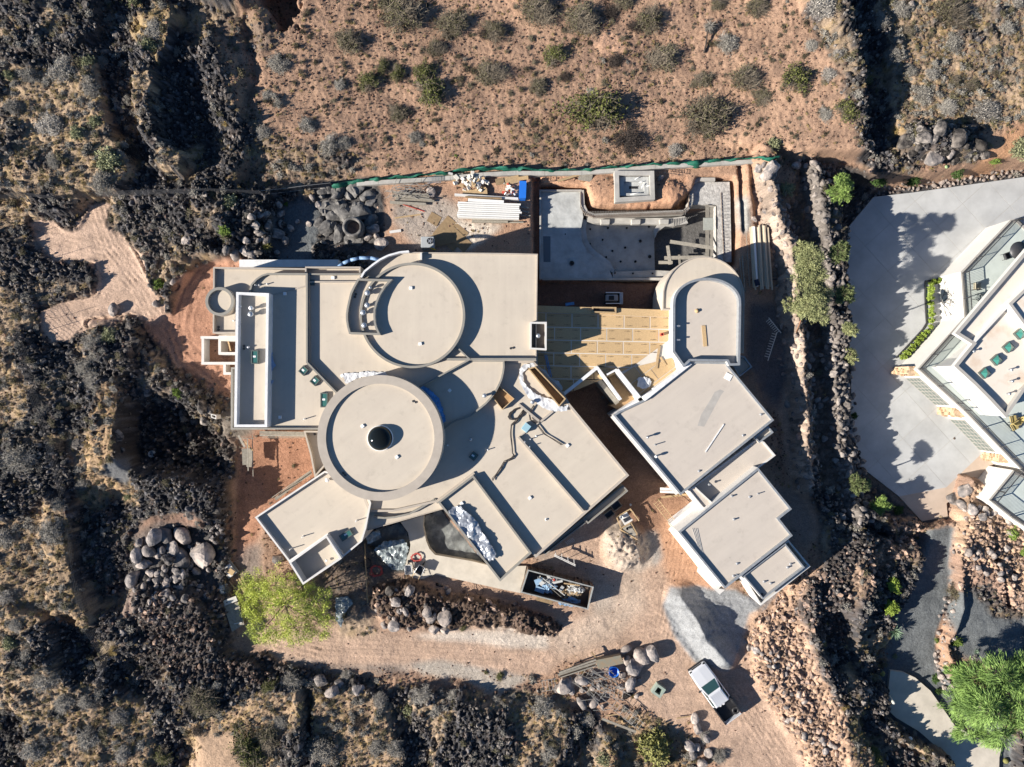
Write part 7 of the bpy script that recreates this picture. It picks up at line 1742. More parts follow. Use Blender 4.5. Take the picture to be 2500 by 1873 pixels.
# ------------------------------------------------------------------ roll-off container and its load
M_DUMP = mat('container_steel', (0.09, 0.095, 0.09), 0.6, col2=(0.20, 0.12, 0.08), scale=2, metal=.2)
M_DUMPR = mat('container_rim', (0.34, 0.35, 0.34), 0.6, var=.3, scale=4)
dump = thing('container', 'long dark steel roll-off container full of building rubbish', 'dumpster', P(1358, 1440, 0))
ZC = 1.55
dq = [(1289, 1391), (1450, 1433), (1436, 1489), (1271, 1447)]
o_, i_ = inset(PX(dq, ZC), .09)
MB().ring(o_, i_, .15, ZC - .1, .15).build('wall_panel', M_DUMP, dump)
MB().ring(*inset(PX(dq, ZC), .11)[0:2], ZC - .1, ZC, ZC - .15).build('rim', M_DUMPR, dump)
MB().prism(i_, .05, .25).build('floor', M_DUMP, dump)
for k in range(9):
    for (a, c) in ((dq[0], dq[1]), (dq[3], dq[2])):
        p = Vector(P(*lerp2(a, c, (k + .5) / 9), ZC)); MB().box((p.x, p.y, .8), (.08, .22, 1.35), R(-15)).build('stiffener', M_DUMP, dump)
M_SCR = {'white': mat('scrap_white', (.52, .52, .50), .7, var=.2, scale=3), 'blue': mat('scrap_blue', (.30, .45, .62), .6, var=.3, scale=3), 'wood': M_WOOD, 'grey': M_WOODG, 'tan': mat('scrap_card', (.45, .33, .20), .9, var=.3, scale=4), 'red': M_RED}
def scrap(u, v, z, l, w, rz, m, label, group, thick=.04, tiltx=0.0, name='scrap_board', cat='scrap'):
    x, y, _ = P(u, v, z); b = MB(); M = Matrix.Rotation(R(rz), 3, 'Z') @ Matrix.Rotation(tiltx, 3, 'X')
    b.box((x, y, z), (l, w, thick), M=M)
    return tag(recentre(b.build(name, m)), label, cat, group)
GD = 'scrap thrown into the container'
def heap(u, v, a, b_, z, label, m, mt, seed=1, name='debris'):
    c = Vector(P(u, v, z)); bb = MB(); rs = random.Random(seed)
    for k in range(70):
        r = rs.random() ** .5; t = rs.uniform(0, 6.28)
        p = (c.x + a * r * math.cos(t), c.y + b_ * r * math.sin(t), z + (1 - r) * .35 + rs.uniform(-.05, .1))
        bb.box(p, (rs.uniform(.1, .4), rs.uniform(.05, .25), .03), M=Matrix.Rotation(rs.uniform(0, 6.28), 3, 'Z') @ Matrix.Rotation(rs.uniform(-.7, .7), 3, 'X'))
    return tag(bb.build(name, m), label, None, None, 'stuff')
heap(1392, 1445, 1.1, .55, .75, 'x', M_SCR['tan'], 0, 3); heap(1405, 1438, .8, .4, .95, 'x', M_SCR['white'], 0, 4); heap(1335, 1432, 1.0, .6, .7, 'x', M_SCR['blue'], 0, 5); heap(1390, 1470, 1.0, .3, .6, 'x', M_SCR['blue'], 0, 6); heap(1340, 1415, 1.2, .3, .8, 'x', M_SCR['white'], 0, 7)
for u, v, z, l, w, rz, m, l_ in [(1352, 1433, 1.25, 2.6, .07, -38, 'white', 'long white trim board lying across the container load'), (1345, 1436, 1.2, 2.9, .06, -41, 'grey', 'long grey trim strip beside the white one in the container'), (1316, 1420, 1.1, .8, .6, 20, 'blue', 'bluish board square at the left of the container'), (1323, 1424, 1.2, .45, .35, 40, 'white', 'white crumpled sheet on the bluish board'), (1396, 1427, 1.15, 1.5, .12, -8, 'wood', 'tan plank near the upper rim of the container'),
        (1339, 1409, 1.1, .3, .25, 10, 'white', 'small white block near the upper rim of the container'), (1352, 1416, 1.1, .2, .2, 30, 'red', 'small red scrap in the container'), (1362, 1421, 1.15, .9, .2, 12, 'white', 'white folded sheet right of the red scrap'), (1318, 1440, 1.0, .9, .5, -20, 'blue', 'bluish panel low in the container'), (1399, 1462, .9, .9, .25, -25, 'blue', 'bluish wrap near the lower right of the container'), (1371, 1437, 1.1, .5, .3, 55, 'white', 'short white offcut in the middle of the container'), (1408, 1445, 1.1, .6, .25, 70, 'wood', 'splintered tan offcut at the right of the container')]:
    scrap(u, v, z, l, w, rz, M_SCR[m], l_, GD, tiltx=rnd.uniform(-.15, .15))
scrap(1330, 1462, .35, 1.6, .7, -15, M_OSBD, 'weathered board leaning below the container', None, name='plywood_sheet', cat='board')
# ------------------------------------------------------------------ concrete path and wrapped ponds
path = thing('path', 'curved pale concrete path from the round roof to the container', None, P(1100, 1350, .2)); path['kind'] = 'structure'
PTH = [(978, 1275), (1035, 1258), (1033, 1285), (1040, 1320), (1048, 1340), (1062, 1355), (1150, 1370), (1200, 1382), (1285, 1382), (1279, 1410), (1270, 1448), (1230, 1440), (1140, 1420), (1062, 1402), (1048, 1407), (1035, 1413), (1020, 1414), (1005, 1409), (994, 1398), (989, 1382), (994, 1362), (1000, 1345), (1002, 1330), (996, 1300)]
MB().prism(PX(PTH, .25), -.6, .25).build('path_slab', M_PATH, path)
def film(name, label, poly, z, m, seed, amp=.22, fr=2.2, cat='plastic sheet'):
    st = .14 if cat == 'pond' else .07
    W = PX(poly, z); xs = [p[0] for p in W]; ys = [p[1] for p in W]
    X, Y = np.meshgrid(np.arange(min(xs), max(xs) + st, st), np.arange(min(ys), max(ys) + st, st)); ins = np.zeros(X.shape, bool)
    for k in range(len(W)):
        (x1, y1), (x2, y2) = W[k - 1], W[k]
        if y1 == y2: continue
        ins ^= ((y1 > Y) != (y2 > Y)) & (X < (x2 - x1) * (Y - y1) / (y2 - y1) + x1)
    X2 = X + fbm(X * 3 + seed, Y * 3, 2) * .1; Y2 = Y + fbm(X * 3, Y * 3 + seed, 2) * .1
    Z = z + amp * (0.8 * np.abs(ridged(X * fr * .22 + seed, Y * fr * .22, 3)) + .35 * fbm(X * fr * .6 + seed, Y * fr * .6, 2))
    idx = np.arange(X.size).reshape(X.shape); b = MB()
    fs = [(int(idx[i, j]), int(idx[i, j + 1]), int(idx[i + 1, j + 1]), int(idx[i + 1, j])) for i in range(X.shape[0] - 1) for j in range(X.shape[1] - 1) if ins[i, j] or ins[i + 1, j] or ins[i, j + 1] or ins[i + 1, j + 1]]
    used = sorted({q for f in fs for q in f}); mp = {q: k for k, q in enumerate(used)}
    xv, yv, zv = X2.ravel(), Y2.ravel(), Z.ravel()
    b.add([(xv[q], yv[q], zv[q]) for q in used], [tuple(mp[q] for q in f) for f in fs])
    return tag(recentre(b.build(name, m)), label, cat)
M_FILM = mat('clear_film', (0.34, 0.38, 0.38), 0.25, col2=(0.16, 0.19, 0.20), scale=2.5, lo=.4, hi=.6, spec=.8); M_FILMW = mat('white_film', (0.62, 0.63, 0.65), 0.4, var=.1, scale=3, spec=.6)
M_POND = mat('pond_shell', (0.085, 0.09, 0.09), 0.6, col2=(0.20, 0.21, 0.20), scale=.8, lo=.45, hi=.62, spec=.4)
film('pond_shell', 'dark sculpted pond shell enclosed by the curved path and south roof', [(1036, 1262), (1075, 1246), (1190, 1384), (1150, 1368), (1062, 1353), (1048, 1338), (1040, 1318), (1033, 1285)], -.7, M_POND, 3, .5, .8, 'pond')
film('pond_shell', 'dark sculpted pond shell left of the curved path', [(897, 1300), (975, 1278), (995, 1300), (1000, 1330), (990, 1345), (960, 1350), (905, 1330)], -.7, M_POND, 13, .5, .8, 'pond')
film('plastic_film', 'crumpled clear plastic sheeting glinting left of the curved path', [(915, 1340), (940, 1322), (985, 1315), (998, 1335), (993, 1360), (986, 1388), (960, 1390), (940, 1370)], -.15, M_FILM, 21, .4, 2.6)
film('plastic_film', 'dull plastic wrap bundle under the edge of the south west wing', [(893, 1308), (925, 1295), (930, 1312), (900, 1328)], .2, M_FILM, 25, .3, 3)
film('plastic_film', 'blue grey crumpled plastic below the green tree branches', [(820, 1460), (850, 1455), (862, 1470), (838, 1500), (835, 1530), (820, 1510)], .15, M_FILM, 29, .3, 3)
film('tarp', 'crumpled silver tarpaulin heaped along the parapet of the narrow roof', [(1096, 1246), (1106, 1238), (1124, 1236), (1140, 1250), (1165, 1275), (1176, 1298), (1196, 1325), (1210, 1350), (1208, 1360), (1196, 1368), (1180, 1362), (1164, 1346), (1150, 1316), (1122, 1284), (1104, 1262)], 4.47, mat('silver_tarp', (.42, .44, .47), .28, metal=.45, spec=.7), 41, .5, 2.2, 'tarpaulin')
film('plastic_film', 'white plastic strip along the top left of the big round drum', [(838, 912), (868, 912), (900, 908), (940, 910), (950, 922), (920, 918), (880, 920), (845, 936)], 5.14, M_FILMW, 45, .12, 4)
film('blue_tarp', 'blue plastic sheet curling behind the big round drum', [(985, 928), (1010, 932), (1050, 952), (1072, 975), (1080, 1000), (1087, 1026), (1080, 1032), (1070, 1000), (1040, 975), (1010, 945)], 4.94, M_BLUES, 49, .2, 4, 'tarpaulin')
film('plastic_film', 'white plastic drape hanging round the wood framed box', [(1268, 903), (1282, 890), (1300, 888), (1306, 894), (1288, 898), (1276, 908), (1276, 930), (1290, 950), (1320, 970), (1345, 975), (1372, 996), (1386, 990), (1382, 1004), (1345, 1003), (1318, 990), (1290, 968), (1270, 935)], 4.36, M_FILMW, 53, .16, 3)
film('plastic_film', 'bluish plastic drape on the deck beside the wood framed box', [(1308, 894), (1330, 905), (1345, 925), (1362, 932), (1372, 945), (1372, 952), (1360, 952), (1345, 940)], 3.05, M_FILMW, 57, .16, 3)
film('plastic_film', 'ragged bluish plastic on the east edge of the long white parapet', [(658, 866), (665, 860), (668, 880), (673, 892), (664, 905), (650, 922), (652, 935), (668, 928), (662, 940), (646, 944), (645, 920), (655, 900)], 5.35, mat('ragged_film', (.30, .42, .62), .5, var=.2, scale=3), 61, .25, 3)
film('plastic_film', 'crumpled white plastic bundle on the boarded deck', [(1555, 925), (1566, 920), (1586, 926), (1588, 940), (1570, 950), (1556, 942)], 3.06, M_FILMW, 65, .25, 3)
# ------------------------------------------------------------------ piles of material in the yard
def pile(name, label, cat, sticks, m, part='board', group=None):
    """sticks: (u1, v1, u2, v2, z, width, thickness[, material])"""
    cu = sum((s_[0] + s_[2]) / 2 for s_ in sticks) / len(sticks); cv = sum((s_[1] + s_[3]) / 2 for s_ in sticks) / len(sticks)
    t_ = thing(name, label, cat, P(cu, cv, 0), group)
    for s_ in sticks:
        MB().bar(P(s_[0], s_[1], s_[4]), P(s_[2], s_[3], s_[4] + (s_[8] if len(s_) > 8 else 0)), s_[5], s_[6]).build(part, s_[7] if len(s_) > 7 and s_[7] else m, t_)
    return t_
WB = mat('white_board', (.74, .73, .70), .6, var=.08, scale=4, rnd_obj=.06)
for k in range(8):
    v = 497 + k * 4.9; u0 = 1117 + rnd.uniform(-2, 3); u1 = 1272 + rnd.uniform(-5, 3) - k * .3
    x = bpy.data.objects.new; b = MB(); b.bar(P(u0, v - 1, .55 + .04 * (k % 2)), P(u1, v + 4, .55), .145, .5); 
    tag(recentre(b.build('board', WB)), ['top', 'second', 'third', 'fourth', 'fifth', 'sixth', 'seventh', 'lowest'][k] + ' white board of the long white stack north of the roof', 'board', 'white boards stacked in the yard')
for a in [(1110, 476, 1265, 486, .5, .2, .3, 'brown edged white board on top of the back stack', M_PARW), (1136, 481, 1225, 485, .75, .16, .12, 'darker board lying along the back stack', M_OSBD), (1143, 489, 1230, 494, .6, .28, .3, 'short wide white board between the two stacks', WB)]:
    b = MB(); b.bar(P(a[0], a[1], a[4]), P(a[2], a[3], a[4]), a[5], a[6]); tag(recentre(b.build('board', a[8])), a[7], 'board')
pile('timber_stack', 'brown timber lengths below the white board stack', 'timber', [(1152, 536, 1265, 536, .25, .16, .2), (1152, 541, 1240, 542, .2, .2, .2), (1160, 531, 1275, 533, .35, .1, .1, M_DKMET), (1200, 544, 1278, 543, .15, .12, .1), (1272, 505, 1290, 508, .3, .1, .1), (1272, 515, 1292, 518, .3, .1, .1), (1270, 526, 1295, 527, .25, .1, .1)], M_WOODG, 'timber')
pile('timber_stack', 'grey weathered scaffold planks and tubes beside the lava rock', 'timber', [(952, 494, 1040, 499, .3, .26, .08), (958, 478, 1048, 484, .35, .26, .08), (958, 470, 1046, 476, .5, .16, .08), (966, 486, 1060, 491, .25, .2, .08), (1000, 482, 1055, 488, .5, .14, .05)], M_WOODG, 'plank')
t_ = thing('scaffold_tubes', 'tangle of thin steel scaffold tubes above the grey planks', 'scaffold tubes', P(990, 465, 0))
for k in range(34):
    u = rnd.uniform(955, 1030); v = rnd.uniform(450, 478); a = rnd.gauss(-.1, .5); L = rnd.uniform(25, 55)
    MB().tube([P(u - L * math.cos(a) * .5, v - L * math.sin(a) * .5, .3 + k * .02), P(u + L * math.cos(a) * .5, v + L * math.sin(a) * .5, .35 + k * .02)], .022, 5).build('tube', M_RUSTG, t_)
def frame(u, v, w, l, rz, z, label, n=6, m=None, name='scaffold', cat='scaffold', r=.022, hgt=0.0):
    x, y, _ = P(u, v, z); t_ = thing(name, label, cat, (x, y, z)); t_.rotation_euler = (0, 0, R(rz)); m = m or M_GALV
    def part(nm, b):
        o = b.build(nm, m); o.parent = t_
    for s_ in (-1, 1): part('rail', MB().tube([(-l / 2, s_ * w / 2, .05 + hgt), (l / 2, s_ * w / 2, .05)], r, 5))
    for k in range(n):
        x_ = -l / 2 + l * (k + .5) / n; part('rung', MB().tube([(x_, -w / 2, .05 + hgt * (1 - (k + .5) / n)), (x_, w / 2, .05 + hgt * (1 - (k + .5) / n))], r * .8, 5))
    return t_
frame(1060, 440, .55, 1.3, 3, .6, 'small galvanised rack frame on the concrete footing', 9)
frame(1333, 438, .5, 2.6, 5, .2, 'black wire frame left of the spa', 5, M_DKMET); frame(1645, 420, .4, 1.9, -8, .35, 'black ladder frame right of the spa', 7, M_DKMET)
frame(1632, 1262, .55, 3.4, -52, 1.9, 'yellowish ladder leaning on the white slab of the east wing', 14, M_WOOD, 'ladder', 'ladder', .03, -.6)
for u, v, z, l, w, rz, m, l_ in [(1100, 570, .05, 2.6, 2.3, -40, M_OSBD, 'largest brown sheet of plywood on the yard floor'), (1075, 585, .09, 2.4, 1.2, 15, M_OSBD, 'second brown plywood sheet partly under the largest'), (1060, 535, .06, 1.1, 1.0, -30, M_OSBD, 'small square of stained plywood near the drain trench'), (1120, 585, .08, 2.4, 1.2, -42, M_OSBD, 'plywood sheet in the shade of the roof'), (1430, 428, .25, 1.3, 1.1, -10, M_WOODG, 'grey plywood sheet lying left of the spa'), (1396, 432, .3, 2.8, .22, 17, M_WOOD, 'tan plank pointing at the grey sheet left of the spa')]:
    scrap(u, v, z, l, w, rz, m, l_, None, .025, name='plywood_sheet' if w > .3 else 'plank', cat='board')
scrap(996, 528, .1, 2.5, .13, 8, M_WOOD, 'long lone plank lying west of the plywood sheets', None, .05, name='plank', cat='plank')
scrap(965, 565, .1, 1.1, .26, 8, M_PARW, 'short pale plank near the tan boulder', None, .05, name='plank', cat='plank')
scrap(1010, 508, .1, 2.2, .06, -18, M_RED, 'thin reddish strip of wood beside the grey planks', None, .04, name='plank', cat='plank')
# stone veneer and bags behind the white boards
t_ = thing('rubble_heap', 'heap of cream stone veneer blocks and cartons behind the white boards', 'rubble heap', P(1165, 450, 0))
for k in range(60):
    u = rnd.gauss(1160, 18); v = rnd.gauss(447, 9); x, y, _ = P(u, v, .3)
    MB().box((x, y, .15 + rnd.random() * .5), (rnd.uniform(.2, .5), rnd.uniform(.15, .35), rnd.uniform(.1, .25)), M=Euler((rnd.uniform(-.5, .5), rnd.uniform(-.5, .5), rnd.uniform(0, 3))).to_matrix()).build('block', rnd.choice([M_STUCCOW, M_WOOD, M_PARW, M_STUCCOW]), t_)
for u, v, z, l, w, rz, m, l_ in [(1160, 470, .3, 2.3, .6, 5, M_WOOD, 'yellow board under the stone veneer heap'), (1220, 443, .4, .8, .6, 12, M_OSBD, 'brown carton right of the stone veneer heap'), (1248, 440, .35, 1.5, .7, 10, M_WOOD, 'pale plywood piece above the blue cabinet'), (1278, 435, .5, .9, .35, 8, M_OSB, 'orange board end at the top of the blue cabinet'), (1118, 448, .3, 1.2, .2, -35, M_WOOD, 'tan stick left of the stone veneer heap'), (1095, 432, .3, 2.8, .5, 5, M_WOODG, 'long pale sheet along the footing left of the veneer heap')]:
    scrap(u, v, z, l, w, rz, m, l_, None, .05, name='board', cat='board')
t_ = thing('brick_heap', 'small heap of reddish pavers beside the blue cabinet', 'brick heap', P(1243, 462, 0))
for k in range(34):
    u = rnd.gauss(1243, 8); v = rnd.gauss(462, 8); x, y, _ = P(u, v, .3)
    MB().box((x, y, .12 + rnd.random() * .35), (.24, .12, .08), M=Euler((rnd.uniform(-.4, .4), rnd.uniform(-.4, .4), rnd.uniform(0, 3))).to_matrix()).build('brick', rnd.choice([M_ORANGE, M_RED, M_STUCCOW, M_WHITE]), t_)
x, y, _ = P(1276, 463, 1.1); cb = thing('cabinet', 'tall bright blue cabinet standing behind the white boards', 'cabinet', (x, y, 0))
MB().box((x, y, .55), (.62, 1.55, 1.1), R(-2)).build('body', M_BLUEP, cb, bev=.02); MB().box((x, y, 1.115), (.66, 1.6, .03), R(-2)).build('lid', M_BLUEP, cb); MB().box((x - .34, y, .9), (.04, .3, .04)).build('handle', M_DKMET, cb)
# condenser on the north edge
x, y, _ = P(1043, 591, 1.2); ac = thing('condensing_unit', 'grey air conditioning condenser by the curved north wall', 'air conditioner', (x, y, -.2))
MB().box((x, y, .5), (1.2, 1.05, 1.3)).build('casing', mat('unit_grey', (.36, .38, .39), .5, var=.05, scale=4), ac, bev=.03)
MB().lathe((x + .25, y + .1), [(.30, 1.153), (.30, 1.19), (.26, 1.19), (.26, 1.155)], 24).build('fan_ring', M_DKMET, ac); MB().lathe((x + .25, y + .1), [(.26, 1.156), (.001, 1.157)], 20).build('fan_well', M_BLACK, ac)
for k in range(5):
    a = 1.257 * k; MB().bar((x + .25, y + .1, 1.165), (x + .25 + .24 * math.cos(a), y + .1 + .24 * math.sin(a), 1.168), .08, .008).build('fan_blade', M_GALV, ac)
scrap(1055, 607, .95, .7, .12, -20, mat('yellow_level', (.7, .42, .03), .5), 'yellow tool lying beside the condenser', None, .08, name='spirit_level', cat='tool')
# long pipes and lumber on the right
PIPE = mat('cream_pipe', (.58, .50, .38), .6, var=.12, scale=2, rnd_obj=.1); LP = ((0,),)
for k in range(11):
    u = 1832 + k * 4.2; b = MB(); v0 = 552 + rnd.uniform(-3, 4); v1 = 700 + rnd.uniform(-6, 8)
    b.bar(P(u, v0, .3 + .12 * (k % 3)), P(u + 8 + k * .3, v1, .3 + .12 * (k % 3)), .15, .12)
    tag(recentre(b.build('lumber', M_WHITE if k == 2 else PIPE)), ['leftmost', 'second', 'bluish white third', 'fourth', 'fifth', 'sixth', 'seventh', 'eighth', 'ninth', 'tenth', 'rightmost'][k] + ' of the long cream boards stacked beside the pale stone bank', 'lumber', 'long cream boards beside the stone bank')
pile('timber_stack', 'thin dark boards lying left of the long cream lumber', 'timber', [(1812, 625, 1818, 712, .2, .14, .1), (1822, 570, 1830, 700, .25, .05, .05), (1806, 630, 1812, 700, .15, .06, .05)], M_WOODG, 'board')
x, y, _ = P(1848, 690, .75); tag(recentre(MB().box((x, y, .75), (.45, .6, .05), M=Euler((.1, .1, .3)).to_matrix()).build('cloth', mat('navy_cloth', (.02, .03, .06), .9))), 'dark cloth draped over the long cream boards', 'cloth')
def comb(pts, side, label, n):
    t_ = thing('rack_ladder', label, 'rack', G(*pts[0])); a, c = Vector(G(*pts[0], .9)), Vector(G(*pts[1], .9)); MB().bar(a, c, .06, .05).build('rail', M_STUCCOW, t_)
    d = (c - a); nrm = Vector((d.y, -d.x, 0)).normalized() * side
    for k in range(n):
        p = a + d * (.08 + .88 * k / n); MB().bar(p, p + nrm * .42, .05, .04).build('tooth', M_STUCCOW, t_)
comb([(1868, 778), (1898, 815)], 1, 'upper pale toothed rail standing in the shade beside the bank', 8); comb([(1888, 813), (1866, 882)], 1, 'lower pale toothed rail standing in the shade beside the bank', 10)
b = MB(); b.tube([G(1943, 812, .1), P(1955, 782, 3.4)], .05, 7); tag(recentre(b.build('pole', mat('rusty_pole', (.28, .14, .08), .8))), 'rusty pole leaning on the bank below the olive tree', 'pole')
# mini loader in the shade
x, y, _ = P(1497, 727, 0); ml = thing('mini_loader', 'small black and white tracked loader in the shaded trench', 'loader', (x, y, -1.0)); z0 = height(x, y)
ml.location.z = z0
for s_ in (-1, 1): MB().box((x, y + s_ * .42, z0 + .22), (1.5, .26, .44)).build('track', M_BLACK, ml, bev=.08)
MB().box((x - .1, y, z0 + .62), (1.15, .6, .55)).build('body', mat('loader_grey', (.30, .31, .33), .5), ml, bev=.05); MB().box((x - .15, y, z0 + .93), (.5, .4, .1)).build('seat', M_BLACK, ml, bev=.03)
MB().box((x, y - .52, z0 + .75), (1.35, .08, .1)).build('lift_arm', M_WHITE, ml); MB().box((x, y + .52, z0 + .75), (1.35, .08, .1)).build('lift_arm', M_WHITE, ml); MB().box((x + .85, y, z0 + .35), (.35, 1.15, .4)).build('bucket', M_GALV, ml, bev=.03)
x, y, _ = P(1392, 741, -.3); tag(recentre(MB().box((x, y, height(x, y) + .3), (.85, .28, .05), R(8)).build('board', M_BLUES)), 'light blue board in the shaded trench north of the deck', 'board')
# loose items on the boarded deck and roofs
for a_ in [(1334, 866, 1347, 921), (1330, 866, 1343, 921)]:
    b = MB(); b.bar(P(a_[0], a_[1], 3.08), P(a_[2], a_[3], 3.08), .06, .05); tag(recentre(b.build('metal_strip', M_BLUES)), 'long bluish metal strip lying on the shaded part of the deck', 'metal strip', 'pair of strips on the deck')
b = MB(); b.bar(P(1610, 845, 3.1), P(1602, 900, 3.1), .22, .05); tag(recentre(b.build('plank', M_WOOD)), 'yellow plank standing out on the deck below the orange pipe', 'plank')
b = MB(); b.bar(P(1612, 872, 3.08), P(1625, 892, 3.08), .2, .04); tag(recentre(b.build('plank', M_WOOD)), 'short diagonal plank beside the deck plank', 'plank')
b = MB(); b.bar(P(1717.5, 795, 4.06), P(1722, 846, 4.06), .34, .05); tag(recentre(b.build('plank', M_OSB)), 'wide orange plank on the round-ended roof', 'plank')
b = MB(); b.bar(P(1408, 1, 3), P(1409, 2, 3), .01, .01)
x, y, _ = P(1615, 817, 3.1); pp = thing('pipe', 'short orange red pipe stub on the boarded deck', 'pipe', (x, y, 3.0)); MB().lathe((x, y), [(.14, 3.02), (.14, 3.45), (.10, 3.45), (.10, 3.05)], 18).build('pipe_wall', M_RED, pp)
x, y, _ = P(1702, 759, 4.1); rr_ = thing('cable_reel', 'small tan reel on the round-ended roof', 'reel', (x, y, 4.02)); MB().lathe((x, y), [(.20, 4.03), (.20, 4.07), (.07, 4.07), (.07, 4.16), (.14, 4.16), (.14, 4.19), (.001, 4.19)], 18).build('spool', M_WOOD, rr_)
b = MB(); b.bar(P(1722, 1104, 3.97), P(1767, 1036, 3.97), .09, .06); tag(recentre(b.build('metal_strip', M_MEMB)), 'long white metal strip on the large east roof', 'metal strip')
x, y, _ = P(1778, 920, 4.0); tag(recentre(MB().box((x, y, 3.97), (.62, .58, .03), R(-28)).build('sheet', M_WHITE)), 'white square sheet near the top corner of the large east roof', 'sheet')
for k in range(4):
    b = MB(); b.bar(P(1690 + k * 4, 1290, 3.95), P(1712 + k * 2, 1360, 3.95), .03, .02); tag(recentre(b.build('trim_strip', M_PARW)), 'thin white trim strip fanned out on the lower east roof', 'strip', 'trim strips on the lower east roof')
# black refrigerant hoses
def hose(pts, z, r, m, label, n=1, jit=1.2, name='hose', cat='hose', follow=False):
    t_ = thing(name, label, cat, P(pts[0][0], pts[0][1], z))
    for k in range(n):
        q = []
        for i in range(len(pts) - 1):
            for s_ in range(4):
                t = s_ / 4; p = lerp2(pts[i], pts[i + 1], t); q.append(p)
        q.append(pts[-1]); ox_, oy_ = rnd.uniform(-jit, jit), rnd.uniform(-jit, jit)
        f = (lambda u, v: G(u, v, z)) if follow else (lambda u, v: P(u, v, z))
        MB().tube([f(u + ox_ + .5 * math.sin(j * .9 + k), v + oy_ + .5 * math.cos(j * .7 + k)) for j, (u, v) in enumerate(q)], r, 6).build('strand', m, t_)
    return t_
HB = mat('hose_black', (.035, .03, .03), .6)
ringp = [(1262 + 19 * math.cos(a * .4) - 0, 1008 + 12 * math.sin(a * .4) - 8 * math.cos(a * .4)) for a in range(17)]
hose(ringp, 4.40, .035, HB, 'coiled black refrigerant hoses on the south east roof', 6, 2.5)
hose([(1280, 1000), (1262, 1028), (1249, 1038), (1248, 1065), (1252, 1105), (1256, 1112), (1250, 1120), (1232, 1128), (1225, 1142), (1208, 1165), (1203, 1172)], 4.42, .03, HB, 'black hose run snaking down the south east roof from the coil', 4, 2.2)
hose([(1303, 990), (1292, 1010), (1294, 1024), (1310, 1036), (1327, 1058), (1345, 1070), (1372, 1086)], 4.42, .028, HB, 'black hose run reaching the white cover right of the blue hatch', 3, 2.2)
hose([(1190, 1408), (1178, 1418), (1160, 1425), (1146, 1418), (1143, 1410), (1150, 1410), (1165, 1424), (1180, 1440), (1178, 1452), (1165, 1450), (1158, 1435), (1160, 1420), (1200, 1415), (1225, 1425), (1228, 1438), (1215, 1444)], .1, .02, HB, 'thin dark hose looping over the edge of the concrete path', 1, .2, follow=True)
for c_ in [(1012, 1362, 13), (1020, 1372, 10), (1005, 1370, 9), (903, 1375, 14), (925, 1390, 13)]:
    pass
RH = mat('hose_red', (.42, .07, .06), .6)
hose([(1016 + (10 + (a % 5)) * math.cos(a * .5), 1362 + (8 + (a % 4)) * math.sin(a * .5)) for a in range(50)], .42, .022, RH, 'tangled red air hoses on the end of the concrete path', 2, 1.5)
hose([(920 + (11 + (a % 6) * 2) * math.cos(a * .5), 1392 + (10 + (a % 5)) * math.sin(a * .5)) for a in range(40)], .1, .022, RH, 'loose red hose on the dark rubble left of the path', 2, 2, follow=True)
hose([(898 + 9 * math.cos(a * .4), 1375 + 12 * math.sin(a * .4)) for a in range(34)], .2, .03, HB, 'black hose coil beside the long pale pole', 2, 1.5, follow=True)
b = MB(); b.tube([G(893, 1325, .5), G(896, 1400, .4), G(899, 1470, .2)], .06, 7); tag(recentre(b.build('pole', M_WOOD)), 'long pale wooden pole right of the green tree', 'pole')
# wheelbarrows
def barrow(u, v, rz, label, m):
    x, y, _ = P(u, v, .7); t_ = thing('wheelbarrow', label, 'wheelbarrow', (x, y, .25)); t_.rotation_euler = (0, 0, R(rz))
    def part(nm, b, mm):
        o = b.build(nm, mm); o.parent = t_
    b = MB(); top = [(-.42, -.36, .62), (.42, -.30, .62), (.42, .30, .62), (-.42, .36, .62)]; bot = [(-.2, -.2, .32), (.25, -.16, .32), (.25, .16, .32), (-.2, .2, .32)]
    b.add(top + bot, [(0, 1, 5, 4), (1, 2, 6, 5), (2, 3, 7, 6), (3, 0, 4, 7), (4, 5, 6, 7), (0, 4, 5, 1), (1, 5, 6, 2), (2, 6, 7, 3), (3, 7, 4, 0)]); part('tray', b, m)
    part('tray_rim', MB().tube(top + [top[0]], .03, 6), M_GALV)
    for s_ in (-1, 1): part('handle', MB().tube([(.5, s_ * .08, .2), (-.3, s_ * .28, .35), (-.85, s_ * .3, .55)], .025, 6), M_WOOD); part('leg', MB().tube([(-.2, s_ * .25, .34), (-.25, s_ * .25, 0)], .02, 5), M_DKMET)
    part('wheel', MB().add([(.62 + .19 * math.cos(6.283 * k / 16), d, .19 + .19 * math.sin(6.283 * k / 16)) for d in (-.05, .05) for k in range(16)], [(k, (k + 1) % 16, 16 + (k + 1) % 16, 16 + k) for k in range(16)] + [tuple(range(15, -1, -1)), tuple(range(16, 32))]), M_BLACK)
barrow(1026, 1391, 60, 'empty dark wheelbarrow on the round end of the concrete path', M_DKMET); barrow(998, 1390, 95, 'grey wheelbarrow at the very edge of the path end', mat('barrow_grey', (.38, .38, .38), .6))
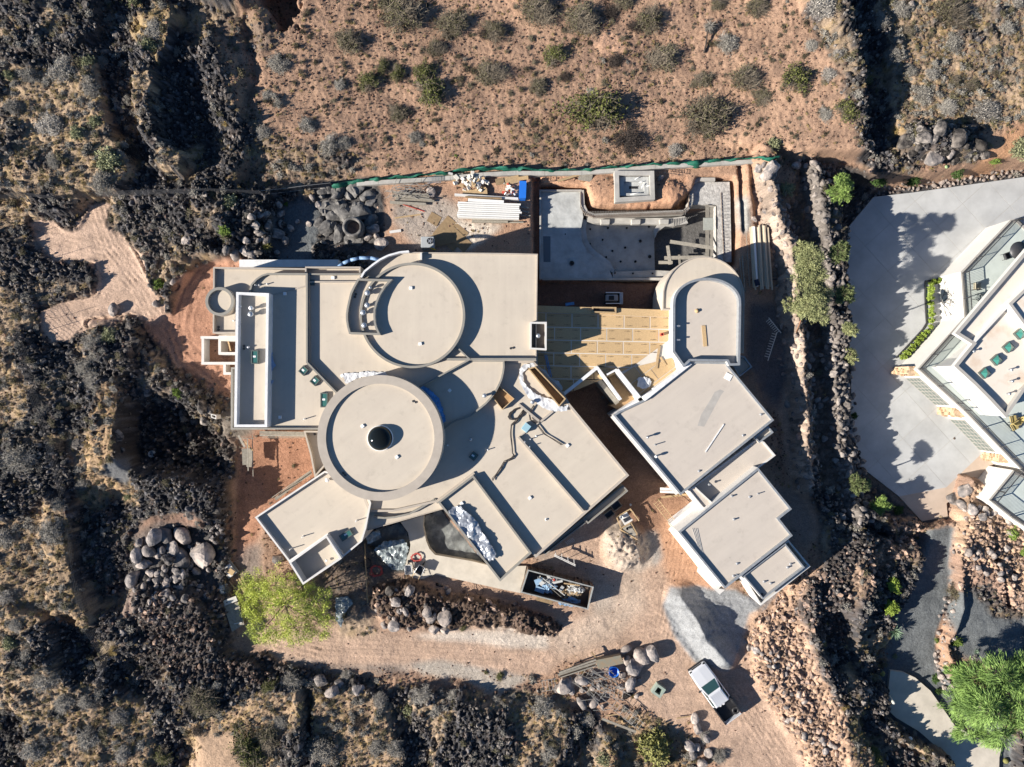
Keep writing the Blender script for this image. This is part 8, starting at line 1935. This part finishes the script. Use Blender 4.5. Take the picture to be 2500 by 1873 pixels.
# pale rack, work table, ladder rack
rk = thing('pipe_rack', 'white metal rack in the shade above the container', 'rack', P(1379, 1368, 0))
for dz, dv in ((.9, 0), (.9, 3.2)):
    MB().bar(P(1353, 1354 + dv, dz), P(1405, 1379 + dv, dz), .07, .06).build('rail', M_PARW, rk)
for k in range(4): MB().bar(P(1356 + k * 15, 1345 + k * 7, .9), P(1357 + k * 15, 1358 + k * 7.2, .9), .05, .05).build('arm', M_PARW, rk)
for k in range(3): MB().bar(P(1358 + k * 20, 1358 + k * 9, .0), P(1358 + k * 20, 1358 + k * 9, .9), .05, .05).build('leg', M_PARW, rk)
for k in range(6):
    b = MB(); b.bar(P(1380 + k * 3.3, 1322 - k * 1.7, .3), P(1387 + k * 3.3, 1330 - k * 1.7, .3), .04, .04); tag(recentre(b.build('rail_offcut', M_PARW)), 'short white rail propped in the shade under the ledge roof', 'rail', 'rails propped under the ledge')
sk = thing('work_platform', 'cluttered timber work platform with tools beside the sand heap', 'platform', P(1535, 1272, 0))
for k, (a_, c_, e_, f_) in enumerate([(1505, 1262, 1540, 1242), (1513, 1292, 1556, 1318), (1540, 1244, 1560, 1272), (1505, 1262, 1516, 1290), (1516, 1290, 1540, 1276), (1540, 1276, 1556, 1305)]): MB().bar(P(a_, c_, .9), P(e_, f_, .9), .10, .06).build('plank', M_WOOD, sk)
slab([(1512, 1262), (1530, 1250), (1545, 1270), (1526, 1284)], .8, .88, M_PARW, 'deck_board', sk); slab([(1520, 1290), (1538, 1280), (1554, 1306), (1540, 1314)], .8, .87, M_WOODG, 'deck_board', sk)
for k in range(6): MB().bar(P(1521 + k * 3, 1268 - k * 1.6, .93), P(1526 + k * 3, 1276 - k * 1.6, .93), .05, .04).build('slat', M_BLACK, sk)
for q in [(1508, 1262), (1540, 1246), (1554, 1306), (1518, 1290)]: MB().bar(P(*q, 0), P(*q, .9), .09, .09).build('leg', M_WOOD, sk)
for u, v, s_, l_ in [(1516, 1262, .25, 'small white bucket on the work platform'), (1531, 1290, .2, 'dark bucket on the lower part of the work platform'), (1543, 1236, .16, 'small pale bottle on the dirt above the work platform')]:
    x, y, _ = P(u, v, .9); zz = .9 if 'platform' in l_ and 'above' not in l_ else 0.0; c_ = thing('bucket', l_, 'bucket', (x, y, zz)); MB().lathe((x, y), [(s_ * .5, zz), (s_ * .65, zz + s_ * 1.2), (s_ * .58, zz + s_ * 1.2), (s_ * .45, zz + .04), (.001, zz + .04)], 14).build('pail', M_DKMET if 'dark' in l_ else M_WHITE, c_)
for u, v, w, l, rz, l_ in [(1488, 1256, .6, .9, 38, 'upper shaded steel crate under the ledge roof'), (1505, 1235, .7, .9, 38, 'green black steel crate beside the ledge roof corner')]:
    x, y, _ = P(u, v, .6); c_ = thing('crate', l_, 'crate', (x, y, 0)); o_, i_ = inset([(x + a * math.cos(R(rz)) - b_ * math.sin(R(rz)), y + a * math.sin(R(rz)) + b_ * math.cos(R(rz))) for a, b_ in ((-l / 2, -w / 2), (l / 2, -w / 2), (l / 2, w / 2), (-l / 2, w / 2))], .05)
    MB().ring(o_, i_, 0, .6).build('side', M_WOODG, c_); MB().prism(i_, .02, .2).build('floor', M_DKMET, c_)
# timber props at the east wing
for k, (a_, c_, e_, f_, m_) in enumerate([(1612, 1193, 1645, 1195, WB), (1612, 1200, 1648, 1202, WB), (1615, 1214, 1680, 1207, M_WOOD)]):
    b = MB(); b.bar(P(a_, c_, 1.2 if k < 2 else .3), P(e_, f_, 1.2 if k < 2 else .3), .2, .14); tag(recentre(b.build('beam', m_)), ['upper white beam jutting from the east wing corner', 'lower white beam jutting from the east wing corner', 'tan timber beam on the dirt below the white beams'][k], 'beam')
film('blue_tarp', 'light blue plastic sheet by the ladder at the east wing', [(1646, 1262), (1660, 1256), (1674, 1249), (1672, 1262), (1650, 1268)], .9, M_BLUES, 71, .2, 3, 'tarpaulin')
# rubbish heap by the yard
pile('formwork_box', 'long weathered plank box pointing left at the rubbish heap', 'formwork', [(1362, 1648, 1456, 1617, .9, .2, .12), (1365, 1642, 1455, 1610, .95, .14, .2), (1368, 1652, 1455, 1624, .8, .1, .4)], M_WOODG, 'plank')
slab([(1455, 1612), (1515, 1600), (1522, 1620), (1460, 1634)], .5, 1.0, mat('brown_form', (.26, .19, .12), .8, col2=(.2, .2, .16), scale=3), 'form_top', thing('formwork_box', 'brown plywood form box above the blue bin', 'formwork', P(1488, 1616, 0)))
x, y, _ = P(1499, 1641, .7); bb = thing('barrel', 'bright blue open barrel in the rubbish heap', 'barrel', (x, y, 0)); MB().lathe((x, y), [(.38, .1), (.50, .75), (.46, .76), (.36, .2), (.001, .18)], 24).build('drum', M_BLUEP, bb)
for i_0, (u, v, w, l, rz, l_) in enumerate([(1340, 1672, 1.0, 1.5, 8, 'rusty scaffold frame at the far left of the rubbish heap'), (1482, 1672, 1.2, 2.2, 20, 'rusty scaffold frame right of centre in the rubbish heap'), (1435, 1645, 1.1, 2.0, -30, 'scaffold frame under the plank box of the rubbish heap'), (1440, 1680, .9, 3.4, -35, 'long scaffold frame in the middle of the rubbish heap'), (1500, 1690, 1.1, 2.0, -10, 'scaffold frame below the blue barrel'), (1520, 1735, .9, 2.6, -38, 'rusty ladder frame below the rubbish heap'), (1548, 1760, .8, 1.9, -38, 'rusty frame at the lower end of the rubbish heap')]):
    frame(u, v, w, l, rz, .6, l_, 5, M_RUSTG, r=.028)
t_ = thing('scaffold_tubes', 'loose scaffold tubes crossing the rubbish heap', 'scaffold tubes', P(1470, 1675, .5))
for k in range(30):
    u = rnd.gauss(1465, 28); v = rnd.gauss(1675, 20); a = rnd.choice([.6, .7, -.1, .5]) + rnd.gauss(0, .12); L = rnd.uniform(30, 60)
    MB().tube([P(u - L * math.cos(a) * .5, v - L * math.sin(a) * .5, .7 + k * .01), P(u + L * math.cos(a) * .5, v + L * math.sin(a) * .5, .72 + k * .01)], .024, 5).build('tube', M_RUSTG, t_)
b = MB(); b.bar(P(1470, 1755, .3), P(1553, 1787, .3), .22, .06); tag(recentre(b.build('plank', M_WOODG)), 'long pale plank below the rubbish heap', 'plank')
b = MB(); b.bar(P(1478, 1748, .3), P(1508, 1744, .3), .08, .05); tag(recentre(b.build('plank', M_WOOD)), 'short pinkish stick above the long pale plank', 'plank')
b = MB(); b.bar(P(1652, 1754, .2), P(1684, 1749, .2), .1, .05); tag(recentre(b.build('plank', M_WOOD)), 'tan stick left of the rock row by the track', 'plank')
b = MB(); b.bar(P(1444, 1592, .6), P(1458, 1610, .6), .14, .1); tag(recentre(b.build('plank', M_OSBD)), 'short brown block above the form box', 'plank')
pb = thing('valve_box', 'square grey green concrete valve box with an open centre', 'valve box', P(1608, 1687, 0)); x, y, _ = P(1608, 1687, .5)
rot = lambda s_: [(x + s_ * math.cos(R(-35 + 45 + 90 * k)) * 1.414, y + s_ * math.sin(R(-35 + 45 + 90 * k)) * 1.414) for k in range(4)]
z_ = height(x, y); MB().ring(rot(.5), rot(.28), z_ - .2, z_ + .55, z_ - .1).build('rim', mat('box_green', (.28, .33, .28), .7), pb); MB().prism(rot(.28), z_ - .15, z_ + .02).build('void', M_BLACK, pb)
# left of the green tree: pallets and boards
for u, v, z, l, w, rz, m, l_ in [(556, 1385, .3, 1.9, 1.2, -52, M_WOODG, 'grey white frame board at the top of the pile by the green tree'), (561, 1393, .4, 1.1, .8, -52, M_PARW, 'cream square board on the frame board'), (564, 1396, .5, .6, .5, -35, M_OSB, 'small orange board on the cream board'), (541, 1372, .2, .9, .7, -45, M_WOODG, 'grey board end above the pile by the green tree')]:
    scrap(u, v, z, l, w, rz, m, l_, None, .06, name='board', cat='board')
pile('timber_stack', 'loose sticks and boards left of the green tree', 'timber', [(578, 1415, 598, 1450, .3, .1, .08), (583, 1412, 603, 1447, .3, .1, .08), (589, 1409, 607, 1440, .3, .1, .08), (549, 1418, 552, 1455, .4, .08, .08), (560, 1420, 590, 1460, .35, .06, .06), (556, 1440, 572, 1462, .25, .12, .05), (565, 1430, 585, 1440, .35, .05, .05)], M_WOOD, 'stick')
heap(545, 1440, .4, .6, .25, 'x', M_SCR['white'], 0, 9); 
t_ = thing('trestle_table', 'weathered trestle table of pale planks left of the green tree', 'table', P(566, 1495, 0))
for k in range(6): MB().bar(P(549 + k * 6, 1478 - k * 1.5, .8), P(569 + k * 5, 1541 - k * 3, .8), .22, .04).build('plank', M_WOODG, t_)
MB().bar(P(534, 1478, .9), P(578, 1461, .9), .5, .05).build('plank', mat('pale_plank', (.52, .50, .46), .8), t_); MB().bar(P(572, 1523, .86), P(590, 1520, .86), .08, .04).build('cross_bar', M_PARW, t_)
for q in [(552, 1482), (580, 1472), (572, 1536), (596, 1524)]: MB().bar(P(*q, 0), P(*q, .8), .08, .08).build('leg', M_WOOD, t_)
# plywood stair landing south of the west wing, rails behind
pile('timber_stack', 'grey green boards stacked in the gap south of the west wing', 'timber', [(582, 1063, 598, 1092, .8, .2, .06), (604, 1072, 606, 1150, .9, .1, .05), (616, 1063, 618, 1165, .7, .06, .05, M_WOODG), (598, 1095, 600, 1135, .6, .6, .05), (612, 1095, 608, 1140, .62, .5, .05), (597, 1078, 617, 1100, .75, .12, .06, M_OSB), (590, 1070, 620, 1071, .8, .06, .05)], M_WOODG, 'board')
pile('plank_walkway', 'pale grey planks along the south wall of the west wing', 'planks', [(634, 1056, 745, 1058, .5, .28, .05), (634, 1063, 745, 1064, .48, .2, .05), (640, 1069, 742, 1069, .52, .05, .05)], M_WOODG, 'plank')
pile('plank_walkway', 'railed narrow planks along the upper wall of the south west wing', 'planks', [(672, 1219, 760, 1152, .6, .3, .05), (664, 1215, 760, 1148, .9, .06, .05), (690, 1200, 762, 1158, .8, .05, .05)], M_WOODG, 'plank')
bx = thing('utility_box', 'small open white metal box on black rocks by the west wing', 'utility box', P(521, 1016, .9)); o_, i_ = inset(PX([(514, 1010), (528, 1014), (528, 1024), (516, 1020)], 1.3), .08); MB().ring(o_, i_, .3, 1.3, .4).build('casing', M_PARW, bx); MB().prism(i_, .2, .5).build('void', M_BLACK, bx)
# tall sticks that throw shadows across the sandy pad
for u, v, l_ in [(118, 562, 'upper thin marker stake at the rim of the sandy pad'), (150, 625, 'middle thin marker stake at the rim of the sandy pad'), (158, 773, 'lower thin marker stake on the sandy pad')]:
    x, y, z = G(u - 20, v + 4); b = MB(); b.tube([(x, y, z - .1), (x, y, z + 1.9)], .02, 5); tag(recentre(b.build('stake', M_DKMET)), l_, 'stake')
cov = thing('manhole_cover', 'small round brown drain cover in the sunlit driveway', 'drain cover', P(2330, 1070.5, ZV)); x, y, _ = P(2330, 1070.5, ZV); MB().lathe((x, y), [(.12, ZV + .002), (.12, ZV + .012), (.001, ZV + .013)], 20).build('lid', mat('cover_brown', (.12, .09, .07), .7), cov)
dr = thing('drain_sump', 'pale rimmed round sump in the dark basin west of the house', 'sump', G(373, 1108)); x, y, z = G(373, 1108); MB().lathe((x, y), [(.32, z), (.32, z + .3), (.24, z + .3), (.22, z + .02), (.001, z + .01)], 20).build('rim', M_CONCW, dr)
